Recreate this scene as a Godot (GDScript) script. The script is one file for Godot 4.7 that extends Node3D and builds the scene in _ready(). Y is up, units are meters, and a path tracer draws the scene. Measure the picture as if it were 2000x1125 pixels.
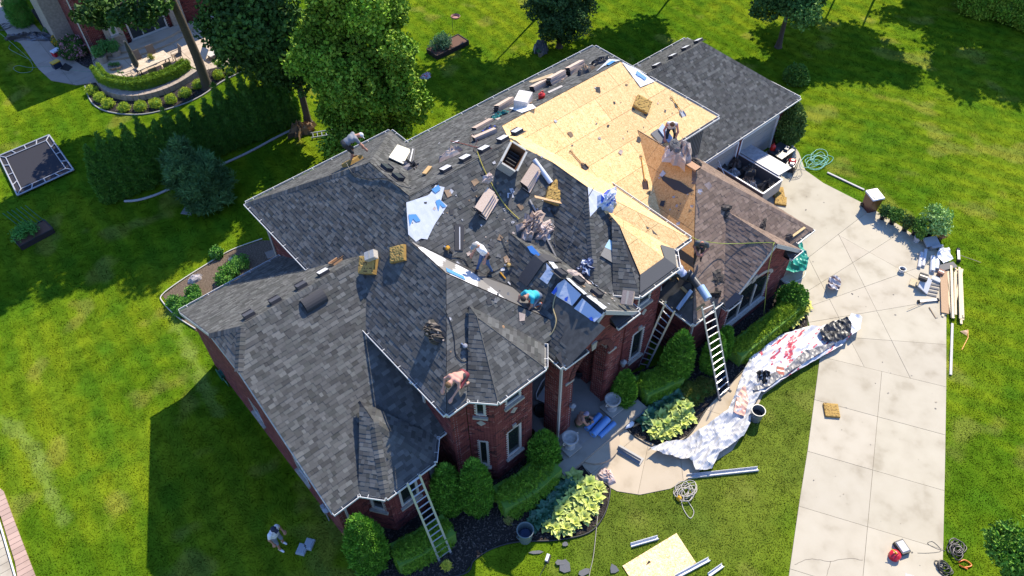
extends Node3D
# A brick house being re-roofed, seen from the air. Metres, y up.

var rng := RandomNumberGenerator.new()
var used := {}
var M := {}
const CAM := Vector3(-15.5,27.6,18.6)

# ---------------------------------------------------------------- mesh builder
class MB:
	var v := PackedVector3Array()
	var n := PackedVector3Array()
	var c := PackedColorArray()
	var uv := PackedVector2Array()
	func tri(a: Vector3,b: Vector3,d: Vector3,k := Color.WHITE):
		var nn := (d - a).cross(b - a).normalized()
		v.append(a); v.append(b); v.append(d)
		for i in 3:
			n.append(nn); c.append(k); uv.append(Vector2.ZERO)
	func quad(a: Vector3,b: Vector3,d: Vector3,e: Vector3,k := Color.WHITE):
		tri(a,b,d,k); tri(a,d,e,k)
	func tris(a: Vector3,b: Vector3,d: Vector3,na: Vector3,nb: Vector3,nd: Vector3,k := Color.WHITE):
		v.append(a); v.append(b); v.append(d)
		n.append(na); n.append(nb); n.append(nd)
		for i in 3:
			c.append(k); uv.append(Vector2.ZERO)
	func box(t: Transform3D,s: Vector3,k := Color.WHITE,taper := 1.0):
		var p: Array[Vector3] = []
		for i in 8:
			var q := Vector3((i & 1) - .5,((i >> 1) & 1) - .5,((i >> 2) & 1) - .5)
			if q.y > 0: q.x *= taper; q.z *= taper
			p.append(t * (q * s))
		quad(p[4],p[6],p[7],p[5],k); quad(p[1],p[3],p[2],p[0],k)
		quad(p[5],p[7],p[3],p[1],k); quad(p[0],p[2],p[6],p[4],k)
		quad(p[6],p[2],p[3],p[7],k); quad(p[0],p[4],p[5],p[1],k)
	func bar(a: Vector3,b: Vector3,w: float,h: float,k := Color.WHITE,up := Vector3.UP):
		var z := (b - a).normalized()
		if abs(z.dot(up)) > .98: up = Vector3.RIGHT
		var x := up.cross(z).normalized()
		box(Transform3D(Basis(x,z.cross(x),z),(a + b) / 2),Vector3(w,h,a.distance_to(b)),k)
	func tube(pts: Array,r: float,sides := 6,k := Color.WHITE,r2 := -1.0):
		var rings := []
		var up := Vector3.UP
		for i in pts.size():
			var z: Vector3 = (pts[min(i + 1,pts.size() - 1)] - pts[max(i - 1,0)]).normalized()
			var x: Vector3 = up.cross(z)
			if x.length() < .05: x = Vector3.RIGHT.cross(z)
			x = x.normalized()
			up = z.cross(x)
			var rr: float = r if r2 < 0 else lerp(r,r2,float(i) / (pts.size() - 1))
			var ring := []
			for j in sides:
				var a := TAU * j / sides
				ring.append([pts[i] + (x * cos(a) + up * sin(a)) * rr,x * cos(a) + up * sin(a)])
			rings.append(ring)
		for i in pts.size() - 1:
			for j in sides:
				var a = rings[i][j]; var b = rings[i][(j + 1) % sides]; var d = rings[i + 1][(j + 1) % sides]; var e = rings[i + 1][j]
				tris(a[0],e[0],d[0],a[1],e[1],d[1],k); tris(a[0],d[0],b[0],a[1],d[1],b[1],k)
		for e in [0,pts.size() - 1]:
			for j in range(1,sides - 1):
				if e == 0: tri(rings[0][0][0],rings[0][j][0],rings[0][j + 1][0],k)
				else: tri(rings[e][0][0],rings[e][j + 1][0],rings[e][j][0],k)
	func lathe(t: Transform3D,prof: Array,sides := 16,k := Color.WHITE):
		for i in prof.size() - 1:
			var p: Vector2 = prof[i]; var q: Vector2 = prof[i + 1]
			var d := q - p
			var nn := Vector2(d.y,-d.x).normalized()
			for j in sides:
				var a := TAU * j / sides; var b := TAU * (j + 1) / sides
				var pa := t * Vector3(p.x * cos(a),p.y,p.x * sin(a)); var pb := t * Vector3(p.x * cos(b),p.y,p.x * sin(b))
				var qa := t * Vector3(q.x * cos(a),q.y,q.x * sin(a)); var qb := t * Vector3(q.x * cos(b),q.y,q.x * sin(b))
				var na := (t.basis * Vector3(nn.x * cos(a),nn.y,nn.x * sin(a))).normalized(); var nb := (t.basis * Vector3(nn.x * cos(b),nn.y,nn.x * sin(b))).normalized()
				if p.x > .0001: tris(pa,pb,qb,na,nb,nb,k)
				if q.x > .0001: tris(pa,qb,qa,na,nb,na,k)
	func slab(pts: PackedVector2Array,y0: float,y1: float,k := Color.WHITE,side := Color(-1,0,0)):
		# flat polygon in x,z between two heights
		var ix := Geometry2D.triangulate_polygon(pts)
		for i in range(0,ix.size(),3):
			var a := pts[ix[i]]; var b := pts[ix[i + 1]]; var d := pts[ix[i + 2]]
			if (b - a).cross(d - a) < 0: var s := b; b = d; d = s
			tri(Vector3(a.x,y1,a.y),Vector3(b.x,y1,b.y),Vector3(d.x,y1,d.y),k)
		var ks := k if side.r < 0 else side
		var cw := Geometry2D.is_polygon_clockwise(pts)
		for i in pts.size():
			var a := pts[i]; var b := pts[(i + 1) % pts.size()]
			if cw: var s := a; a = b; b = s
			quad(Vector3(a.x,y0,a.y),Vector3(b.x,y0,b.y),Vector3(b.x,y1,b.y),Vector3(a.x,y1,a.y),ks)
	func mesh() -> ArrayMesh:
		var arr := []
		arr.resize(Mesh.ARRAY_MAX)
		arr[Mesh.ARRAY_VERTEX] = v; arr[Mesh.ARRAY_NORMAL] = n; arr[Mesh.ARRAY_COLOR] = c; arr[Mesh.ARRAY_TEX_UV] = uv
		var m := ArrayMesh.new()
		if v.size(): m.add_surface_from_arrays(Mesh.PRIMITIVE_TRIANGLES,arr)
		return m

# ---------------------------------------------------------------- scene helpers
func numbered(called: String) -> String:
	if not used.has(called):
		used[called] = 0
		return called
	used[called] += 1
	return "%s_%03d" % [called,used[called]]

func obj(b,called: String,mat: Material,parent: Node = null) -> MeshInstance3D:
	var o := MeshInstance3D.new()
	o.mesh = b.mesh() if b is MB else b
	o.material_override = mat
	if parent and parent != self:
		o.name = called; parent.add_child(o,true)
	else:
		o.name = numbered(called); add_child(o)
	return o

func tag(o: Node,label: String,category := "",group := "",kind := ""):
	if label: o.set_meta("label",label)
	if category: o.set_meta("category",category)
	if group: o.set_meta("group",group)
	if kind: o.set_meta("kind",kind)
	return o

func thing(called: String,label: String,category: String,at := Vector3.ZERO,turn := 0.0,group := "") -> Node3D:
	var o := Node3D.new(); o.name = numbered(called); add_child(o)
	o.position = at; o.rotation.y = turn
	tag(o,label,category,group)
	return o

func part(called: String,parent: Node) -> Node3D:
	var o := Node3D.new(); o.name = called; parent.add_child(o,true)
	return o

func lin(r: float,g: float,b: float) -> Color:
	return Color(r,g,b).linear_to_srgb()

func noise_tex(freq: float,lo: Color,hi: Color,size := 512,octaves := 4,sd := 1,normal := false,stops := []) -> NoiseTexture2D:
	var f := FastNoiseLite.new(); f.seed = sd; f.frequency = freq; f.fractal_octaves = octaves; f.noise_type = FastNoiseLite.TYPE_SIMPLEX_SMOOTH
	var t := NoiseTexture2D.new(); t.width = size; t.height = size; t.seamless = true; t.noise = f
	if normal:
		t.as_normal_map = true; t.bump_strength = 6.0
	else:
		var g := Gradient.new(); g.set_color(0,lo); g.set_color(1,hi)
		for s in stops: g.add_point(s[0],s[1])
		t.color_ramp = g
	return t

func mat(color: Color,rough := .85,metal := 0.0,vcol := false,tex: Texture2D = null,scale := 1.0,nrm: Texture2D = null) -> StandardMaterial3D:
	var m := StandardMaterial3D.new()
	m.albedo_color = color; m.roughness = rough; m.metallic = metal
	m.vertex_color_use_as_albedo = vcol
	if tex or nrm:
		m.uv1_triplanar = true; m.uv1_world_triplanar = true; m.uv1_scale = Vector3.ONE * scale
		if tex: m.albedo_texture = tex
		if nrm: m.normal_enabled = true; m.normal_texture = nrm; m.normal_scale = .6
	return m

func basis_to(dir: Vector3,up := Vector3.UP) -> Basis:
	var z := dir.normalized()
	if abs(z.dot(up)) > .99: up = Vector3.RIGHT
	var x := up.cross(z).normalized()
	return Basis(x,z.cross(x),z)

func jit(k: Color,a: float) -> Color:
	var s := 1.0 + rng.randf_range(-a,a)
	return Color(k.r * s,k.g * s,k.b * s)

func curve(pts: Array,per := 6) -> Array:
	# a smooth line through the points
	var out := []
	for i in pts.size() - 1:
		var a = pts[max(i - 1,0)]; var b = pts[i]; var d = pts[i + 1]; var e = pts[min(i + 2,pts.size() - 1)]
		for j in per:
			out.append(b.cubic_interpolate(d,a,e,float(j) / per))
	out.append(pts[-1])
	return out

func grow(pts: PackedVector2Array,per := 5) -> PackedVector2Array:
	# a closed smooth outline through the points
	var out := PackedVector2Array()
	var k := pts.size()
	for i in k:
		for j in per:
			out.append(pts[i].cubic_interpolate(pts[(i + 1) % k],pts[(i + k - 1) % k],pts[(i + 2) % k],float(j) / per))
	return out


func _ready():
	rng.seed = 20240611
	# ---- camera, sky, sun, exposure
	var cam := Camera3D.new()
	cam.name = "camera"
	cam.transform = Transform3D(Basis(Vector3(0.75609731,-0.01524169,0.6542817),Vector3(0.49935582,0.65965251,-0.56169594),Vector3(-0.42303737,0.75141617,0.50637252)),CAM)
	cam.fov = 40.71; cam.near = .1; cam.far = 900.0
	add_child(cam); cam.make_current()
	var sky := ProceduralSkyMaterial.new()
	sky.sky_top_color = Color(.3,.43,.66); sky.sky_horizon_color = Color(.72,.77,.82); sky.sky_curve = .12
	sky.ground_bottom_color = Color(.12,.14,.09); sky.ground_horizon_color = Color(.5,.55,.5); sky.sun_angle_max = 1.0
	var env := Environment.new()
	env.background_mode = Environment.BG_SKY; env.sky = Sky.new(); env.sky.sky_material = sky
	env.background_energy_multiplier = 1.55
	env.tonemap_mode = Environment.TONE_MAPPER_LINEAR
	env.tonemap_exposure = 1.9
	env.sdfgi_enabled = true; env.ssao_enabled = true; env.ssil_enabled = true
	var we := WorldEnvironment.new(); we.name = "world_environment"; we.environment = env; add_child(we)
	var sun := DirectionalLight3D.new()
	sun.name = "sun"; sun.light_color = Color(1,.955,.88); sun.light_energy = 1.4; sun.light_angular_distance = .5; sun.shadow_enabled = true
	sun.basis = Basis.looking_at(Vector3(-.88,-1,.34).normalized()); add_child(sun)
	make_materials()
	make_clumps()
	make_ground()
	make_house()
	make_roof_work()
	make_front()
	make_driveway_things()
	make_people()
	make_plants()
	make_back()
	make_neighbour()

func make_materials():
	var grain := noise_tex(.35,Color(.72,.72,.72),Color(1,1,1),512,3,3)
	var coarse := noise_tex(.012,Color(.8,.8,.8),Color(1,1,1),512,5,5)
	M.grain = grain
	M.shingle = mat(Color.WHITE,.93,0,true,noise_tex(.4,Color(.6,.6,.6),Color(1,1,1),512,2,9),.9)
	M.shingle.metallic_specular = .25
	M.deck = mat(lin(.03,.03,.032),.95)
	M.felt = mat(lin(.12,.115,.1),.9,0,false,noise_tex(.02,Color(.75,.75,.75),Color(1,1,1),512,5,12),.35)
	M.brick = mat(Color.WHITE,.9,0,true,grain,1.2)
	M.mortar = mat(lin(.42,.36,.34),.95,0,false,grain,1.0)
	M.vert = mat(Color.WHITE,.8,0,true)
	M.gloss = mat(Color.WHITE,.35,0,true)
	M.cloth = mat(Color.WHITE,.9,0,true,noise_tex(.08,Color(.8,.8,.8),Color(1,1,1),256,3,21),1.5)
	M.felt_v = mat(Color.WHITE,.9,0,true,noise_tex(.02,Color(.62,.62,.62),Color(1,1,1),512,5,12),.35)
	M.wrap = mat(Color.WHITE,.42,0,true)
	M.black_v = mat(Color.WHITE,.4,0,true)
	M.tarp = mat(Color.WHITE,.4,0,true); M.alu = mat(Color.WHITE,.38,.6,true); M.stone_v = mat(Color.WHITE,.9,0,true,coarse,.8)
	M.skin = mat(Color.WHITE,.7,0,true); M.galv = mat(Color.WHITE,.5,.2,true,noise_tex(.03,Color(.78,.78,.78),Color(1,1,1),256,5,71),.5)
	M.gutter = mat(Color.WHITE,.45,0,true)
	M.white = mat(lin(.72,.72,.7),.45)
	M.trim = mat(lin(.46,.44,.4),.7)
	M.stone = mat(lin(.42,.39,.33),.9,0,false,coarse,.8)
	M.glass = mat(lin(.015,.02,.022),.06); M.glass.metallic_specular = .7
	M.metal = mat(lin(.5,.5,.51),.35,.85)
	M.dark = mat(lin(.02,.02,.022),.6)
	M.black = mat(lin(.012,.012,.013),.5)
	M.wood = mat(lin(.5,.33,.17),.8,0,false,noise_tex(.03,Color(.75,.7,.62),Color(1,1,1),256,3,31),1.3)
	M.lumber = mat(Color.WHITE,.8,0,true,noise_tex(.05,Color(.8,.75,.68),Color(1,1,1),256,3,33),1.6)
	M.osb = mat(Color.WHITE,.8,0,true,osb_texture(),.42)
	M.concrete = mat(Color.WHITE,.9,0,true,noise_tex(.008,Color(.86,.845,.82),Color(1,1,1),1024,8,41,false,[[.34,Color(.96,.955,.945)],[.6,Color(.985,.982,.975)]]),.09)
	M.lawn = mat(Color.WHITE,.95,0,false,lawn_texture(),.01); M.lawn.uv1_offset = Vector3.ONE * .5; M.lawn.metallic_specular = .05
	M.blade = mat(Color.WHITE,.8,0,true); M.blade.backlight = Color(.3,.36,.05); M.blade.metallic_specular = .1
	M.mulch = mat(lin(.035,.027,.022),.97,0,false,noise_tex(.12,Color(.45,.42,.4),Color(1,1,1),512,3,51),.7)
	M.soil = mat(lin(.2,.15,.105),.97,0,false,noise_tex(.06,Color(.5,.47,.43),Color(1,1,1),512,4,53),.4)
	M.leaf = mat(Color.WHITE,.55,0,true); M.leaf.backlight = Color(.35,.4,.08); M.leaf.metallic_specular = .25
	M.core = mat(lin(.1,.21,.025),.95)
	M.bark = mat(lin(.17,.13,.095),.95,0,false,noise_tex(.06,Color(.45,.43,.4),Color(1,1,1),256,4,61),1.2)

func osb_texture() -> ImageTexture:
	# strands of wood pressed flat in every direction
	var s := 768
	var im := Image.create(s,s,false,Image.FORMAT_RGB8)
	im.fill(Color(.93,.84,.67))
	var r := RandomNumberGenerator.new(); r.seed = 77
	for i in 5200:
		var p := Vector2(r.randf() * s,r.randf() * s); var a := r.randf() * TAU
		var L := r.randf_range(10,42); var w := int(r.randf_range(2,7))
		var d := Vector2(cos(a),sin(a)); var q := r.randf()
		var k := Color(.99,.93,.79).lerp(Color(.74,.55,.34),q)
		if r.randf() < .03: k = Color(.5,.34,.19)
		if r.randf() < .12: k = Color(1,.95,.82)
		for t in int(L):
			for o in w:
				var x := int(p.x + d.x * t - d.y * o); var y := int(p.y + d.y * t + d.x * o)
				im.set_pixel(posmod(x,s),posmod(y,s),k)
	return ImageTexture.create_from_image(im)

func lawn_texture() -> ImageTexture:
	# patches of darker, fresher and dry grass, 50 m across
	var s := 1024
	var im := Image.create(s,s,false,Image.FORMAT_RGB8)
	for y in s:
		for x in s:
			im.set_pixel(x,y,grass_colour(Vector2((x + .5) * 100.0 / s - 50,(y + .5) * 100.0 / s - 50),true).linear_to_srgb())
	return ImageTexture.create_from_image(im)

var nz1 := FastNoiseLite.new()
var nz2 := FastNoiseLite.new()
var nz3 := FastNoiseLite.new()
var nz_ok := false
func grass_colour(p: Vector2,wrap := false) -> Color:
	if not nz_ok:
		nz_ok = true
		nz1.seed = 4; nz1.frequency = .09; nz1.fractal_octaves = 4
		nz2.seed = 8; nz2.frequency = .9; nz2.fractal_octaves = 3
		nz3.seed = 15; nz3.frequency = .22; nz3.fractal_octaves = 3
	var a := nz1.get_noise_2d(p.x,p.y); var b := nz2.get_noise_2d(p.x,p.y); var d := nz3.get_noise_2d(p.x + 90,p.y)
	var k := Color(.066,.138,.006).lerp(Color(.118,.184,.009),clamp(.5 + a * 1.3 + b * .5,0,1))
	k = k.lerp(Color(.25,.23,.06),clamp((d - .28) * 1.8,0,.3))
	k = k.lerp(Color(.055,.14,.008),clamp((-d - .22) * 2.5,0,.6))
	# the front lawn beside the driveway is dry and olive
	var f := smoothstep(9.0,4.0,Vector2(p.x - .5,(p.y - 12.5) * 1.3).length() + a * 5.0)
	k = k.lerp(Color(.135,.15,.03),f * .5)
	# mowing stripes: along the driveway on the right, along the house on the left
	var md := Vector2(.93,-.36) if p.x > 9 and p.y > -2 else Vector2(.97,.1)
	var st := sin(p.dot(md) * TAU / 1.15 + a * 2.0)
	k = k.lerp(Color(k.r * 1.3,k.g * 1.14,k.b),.5 + .5 * clamp(st * 2.0,-1,1)) if p.x < -12 or p.x > 9 or p.y < -7 else k
	# a pale overgrown line where the mower missed
	for l in [PackedVector2Array([Vector2(-12.83,-9.23),Vector2(-13.16,-6.57),Vector2(-13.39,-4.59),Vector2(-13.62,-2.91)]),PackedVector2Array([Vector2(-20.67,-8.7),Vector2(-20.21,-7.25),Vector2(-20.18,-5.52),Vector2(-20.25,-3.97),Vector2(-20.3,-2.61)])]:
		for i in l.size() - 1:
			var q := Geometry2D.get_closest_point_to_segment(p,l[i],l[i + 1])
			k = k.lerp(Color(.2,.27,.05),.55 * smoothstep(.4,.08,q.distance_to(p) + b * .35))
	var s := .85 + .4 * (b + .5) * .5
	return Color(k.r * s,k.g * s,k.b * s)


var bare: Array[PackedVector2Array] = []
var mask: Image
const MS := 6.0   # mask cells per metre
func bare_at(x: float,z: float) -> bool:
	var i := int((x + 45) * MS); var j := int((z + 45) * MS)
	if i < 0 or j < 0 or i >= mask.get_width() or j >= mask.get_height(): return false
	return mask.get_pixel(i,j).r > .5

func fill_mask():
	mask = Image.create(int(100 * MS),int(90 * MS),false,Image.FORMAT_L8)
	for p in bare:
		var lo := p[0]; var hi := p[0]
		for q in p: lo = lo.min(q); hi = hi.max(q)
		for j in range(max(0,int((lo.y + 45) * MS)),min(mask.get_height(),int((hi.y + 45) * MS) + 1)):
			for i in range(max(0,int((lo.x + 45) * MS)),min(mask.get_width(),int((hi.x + 45) * MS) + 1)):
				if Geometry2D.is_point_in_polygon(Vector2((i + .5) / MS - 45,(j + .5) / MS - 45),p): mask.set_pixel(i,j,Color.WHITE)

func split_by(polys: Array,a: Vector2,b: Vector2) -> Array:
	# cuts every polygon that the segment a-b crosses
	var out := []
	var d := (b - a).normalized(); var nn := Vector2(-d.y,d.x); var L := a.distance_to(b)
	for p in polys:
		var ts := []
		for i in p.size():
			var q: Vector2 = p[i]; var r: Vector2 = p[(i + 1) % p.size()]
			var s := (q - a).dot(nn); var t := (r - a).dot(nn)
			if s * t < 0: ts.append((q.lerp(r,s / (s - t)) - a).dot(d))
		var mid := 0.0
		for t in ts: mid += t / ts.size()
		if ts.size() < 2 or mid < -.2 or mid > L + .2:
			out.append(p); continue
		for side in [1,-1]:
			var far := 400.0
			var half := PackedVector2Array([a - d * far,a + d * far,a + d * far + nn * far * side,a - d * far + nn * far * side])
			for r in Geometry2D.intersect_polygons(p,half): out.append(r)
	return out

func pave(parent: Node,polys: Array,called: String,y0: float,y1: float,k: Color,gap: float,vary: float,m: Material):
	for p in polys:
		for q in Geometry2D.offset_polygon(p,-gap):
			if q.size() < 3: continue
			var b := MB.new(); b.slab(q,y0,y1 + rng.randf_range(-.003,.003),jit(k,vary))
			obj(b,called,m,parent)

func seg_list(l: Array) -> Array:
	var out := []
	for s in l: out.append([s[0],s[1]])
	return out

func make_ground():
	var lawn := MB.new()
	lawn.quad(Vector3(-400,0,-400),Vector3(400,0,-400),Vector3(400,0,400),Vector3(-400,0,400))
	tag(obj(lawn,"lawn",M.lawn),"","","","structure")
	# driveway: concrete slabs on a joint-coloured bed
	var drive := PackedVector2Array([Vector2(-1.78,16.95),Vector2(1.02,15.43),Vector2(3.19,14.29),Vector2(7.4,11.96),Vector2(8.18,11),Vector2(9.22,9.94),Vector2(9.82,8.81),Vector2(9.85,8.09)])
	drive.append_array(PackedVector2Array([Vector2(10.2,7.2),Vector2(10.2,1.75),Vector2(18.3,1.75)]))
	drive.append_array(PackedVector2Array([Vector2(18.78,1.73),Vector2(18.8,2.3),Vector2(18.44,3.01),Vector2(17.43,4.15),Vector2(17.26,5.4),Vector2(17.44,7.81),Vector2(17.4,9.01),Vector2(17.34,10.05),Vector2(17.21,11.1),Vector2(17.16,12),Vector2(15.86,13.09),Vector2(13.44,14.49),Vector2(9.98,16.4),Vector2(6.83,18.1),Vector2(3.7,19.77),Vector2(2.29,20.51)]))
	var walk := PackedVector2Array([Vector2(7.4,11.96),Vector2(8.53,10.57),Vector2(7.49,10.27),Vector2(6.25,10.09),Vector2(4.03,10.2),Vector2(2.04,10.34),Vector2(0.19,10.73),Vector2(-1.03,10.45),Vector2(-1.47,9.33),Vector2(-1.31,8.18),Vector2(-1.97,7.2),Vector2(-3.96,7.63),Vector2(-3.97,8.3),Vector2(-3.98,9.24),Vector2(-4.01,9.74),Vector2(-3.75,10.54),Vector2(-3.2,11.22),Vector2(-2.13,11.82),Vector2(-1.16,12.01),Vector2(0.95,12.33),Vector2(2.63,11.98),Vector2(3.99,11.52),Vector2(5.58,11.65)])
	var base := MB.new()
	base.slab(drive,-.05,.012); base.slab(walk,-.05,.010)
	var jm := mat(lin(.17,.14,.1),.95)
	var dr := Node3D.new(); dr.name = "driveway"; add_child(dr); dr.set_meta("kind","structure")
	obj(base,"joint_bed",jm,dr)
	var conc := Color(.44,.395,.3)
	var pieces := [drive]
	for s in [PackedVector2Array([Vector2(7.45,11.93),Vector2(10.08,16.39)]),PackedVector2Array([Vector2(5.39,13.07),Vector2(7.91,17.55)]),PackedVector2Array([Vector2(3.15,14.32),Vector2(5.65,18.8)]),PackedVector2Array([Vector2(0.94,15.46),Vector2(3.5,20)]),PackedVector2Array([Vector2(8.85,14.08),Vector2(0.19,18.67)]),PackedVector2Array([Vector2(-1.33,16.62),Vector2(-0.43,18.17)]),PackedVector2Array([Vector2(17.27,5.13),Vector2(14.03,5.08)]),PackedVector2Array([Vector2(17.29,8.2),Vector2(11.32,8.08)]),PackedVector2Array([Vector2(14.49,8.19),Vector2(9.62,14.75)]),PackedVector2Array([Vector2(14.48,8.13),Vector2(14.71,12.29)]),PackedVector2Array([Vector2(17.37,10.17),Vector2(9.81,9.3)]),PackedVector2Array([Vector2(16.92,12.48),Vector2(9.44,9.93)]),PackedVector2Array([Vector2(14.56,13.86),Vector2(8.75,10.52)]),PackedVector2Array([Vector2(12.16,15.24),Vector2(9.18,12.04)]),PackedVector2Array([Vector2(12.08,8.07),Vector2(9.8,11.42)]),PackedVector2Array([Vector2(9.8,11.42),Vector2(8.33,13.61)])]:
		pieces = split_by(pieces,s[0],s[1])
	pave(dr,pieces,"slab",-.04,.03,conc,.007,.05,M.concrete)
	var ck := MB.new()
	for c in [[Vector3(-1.04,0.03,16.71),Vector3(-0.49,0.03,16.93),Vector3(0,0.03,17.45),Vector3(0.63,0.03,17.88),Vector3(0.94,0.03,18.22)],[Vector3(0.03,0.03,17.48),Vector3(-0.51,0.03,17.71)],[Vector3(2.7,0.03,19.12),Vector3(2.31,0.03,19.2),Vector3(1.88,0.03,19.2),Vector3(1.33,0.03,19.33)],[Vector3(0.9,0.03,18.33),Vector3(1.01,0.03,18.88),Vector3(1.16,0.03,19.29)]]:
		var cp := curve(c,5)
		for i in cp.size() - 1:
			var j := Vector3(rng.randf_range(-.02,.02),0,rng.randf_range(-.02,.02)); cp[i + 1] += j
			ck.bar(cp[i],cp[i + 1],.014,.004,Color(.13,.11,.09))
	obj(ck,"crack",M.vert,dr)
	var wk := Node3D.new(); wk.name = "walkway"; add_child(wk); wk.set_meta("kind","structure")
	pieces = [walk]
	for s in [PackedVector2Array([Vector2(-1.48,10.03),Vector2(-3.32,11.2)]),PackedVector2Array([Vector2(-1.52,9.38),Vector2(-3.26,9.37)]),PackedVector2Array([Vector2(-0.29,10.61),Vector2(-1.59,12)]),PackedVector2Array([Vector2(1.6,10.35),Vector2(2.51,12.13)]),PackedVector2Array([Vector2(4.14,10.2),Vector2(3.98,11.79)]),PackedVector2Array([Vector2(7.25,10.17),Vector2(5.56,11.8)]),PackedVector2Array([Vector2(-1.37,8.23),Vector2(-4.08,7.89)])]:
		pieces = split_by(pieces,s[0],s[1])
	pave(wk,pieces,"slab",-.04,.028,Color(.46,.385,.28),.006,.05,M.concrete)
	# grit and shingle crumbs on the concrete
	var gb := MB.new(); gb.box(Transform3D(),Vector3(.06,.008,.04)); var gt := []
	while gt.size() < 80:
		var p := Vector2(rng.randf_range(0,20),rng.randf_range(1,22))
		if Geometry2D.is_point_in_polygon(p,drive): gt.append([Transform3D(Basis(Vector3.UP,rng.randf() * TAU).scaled(Vector3.ONE * pow(rng.randf(),3.0) * 1.3 + Vector3.ONE * .25),Vector3(p.x,.037,p.y)),jit([Color(.1,.09,.08),Color(.3,.25,.18),Color(.2,.18,.15)][gt.size() % 3],.3)])
	tag(multi(gt,gb.mesh(),M.vert,"roofing_grit"),"fine roofing grit scattered over the driveway","grit","","stuff")
	# planting beds of dark mulch
	var bed1 := PackedVector2Array([Vector2(-12.63,5.5),Vector2(-12.93,6.21),Vector2(-12.99,7.02),Vector2(-11.83,8.15),Vector2(-10.18,9.16),Vector2(-9.59,9.01),Vector2(-8.82,9.1),Vector2(-7.91,9.53),Vector2(-6.84,10.4),Vector2(-5.71,10.99),Vector2(-4.79,10.87),Vector2(-4.03,10.43),Vector2(-3.82,10.14),Vector2(-4.01,9.68),Vector2(-3.97,8.3),Vector2(-3.94,7.55)])
	bed1.append_array(PackedVector2Array([Vector2(-4.3,6.6),Vector2(-12.6,5.2)]))
	var bed2 := PackedVector2Array([Vector2(-1.31,8.18),Vector2(-1.47,9.33),Vector2(-1.03,10.45),Vector2(0.19,10.73),Vector2(2.04,10.34),Vector2(4.03,10.2),Vector2(6.25,10.09),Vector2(7.49,10.27),Vector2(8.53,10.57),Vector2(9.35,9.85),Vector2(9.87,8.89),Vector2(9.85,8.09)])
	bed2.append_array(PackedVector2Array([Vector2(8,8),Vector2(2.5,7.8),Vector2(-.7,6.6),Vector2(-1.2,7.5)]))
	var beds := {}
	for e in [["mulch_bed",bed1],["mulch_bed",bed2]]:
		var b := MB.new(); b.slab(e[1],-.05,.022)
		var o = tag(obj(b,e[0],M.mulch),"","","","structure")
		scatter_chips(e[1],o,Color(.05,.038,.03),5200)
	# black plastic edging round the front bed
	var ed := MB.new()
	var path := curve([Vector3(-12.93,0.05,6.23),Vector3(-12.97,0.05,7.01),Vector3(-11.81,0.05,8.14),Vector3(-10.18,0.05,9.16),Vector3(-9.6,0.05,9.02),Vector3(-8.84,0.05,9.11),Vector3(-7.93,0.05,9.55),Vector3(-6.86,0.05,10.41),Vector3(-5.73,0.05,11.01),Vector3(-4.81,0.05,10.89),Vector3(-4.05,0.05,10.44),Vector3(-3.84,0.05,10.15),Vector3(-4.03,0.05,9.7)],5)
	ed.tube(path,.035,6)
	tag(obj(ed,"bed_edging",M.black),"black plastic edging curved round the front mulch bed and the hostas","edging")
	ed = MB.new(); ed.tube(curve([Vector3(-1.34,0.05,8.2),Vector3(-1.49,0.05,9.34),Vector3(-1.06,0.05,10.47),Vector3(0.17,0.05,10.74),Vector3(2,0.05,10.35),Vector3(3.99,0.05,10.22),Vector3(6.21,0.05,10.1),Vector3(7.58,0.05,10.32)],5),.03,6)
	tag(obj(ed,"bed_edging",M.black),"black plastic edging between the walkway and the right-hand bed","edging")
	bare.append_array([drive,walk,bed1,bed2,PackedVector2Array([Vector2(-12.6,-5.2),Vector2(-8.1,-5.2),Vector2(-8.1,-6.4),Vector2(-1.6,-6.4),Vector2(10,-5.2),Vector2(18,-5.4),Vector2(18,1.7),Vector2(10.2,8),Vector2(-12.6,5.5)])])
	# neighbour's ground
	var npath := PackedVector2Array([Vector2(-10.41,-44.09),Vector2(-10.55,-39.25),Vector2(-10.25,-38.12),Vector2(-10.41,-34.2),Vector2(-10.26,-32.3),Vector2(-9.24,-30.7),Vector2(-8.22,-30.15),Vector2(-7.66,-30.93),Vector2(-8.16,-32.71),Vector2(-8.68,-35.85),Vector2(-8.72,-40.69),Vector2(-8.61,-45.36),Vector2(-9.53,-48.23)])
	var patio := PackedVector2Array([Vector2(-7.15,-34.05),Vector2(-7.79,-31.43),Vector2(-7.88,-29.62),Vector2(-6.91,-28.37),Vector2(-4.52,-27.7),Vector2(-3,-27.86),Vector2(-2.7,-26.81),Vector2(-1.28,-26.46),Vector2(0.71,-26.09),Vector2(3.13,-26.36),Vector2(4.45,-28.65),Vector2(3.02,-31.8),Vector2(2.42,-35.25),Vector2(-1.78,-36.2)])
	var nmulch := PackedVector2Array([Vector2(-8.84,-30.41),Vector2(-9.21,-28.28),Vector2(-8.76,-26.62),Vector2(-7.34,-25.07),Vector2(-5.35,-24.45),Vector2(-3.83,-24.49),Vector2(-2.37,-25),Vector2(-0.88,-25.16),Vector2(0.27,-25.29),Vector2(1.01,-26.63),Vector2(-1.06,-26.89),Vector2(-2.56,-27.46),Vector2(-3.56,-26.83),Vector2(-6.07,-26.51),Vector2(-7.82,-27.74),Vector2(-8.01,-30.11)])
	var nmulch2 := PackedVector2Array([Vector2(-8.25,-42.11),Vector2(-8.57,-36.17),Vector2(-8.22,-33),Vector2(-7.69,-31.34),Vector2(-7.01,-33.1),Vector2(-6.71,-37.5),Vector2(-6.38,-42.32)])
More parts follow.
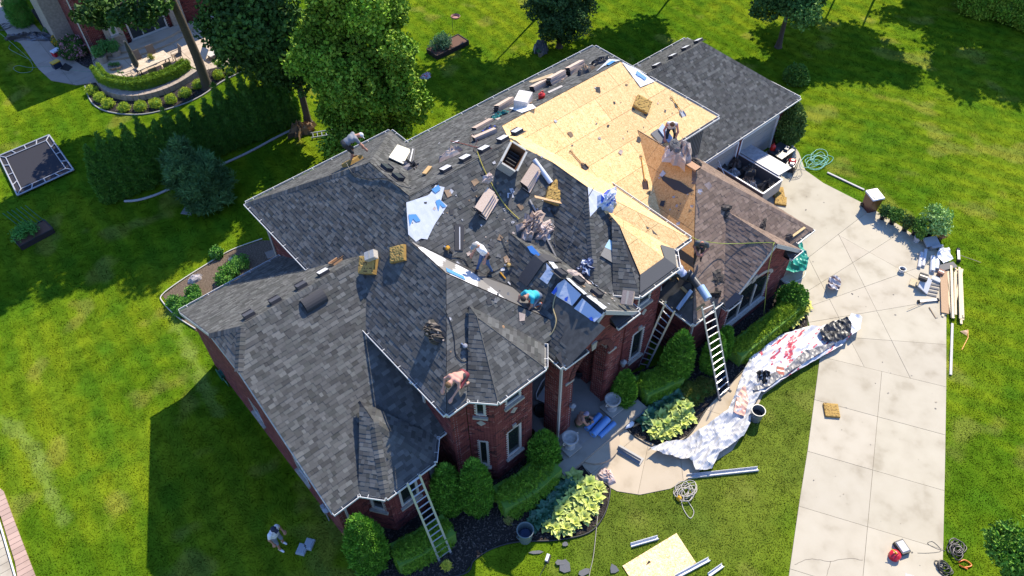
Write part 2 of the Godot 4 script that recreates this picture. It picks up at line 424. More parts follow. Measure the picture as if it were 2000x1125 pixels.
	for e in [["mulch_bed",nmulch,M.mulch],["mulch_bed",nmulch2,M.mulch]]:
		var b := MB.new(); b.slab(e[1],-.05,.02); var o = tag(obj(b,e[0],e[2]),"","","","structure")
		scatter_chips(e[1],o,Color(.07,.055,.06),1800)
	for e in [["path",npath,Color(.33,.28,.23)],["patio",patio,Color(.46,.38,.29)]]:
		var o := Node3D.new(); o.name = numbered(e[0]); add_child(o); o.set_meta("kind","structure")
		var b := MB.new(); b.slab(e[1],-.05,.024); obj(b,"joint_bed",jm,o)
		var pcs := [e[1]]
		for i in 26:
			var q := Vector2(-30 + i * 1.6,-40); pcs = split_by(pcs,q,q + Vector2(rng.randf_range(-2,2),60))
		for i in 20:
			var q := Vector2(-60,-34 + i * 1.5); pcs = split_by(pcs,q,q + Vector2(90,rng.randf_range(-2,2)))
		pave(o,pcs,"flagstone",-.03,.036,e[2],.012,.12,M.concrete)
	bare.append_array([npath,patio,nmulch,nmulch2])
	# kitchen garden behind the wing
	var garden := PackedVector2Array([Vector2(-12.64,-10.6),Vector2(-11.7,-10.85),Vector2(-10.27,-11.05),Vector2(-8.83,-11.17),Vector2(-7.33,-10.79),Vector2(-6.36,-9.93),Vector2(-7.25,-8.37),Vector2(-11.03,-7.42),Vector2(-12.39,-7.51),Vector2(-12.69,-8.98)])
	var b := MB.new(); b.slab(garden,-.05,.02)
	tag(obj(b,"garden_soil",M.soil),"","","","structure")
	bare.append(garden)
	ed = MB.new()
	for q in [[315,1],[0,0]]: pass
	ed.tube(curve([Vector3(-12.37,0.06,-7.66),Vector3(-12.7,0.06,-8.92),Vector3(-12.81,0.06,-10.18),Vector3(-12.65,0.06,-10.63),Vector3(-11.66,0.06,-10.88),Vector3(-10.25,0.06,-11.05),Vector3(-8.77,0.06,-11.14),Vector3(-7.23,0.06,-10.82)],4),.03,6)
	tag(obj(ed,"garden_edging",mat(lin(.5,.47,.4),.8)),"pale edging strip round the vegetable plot behind the left wing","edging")
	# pool surround at the lower left corner
	var coping := PackedVector2Array([Vector2(-21.78,-5.74),Vector2(-21.61,-5.16),Vector2(-21.7,-3.56),Vector2(-21.82,-0.84),Vector2(-21.95,-0.47),Vector2(-22.42,-0.88),Vector2(-22.22,-1.94),Vector2(-22.04,-4.14),Vector2(-22.21,-4.97)])
	var pave2 := PackedVector2Array([Vector2(-22.37,-4.43),Vector2(-22.27,-3.4),Vector2(-22.48,-0.93),Vector2(-23.78,-2.07)])
	bare.append_array([coping,pave2])
	var pc := Node3D.new(); pc.name = "pool_coping"; add_child(pc); pc.set_meta("kind","structure")
	var pcs := [coping]
	var ca := Vector3(-21.59,0,-5.72); var cb := Vector3(-22.05,0,-0.8)
	for i in 22:
		var q := ca.lerp(cb,i / 21.0); var t := Vector2(cb.x - ca.x,cb.z - ca.z).normalized().orthogonal()
		pcs = split_by(pcs,Vector2(q.x,q.z) - t * 2,Vector2(q.x,q.z) + t * 2)
	pave(pc,pcs,"paver",-.03,.05,Color(.42,.29,.23),.008,.12,M.concrete)
	pc = Node3D.new(); pc.name = "pool_deck"; add_child(pc); pc.set_meta("kind","structure")
	b = MB.new(); b.slab(pave2,-.05,.02); obj(b,"joint_bed",jm,pc)
	pcs = [pave2]
	for i in 16:
		var q := ca.lerp(cb,i / 15.0) ; var t := Vector2(cb.x - ca.x,cb.z - ca.z).normalized()
		pcs = split_by(pcs,Vector2(q.x,q.z) - t.orthogonal() * 5,Vector2(q.x,q.z) + t.orthogonal() * 5)
		var w := Vector2(q.x,q.z) + t.orthogonal() * (i - 8) * .45
		pcs = split_by(pcs,w - t * 9,w + t * 9)
	pave(pc,pcs,"paver",-.03,.035,Color(.45,.4,.31),.008,.08,M.concrete)
	ed = MB.new()
	ed.tube([Vector3(-22.11,0.06,-4.44),Vector3(-22.18,0.06,-3.55),Vector3(-22.43,0.06,-0.86)],.035,6)
	tag(obj(ed,"edge_rail",M.white),"white edge rail between pool pavers and pink coping","edging")
	fill_mask()
	make_grass()

func scatter_chips(poly: PackedVector2Array,parent: Node,k: Color,count: int):
	var b := MB.new()
	b.box(Transform3D(),Vector3(.055,.014,.022))
	var lo := poly[0]; var hi := poly[0]
	for q in poly: lo = lo.min(q); hi = hi.max(q)
	var ts := []
	while ts.size() < count:
		var p := Vector2(rng.randf_range(lo.x,hi.x),rng.randf_range(lo.y,hi.y))
		if not Geometry2D.is_point_in_polygon(p,poly): continue
		var s := rng.randf_range(.6,1.8)
		ts.append([Transform3D(Basis.from_euler(Vector3(rng.randf_range(-.7,.7),rng.randf() * TAU,rng.randf_range(-.7,.7))).scaled(Vector3.ONE * s),Vector3(p.x,.03,p.y)),jit(k.lerp(Color(.13,.1,.08),pow(rng.randf(),4)),.4)])
	var o := multi(ts,b.mesh(),M.vert,"bark_chips",parent)
	o.set_meta("kind","stuff")

func multi(ts: Array,mesh: Mesh,m: Material,called: String,parent: Node = null) -> MultiMeshInstance3D:
	var mm := MultiMesh.new(); mm.transform_format = MultiMesh.TRANSFORM_3D; mm.use_colors = true; mm.mesh = mesh; mm.instance_count = ts.size()
	for i in ts.size():
		mm.set_instance_transform(i,ts[i][0]); mm.set_instance_color(i,ts[i][1])
	var o := MultiMeshInstance3D.new(); o.multimesh = mm; o.material_override = m
	if parent:
		o.name = called; parent.add_child(o,true)
	else:
		o.name = numbered(called); add_child(o)
	return o

func make_grass():
	# tufts of short blades over the lawn in view
	var ms := []
	for v in 3:
		var b := MB.new()
		for i in 9:
			var a := rng.randf() * TAU; var r := sqrt(rng.randf()) * .11
			var p := Vector3(cos(a) * r,0,sin(a) * r); var h := rng.randf_range(.011,.026); var w := rng.randf_range(.007,.013)
			var lean := Vector3(rng.randf_range(-1,1),0,rng.randf_range(-1,1)) * h * .9; var t := rng.randf() * TAU
			var s := Vector3(cos(t),0,sin(t)) * w
			var up := (Vector3.UP + lean * 9).normalized()
			b.tris(p - s,p + lean + Vector3(0,h,0),p + s,up,up,up)
		ms.append(b.mesh())
	var lists := [[],[],[]]
	var corners := PackedVector2Array([Vector2(-24,-1.31),Vector2(4.36,23.49),Vector2(51.88,5.1),Vector2(-12.29,-53.96)])
	var n := 0
	while n < 200000:
		var p := Vector2(rng.randf_range(-26,47),rng.randf_range(-48,25))
		if not Geometry2D.is_point_in_polygon(p,corners) or bare_at(p.x,p.y): continue
		if rng.randf() > clamp(1.15 - (p - Vector2(CAM.x,CAM.z)).length() / 75.0,.3,1.0): continue
		n += 1
		var k := grass_colour(p)
		var s := rng.randf_range(.86,1.28)
		k = Color(k.r * s * rng.randf_range(.92,1.15),k.g * s,k.b * s)
		var sc := rng.randf_range(.8,1.5)
		lists[n % 3].append([Transform3D(Basis(Vector3.UP,rng.randf() * TAU).scaled(Vector3(sc * 1.3,sc,sc * 1.3)),Vector3(p.x,0,p.y)),k])
	for v in 3:
		var o := multi(lists[v],ms[v],M.blade,"grass")
		tag(o,"short mown grass blades of the lawn","grass","","stuff")


var house: Node3D
var shingle_pool := []     # [distance, parent, transform, width index, colour]
var brick_pool := []
const TONES := 6

func v2of(p: Vector3,o: Vector3,h: Vector3,s: Vector3) -> Vector2:
	return Vector2((p - o).dot(h),(p - o).dot(s))

func slope_frame(pts: Array) -> Array:
	# origin at the lowest corner, h along the eave, s up the slope, n outward
	var nn: Vector3 = (pts[1] - pts[0]).cross(pts[2] - pts[0]).normalized()
	if nn.y < 0: nn = -nn
	var h := Vector3.UP.cross(nn).normalized()
	var s := nn.cross(h).normalized()
	if s.y < 0: s = -s; h = -h
	var o: Vector3 = pts[0]
	for p in pts:
		if p.y < o.y: o = p
	return [o,h,s,nn]

# a roof slope: a wooden deck under courses of shingles; skip = areas in plan that are bare
func roof_slope(pts: Array,pal: Array,skip := [],bare_deck := false,label := "") -> MeshInstance3D:
	var pn: Vector3 = (pts[1] - pts[0]).cross(pts[2] - pts[0]).normalized()
	for i in range(3,pts.size()): pts[i].y = pts[0].y - (pn.x * (pts[i].x - pts[0].x) + pn.z * (pts[i].z - pts[0].z)) / pn.y
	var f := slope_frame(pts); var o: Vector3 = f[0]; var h: Vector3 = f[1]; var s: Vector3 = f[2]; var nn: Vector3 = f[3]
	var poly := PackedVector2Array()
	for p in pts: poly.append(v2of(p,o,h,s))
	var deck := MB.new()
	var ix := Geometry2D.triangulate_polygon(poly)
	for i in range(0,ix.size(),3):
		var a: Vector3 = pts[ix[i]]; var b: Vector3 = pts[ix[i + 1]]; var d: Vector3 = pts[ix[i + 2]]
		if (d - a).cross(b - a).dot(nn) < 0: var t := b; b = d; d = t
		deck.tri(a,b,d); deck.tri(a - nn * .14,d - nn * .14,b - nn * .14)
	for i in pts.size():
		var a: Vector3 = pts[i]; var b: Vector3 = pts[(i + 1) % pts.size()]
		deck.quad(a,b,b - nn * .14,a - nn * .14)
	var root := obj(deck,"roof_slope",M.deck,house)
	if label: root.set_meta("label",label)
	if bare_deck: return root
	var lo := poly[0]; var hi := poly[0]
	for q in poly: lo = lo.min(q); hi = hi.max(q)
	var mb := MB.new()
	var k := 0
	var v := lo.y - .02
	var widths := [.12,.17,.23,.3]
	while v < hi.y:
		var u := lo.x - rng.randf() * .4
		while u < hi.x:
			var wi := rng.randi() % 4
			var w: float = widths[wi]
			var rect := [Vector2(u,v),Vector2(u + w,v),Vector2(u + w,v + .15),Vector2(u,v + .15)]
			var inside := 0
			for q in rect:
				if Geometry2D.is_point_in_polygon(q,poly): inside += 1
			var mid := o + h * (u + w / 2) + s * (v + .07)
			var cut := false
			for z in skip:
				if Geometry2D.is_point_in_polygon(Vector2(mid.x,mid.z),z): cut = true
			if not cut and inside > 0:
				var col: Color = jit(pal[rng.randi() % pal.size()],.15)
				var lift := rng.randf_range(.016,.028)
				if inside == 4:
					shingle_pool.append([CAM.distance_squared_to(mid),root,Transform3D(Basis(h,nn,-s),o + h * u + s * v + nn * lift),wi,col,lift])
				else:
					for pc in Geometry2D.intersect_polygons(PackedVector2Array(rect),poly):
						if pc.size() < 3: continue
						var q3 := []
						for q in pc: q3.append(o + h * q.x + s * q.y + nn * (lift + .003 - (q.y - v) * .06))
						for i in range(1,q3.size() - 1):
							var a: Vector3 = q3[0]; var b: Vector3 = q3[i]; var d: Vector3 = q3[i + 1]
							if (d - a).cross(b - a).dot(nn) < 0: var t := b; b = d; d = t
							mb.tri(a,b,d,col)
						for i in q3.size():
							var a: Vector3 = q3[i]; var b: Vector3 = q3[(i + 1) % q3.size()]
							if pc[i].y < v + .01 and pc[(i + 1) % pc.size()].y < v + .01: mb.quad(a,b,b - nn * lift,a - nn * lift,col)
			u += w
		v += .143; k += 1
	if mb.v.size(): tag(obj(mb,"cut_shingles",M.shingle,root),"","","","stuff")
	return root

func tab_into(mb: MB,t: Transform3D,w: float,lift: float,col: Color):
	# one shingle tab: x across, y out of the roof, -z up the slope
	var a := t * Vector3(.002,0,0); var b := t * Vector3(w - .002,0,0); var d := t * Vector3(w,-.008,-.15); var e := t * Vector3(0,-.008,-.15)
	var dn := t.basis.y * lift
	mb.quad(a,e,d,b,col); mb.quad(b,b - dn,a - dn,a,col)
	mb.quad(a,a - dn,e - dn * .4,e,col); mb.quad(b,d,d - dn * .4,b - dn,col)

func flush_shingles():
	# the nearest 300 tabs are pieces of their own, the rest one mesh for each slope
	shingle_pool.sort_custom(func(a,b): return a[0] < b[0])
	var widths := [.12,.17,.23,.3]
	var shapes := []
	for w in widths:
		var b := MB.new(); tab_into(b,Transform3D(),w,.015,Color.WHITE); shapes.append(b.mesh())
	var tones := []
	for i in 300: pass
	var rest := {}
	var mats := {}
	for i in shingle_pool.size():
		var e = shingle_pool[i]
		if i < 300:
			var lum: float = e[4].g
			var key := int(lum * 100)
			if not mats.has(key):
				mats[key] = M.shingle.duplicate(); mats[key].vertex_color_use_as_albedo = false
				mats[key].albedo_color = e[4].linear_to_srgb()
			var o := obj(shapes[e[3]],"shingle",mats[key],e[1])
			o.transform = e[2]
		else:
			if not rest.has(e[1]): rest[e[1]] = MB.new()
			tab_into(rest[e[1]],e[2],widths[e[3]],e[5],e[4])
	for r in rest: tag(obj(rest[r],"shingles",M.shingle,r),"","","","stuff")

# overlapping ridge or hip caps from a to b
func ridge_cap(a: Vector3,b: Vector3,na: Vector3,nb: Vector3,pal: Array,w := .17):
	var mb := MB.new()
	var d := (b - a).normalized(); var L := a.distance_to(b)
	var sa := d.cross(na).normalized(); var sb := d.cross(nb).normalized()
	var up := (na + nb).normalized()
	if sa.dot(na - nb) < 0: sa = -sa
	if sb.dot(nb - na) < 0: sb = -sb
	var t := 0.0
	while t < L - .05:
		var col: Color = jit(pal[rng.randi() % pal.size()],.12)
		var e: float = min(t + .2,L)
		var p := a + d * t + up * .045; var q := a + d * e + up * .03
		for sd in [sa,sb]:
			var nn: Vector3 = na if sd == sa else nb
			var pa: Vector3 = p + sd * w - up * .012; var qa: Vector3 = q + sd * w - up * .012
			mb.quad(p,q,qa,pa,col)
			mb.quad(pa,qa,qa - nn * .03,pa - nn * .03,col)
			mb.quad(p,pa,pa - nn * .02,p - up * .02,col)
		t += .145
	obj(mb,"ridge_cap",M.shingle,house)

# white half-round gutter along an eave edge, open on top, with hangers
func gutter(a: Vector3,b: Vector3,outward: Vector3):
	var mb := MB.new()
	var y := Vector3(0,-.03,0)
	var w := .13
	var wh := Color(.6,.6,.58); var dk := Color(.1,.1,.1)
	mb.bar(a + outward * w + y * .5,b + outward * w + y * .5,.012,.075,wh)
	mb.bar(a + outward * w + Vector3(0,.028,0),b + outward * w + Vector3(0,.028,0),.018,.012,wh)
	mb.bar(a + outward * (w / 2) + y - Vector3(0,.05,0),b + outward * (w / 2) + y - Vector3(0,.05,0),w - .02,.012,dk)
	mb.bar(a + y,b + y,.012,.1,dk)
	var L := a.distance_to(b); var d := (b - a).normalized()
	var t := .35
	while t < L:
		mb.bar(a + d * t + Vector3(0,.022,0),a + d * t + outward * w + Vector3(0,.022,0),.016,.008,wh)
		t += .95
	for e in [a,b]: mb.box(Transform3D(basis_to(d),e + outward * w * .5 + y),Vector3(w,.11,.012),wh)
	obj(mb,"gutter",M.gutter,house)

func fascia(pts: Array,inward: Vector3,depth := .36):
	# board under the eave and the soffit back to the wall
	var mb := MB.new()
	for i in pts.size() - 1:
		var a: Vector3 = pts[i] - Vector3(0,.13,0); var b: Vector3 = pts[i + 1] - Vector3(0,.13,0)
		mb.bar(a,b,.03,.2)
		mb.quad(a - Vector3(0,.08,0),b - Vector3(0,.08,0),b + inward * depth - Vector3(0,.08,0),a + inward * depth - Vector3(0,.08,0))
	obj(mb,"fascia",M.trim,house)

# a wall face: outline in (along, up) metres from o; bricks proud of a mortar backing
func brick_wall(o: Vector3,along: Vector3,outline: Array,holes := [],thick := .2,bricks := true) -> MeshInstance3D:
	var out := along.cross(Vector3.UP).normalized()
	var poly := PackedVector2Array(outline)
	var back := MB.new()
	var ix := Geometry2D.triangulate_polygon(poly)
	var P := func(q: Vector2,z: float) -> Vector3: return o + along * q.x + Vector3(0,q.y,0) + out * z
	for i in range(0,ix.size(),3):
		var a := poly[ix[i]]; var b := poly[ix[i + 1]]; var d := poly[ix[i + 2]]
		if (b - a).cross(d - a) > 0: var t := b; b = d; d = t
		back.tri(P.call(a,-.06),P.call(b,-.06),P.call(d,-.06)); back.tri(P.call(a,-.06 - thick),P.call(d,-.06 - thick),P.call(b,-.06 - thick))
	for i in poly.size():
		var a := poly[i]; var b := poly[(i + 1) % poly.size()]
		back.quad(P.call(a,-.06),P.call(a,-.06 - thick),P.call(b,-.06 - thick),P.call(b,-.06))
	var root := obj(back,"wall",M.mortar,house)
	if not bricks: return root
	var lo := poly[0]; var hi := poly[0]
	for q in poly: lo = lo.min(q); hi = hi.max(q)
	var row := 0
	var y := lo.y
	while y < hi.y:
		var x := lo.x - (.11 if row % 2 else 0.0)
		while x < hi.x:
			var x0: float = max(x,lo.x); var x1: float = min(x + .208,hi.x)
			var c := Vector2((x0 + x1) / 2,y + .032)
			if x1 - x0 > .04 and Geometry2D.is_point_in_polygon(c,poly) and c.y < hi.y:
				var hit := false
				for hh in holes:
					if hh.has_point(c): hit = true
				if not hit:
					var tone := rng.randf()
					var col := Color(.2,.042,.036).lerp(Color(.3,.075,.06),tone)
					if rng.randf() < .12: col = Color(.1,.03,.03)
					if rng.randf() < .05: col = Color(.36,.15,.12)
					var ctr: Vector3 = P.call(c,-.02 + rng.randf_range(-.003,.003))
					brick_pool.append([CAM.distance_squared_to(ctr),root,Transform3D(Basis(along,Vector3.UP,out),ctr),x1 - x0 - .012,col])
			x += .22
		y += .077; row += 1
	return root

func flush_bricks():
	brick_pool.sort_custom(func(a,b): return a[0] < b[0])
	var b := MB.new(); b.box(Transform3D(),Vector3(.206,.064,.06)); var full := b.mesh()
	var mats := {}
	var rest := {}
	var singles := 0
	for e in brick_pool:
		if singles < 300 and e[3] > .19:
			singles += 1
			var key := int(e[4].r * 60)
			if not mats.has(key):
				mats[key] = M.brick.duplicate(); mats[key].vertex_color_use_as_albedo = false; mats[key].albedo_color = e[4].linear_to_srgb()
			var o := obj(full,"brick",mats[key],e[1]); o.transform = e[2]
		else:
			if not rest.has(e[1]): rest[e[1]] = MB.new()
			var mb: MB = rest[e[1]]
			var t: Transform3D = e[2]; var w: float = e[3] / 2; var k: Color = e[4]
			var p := [t * Vector3(-w,-.032,.03),t * Vector3(w,-.032,.03),t * Vector3(w,.032,.03),t * Vector3(-w,.032,.03),t * Vector3(-w,-.032,-.03),t * Vector3(w,-.032,-.03),t * Vector3(w,.032,-.03),t * Vector3(-w,.032,-.03)]
			mb.quad(p[0],p[3],p[2],p[1],k); mb.quad(p[3],p[7],p[6],p[2],k); mb.quad(p[4],p[0],p[1],p[5],k)
			mb.quad(p[0],p[4],p[7],p[3],k); mb.quad(p[1],p[2],p[6],p[5],k)
	for r in rest: tag(obj(rest[r],"bricks",M.brick,r),"","","","stuff")

# window in a wall: o at the lower left of the opening
func window_in(o: Vector3,along: Vector3,w: float,h: float,cols := 1,transom := false,arch := 0.0):
	var out := along.cross(Vector3.UP).normalized()
	var t := Basis(along,Vector3.UP,out)
	var root := part("window",house)
	var fr := MB.new(); var B := func(b: MB,x: float,y: float,sx: float,sy: float,z: float,sz: float): b.box(Transform3D(t,o + along * x + Vector3(0,y,0) + out * z),Vector3(sx,sy,sz))
	B.call(fr,.05,h / 2,.1,h,-.03,.07); B.call(fr,w - .05,h / 2,.1,h,-.03,.07)
	B.call(fr,w / 2,.05,w - .2,.1,-.03,.07)
	if arch <= 0: B.call(fr,w / 2,h - .05,w - .2,.1,-.03,.07)
	for i in range(1,cols): B.call(fr,w * i / cols,h / 2,.07,h - .2,-.032,.06)
	if transom: B.call(fr,w / 2,h * .5,w - .2,.05,-.034,.05)
	obj(fr,"frame",M.trim,root)
	for i in cols:
		var pn := MB.new(); B.call(pn,w * (i + .5) / cols,h / 2,w / cols - .06,h - .12,-.05,.012)
		obj(pn,"pane",M.glass,root)
	var sl := MB.new(); B.call(sl,w / 2,-.05,w + .12,.1,.03,.16)
	obj(sl,"sill",M.stone,root)
	if arch > 0:
		var am := MB.new(); var gm := MB.new(); var n := 14
		for i in n:
			var a := PI * i / n; var b := PI * (i + 1) / n
			var f := func(an: float,r: float) -> Vector3: return o + along * (w / 2 - cos(an) * (w / 2 + r)) + Vector3(0,h + sin(an) * (arch + r),0)
			am.quad(f.call(a,.12) + out * .03,f.call(b,.12) + out * .03,f.call(b,-.05) + out * .03,f.call(a,-.05) + out * .03)
			am.quad(f.call(a,.12) + out * .03,f.call(a,.12) - out * .05,f.call(b,.12) - out * .05,f.call(b,.12) + out * .03)
			am.quad(f.call(a,-.05) + out * .03,f.call(b,-.05) + out * .03,f.call(b,-.05) - out * .05,f.call(a,-.05) - out * .05)
			gm.tri(o + along * (w / 2) + Vector3(0,h - .05,0) - out * .045,f.call(a,0.0) - out * .045,f.call(b,0.0) - out * .045)
		obj(am,"arch_trim",M.stone,root); obj(gm,"pane",M.glass,root)
	return root

func diamond(o: Vector3,along: Vector3,called := "diamond_stone",s := .17,hh := .17):
	var out := along.cross(Vector3.UP).normalized()
	var mb := MB.new(); var c := o + out * .025
	var p := [c - along * s,c + Vector3(0,hh,0),c + along * s,c - Vector3(0,hh,0)]
	mb.quad(p[0],p[1],p[2],p[3])
	for i in 4: mb.quad(p[i],p[i] - out * .06,p[(i + 1) % 4] - out * .06,p[(i + 1) % 4])
	obj(mb,called,M.stone,house)

func stone_block(o: Vector3,along: Vector3,w: float,h: float,called := "stone_block",flare := 0.0):
	var out := along.cross(Vector3.UP).normalized()
	var mb := MB.new(); mb.box(Transform3D(Basis(along,Vector3.UP,out),o + out * .01),Vector3(w,h,.1),Color.WHITE,1.0 + flare)
	obj(mb,called,M.stone,house)

func downspout(pts: Array):
	var mb := MB.new()
	for i in pts.size() - 1: mb.bar(pts[i],pts[i + 1],.09,.065)
	obj(mb,"downspout",M.trim,house)

func nrm(pts: Array) -> Vector3: return slope_frame(pts)[3]

func make_house():
	house = thing("brick_house","large red brick house with grey hipped shingle roofs being re-roofed","house")
	# one charcoal blend for every new slope
	var char := [Color(0.134,0.135,0.127),Color(0.162,0.163,0.154),Color(0.115,0.116,0.109),Color(0.192,0.194,0.182),Color(0.148,0.149,0.141),Color(0.102,0.103,0.097)]
	var dark := char; var grey := char; var mid := char
	var brown := [Color(0.300,0.217,0.167),Color(0.338,0.246,0.190),Color(0.262,0.192,0.149),Color(0.374,0.276,0.211)]
	# ---------- roof slopes
	var ml := [Vector3(-8.49,6,-6.74),Vector3(-8.49,6,6.75),Vector3(-5.82,8.163,3.55),Vector3(-5.82,8.163,1.385),Vector3(-4.885,8.92,.28),Vector3(-4.885,8.92,-2.25)]
	var wing_cover := PackedVector2Array([Vector2(-8.6,-1.6),Vector2(-7.15,.135),Vector2(-8.6,1.85)])
	roof_slope(ml,dark,[wing_cover])
	var rlb := [Vector3(-8.49,6,-6.74),Vector3(-4.885,8.92,-2.25),Vector3(-1.28,6,-6.74)]
	roof_slope(rlb,mid)
	var rlr := [Vector3(-1.28,6,-6.74),Vector3(-4.885,8.92,-2.25),Vector3(-4.885,8.92,.28),Vector3(-1.28,6,-5.52)]
	roof_slope(rlr,mid)
	var mr := [Vector3(-1.28,6,-5.52),Vector3(-4.885,8.92,.28),Vector3(-.14,8.92,.28),Vector3(1.075,7.95,-1.65),Vector3(8.08,7.95,-1.65),Vector3(10.45,6,-5.52)]
	roof_slope(mr,mid)
	var under1 := PackedVector2Array([Vector2(-5.14,0.41),Vector2(-4.19,0.51),Vector2(-3.79,0.36),Vector2(-3.53,0.55),Vector2(-3.92,0.85),Vector2(-3.86,1.06),Vector2(-4.33,1.18),Vector2(-4.69,1.38),Vector2(-5.2,1.61),Vector2(-5.71,1.52)])
	var cf := [Vector3(-4.885,8.92,.28),Vector3(-.14,8.92,.28),Vector3(.95,8.05,1.55),Vector3(-1.61,6,4.54),Vector3(-3.12,6,4.54),Vector3(-5.82,8.163,1.385)]
	roof_slope(cf,dark,[under1])
	var lr := [Vector3(-5.82,8.163,1.385),Vector3(-5.82,8.163,3.55),Vector3(-3.12,6,6.75),Vector3(-3.12,6,4.54)]
	roof_slope(lr,dark,[],true)
	var lf := [Vector3(-8.49,6,6.75),Vector3(-5.82,8.163,3.55),Vector3(-3.12,6,6.75)]
	roof_slope(lf,mid,[PackedVector2Array([Vector2(-7.5,6.8),Vector2(-5.85,5),Vector2(-4.3,6.8)])])
	# corner turret
	var A1 := Vector3(-5.85,7.34,4.77); var A2 := Vector3(-5.88,7.42,5.22)
	var tp := [Vector3(-7.62,6,6.75),Vector3(-6.93,6,7.48),Vector3(-4.87,6,7.48),Vector3(-4.2,6,6.75)]
	roof_slope([tp[0],tp[1],A2,A1],mid); roof_slope([A2,tp[1],tp[2]],dark); roof_slope([tp[3],tp[2],A2,A1],mid)
	var hip := MB.new()
	for e in [[A2,tp[1]],[A2,tp[2]]]: hip.tube([e[0] + Vector3(0,.02,0),e[1] + Vector3(0,.02,0)],.02,5)
	obj(hip,"hip_strip",M.felt,house)
	# front block right of the porch
	var oskip := PackedVector2Array([Vector2(1.28,4.99),Vector2(0.61,7.14),Vector2(2.84,7.47),Vector2(2.54,6.01)])
	var dl := [Vector3(.95,8.05,1.55),Vector3(-1.61,6,4.54),Vector3(-1.61,6,6.7),Vector3(.95,8.05,3.46)]
	roof_slope(dl,dark)
	var df := [Vector3(.95,8.05,3.46),Vector3(-1.61,6,6.7),Vector3(3.51,6,6.7)]
	roof_slope(df,dark,[PackedVector2Array([Vector2(1,3.3),Vector2(1.05,5.2),Vector2(1.4,7),Vector2(4,7)])])
	var dr := [Vector3(-.14,8.92,.28),Vector3(.95,8.05,1.55),Vector3(.95,8.05,3.46),Vector3(3.51,6,6.7),Vector3(3.51,6,2.42),Vector3(1.075,7.95,-1.65)]
	roof_slope(dr,dark,[],true,"stripped slope waiting for shingles")
	var dA := Vector3(.95,7.2,4.82); var dB := Vector3(.95,7.3,5.22)
	var dp := [Vector3(-.73,6,6.7),Vector3(-.09,6,7.42),Vector3(1.99,6,7.42),Vector3(2.63,6,6.7)]
	roof_slope([dp[0],dp[1],dB,dA],dark); roof_slope([dB,dp[1],dp[2]],dark,[PackedVector2Array([Vector2(.2,5),Vector2(.3,8),Vector2(3,8),Vector2(3,5)])]); roof_slope([dp[3],dp[2],dB,dA],dark,[],true)
	# big stripped front slope of the right half
	var of := [Vector3(1.075,7.95,-1.65),Vector3(8.08,7.95,-1.65),Vector3(10.45,6,2.42),Vector3(7.12,6,2.42),Vector3(6.4,6.6,1.17),Vector3(3.2,3.88,6.85),Vector3(3.2,6.25,1.9)]
	roof_slope(of,dark,[],true,"stripped slope of bare boards")
	roof_slope([Vector3(8.08,7.95,-1.65),Vector3(10.45,6,-5.52),Vector3(10.45,6,2.42)],dark,[],true)
	# porch gable
	var fz := 7.75
	var feltzone := PackedVector2Array([Vector2(-2.89,5.7),Vector2(-3.32,6.1),Vector2(-3.21,6.77),Vector2(-3.65,7.06),Vector2(-3.73,7.51),Vector2(-4.16,7.94),Vector2(-2.54,8.4),Vector2(-2.25,7.73),Vector2(-2.43,5.52)])
	roof_slope([Vector3(-2.35,7.25,2.6),Vector3(-2.35,7.25,fz),Vector3(-4.22,5.7,fz),Vector3(-4.22,5.7,4.0)],mid,[feltzone])
	roof_slope([Vector3(-2.35,7.25,2.6),Vector3(-2.35,7.25,fz),Vector3(-.48,5.7,fz),Vector3(-.48,5.7,4.0)],grey)
	# left wing
	var W := [Vector3(-11.98,7.25,.135),Vector3(-12.85,6.57,1.18),Vector3(-12.85,6.57,-.91)]
	var wf := [Vector3(-12.85,3.503,5.9),W[1],W[0],Vector3(-6.95,7.25,.135),Vector3(-7.6,3.503,5.9)]
	roof_slope(wf,grey,[PackedVector2Array([Vector2(-11.6,6),Vector2(-10.15,4.1),Vector2(-8.8,6)])])
	roof_slope([Vector3(-12.85,3.503,-5.63),W[2],W[0],Vector3(-6.95,7.25,.135),Vector3(-7.6,3.503,-5.63)],grey)
	roof_slope([W[0],W[1],W[2]],mid)
	var bA := Vector3(-10.15,4.78,3.95); var bB := Vector3(-10.17,4.88,4.75)
	var bp := [Vector3(-11.8,3.5,5.88),Vector3(-11.2,3.5,6.6),Vector3(-9.19,3.5,6.6),Vector3(-8.53,3.5,5.88)]
	roof_slope([bp[0],bp[1],bB,bA],grey); roof_slope([bB,bp[1],bp[2]],grey); roof_slope([bp[3],bp[2],bB,bA],grey)
	# right wing with old brown shingles
	var rwl := [Vector3(6.4,6.6,.9),Vector3(6.4,6.6,4.47),Vector3(2.4,3.2,8.4),Vector3(2.4,3.2,6.45),Vector3(3.3,3.965,6.45),Vector3(3.3,3.965,.9)]
	roof_slope(rwl,brown,[],true,"stripped slope of weathered boards")
	roof_slope([Vector3(6.4,6.6,4.47),Vector3(10.5,3.2,8.4),Vector3(2.4,3.2,8.4)],brown)
	roof_slope([Vector3(6.4,6.6,.9),Vector3(10.5,3.2,2.2),Vector3(10.5,3.2,8.4),Vector3(6.4,6.6,4.47)],brown)
	roof_slope([Vector3(6.67,5.12,5.6),Vector3(6.67,5.12,8.75),Vector3(4.14,3.05,8.75),Vector3(4.14,3.05,7.0)],brown)
	roof_slope([Vector3(6.67,5.12,5.6),Vector3(6.67,5.12,8.75),Vector3(9.2,3.05,8.75),Vector3(9.2,3.05,7.0)],brown)
	# garage
	var gr := [Vector3(10.2,6.1,-1.93),Vector3(14.65,6.1,-1.93),Vector3(18.58,3,2.0),Vector3(10.2,3,2.0)]
	roof_slope(gr,mid)
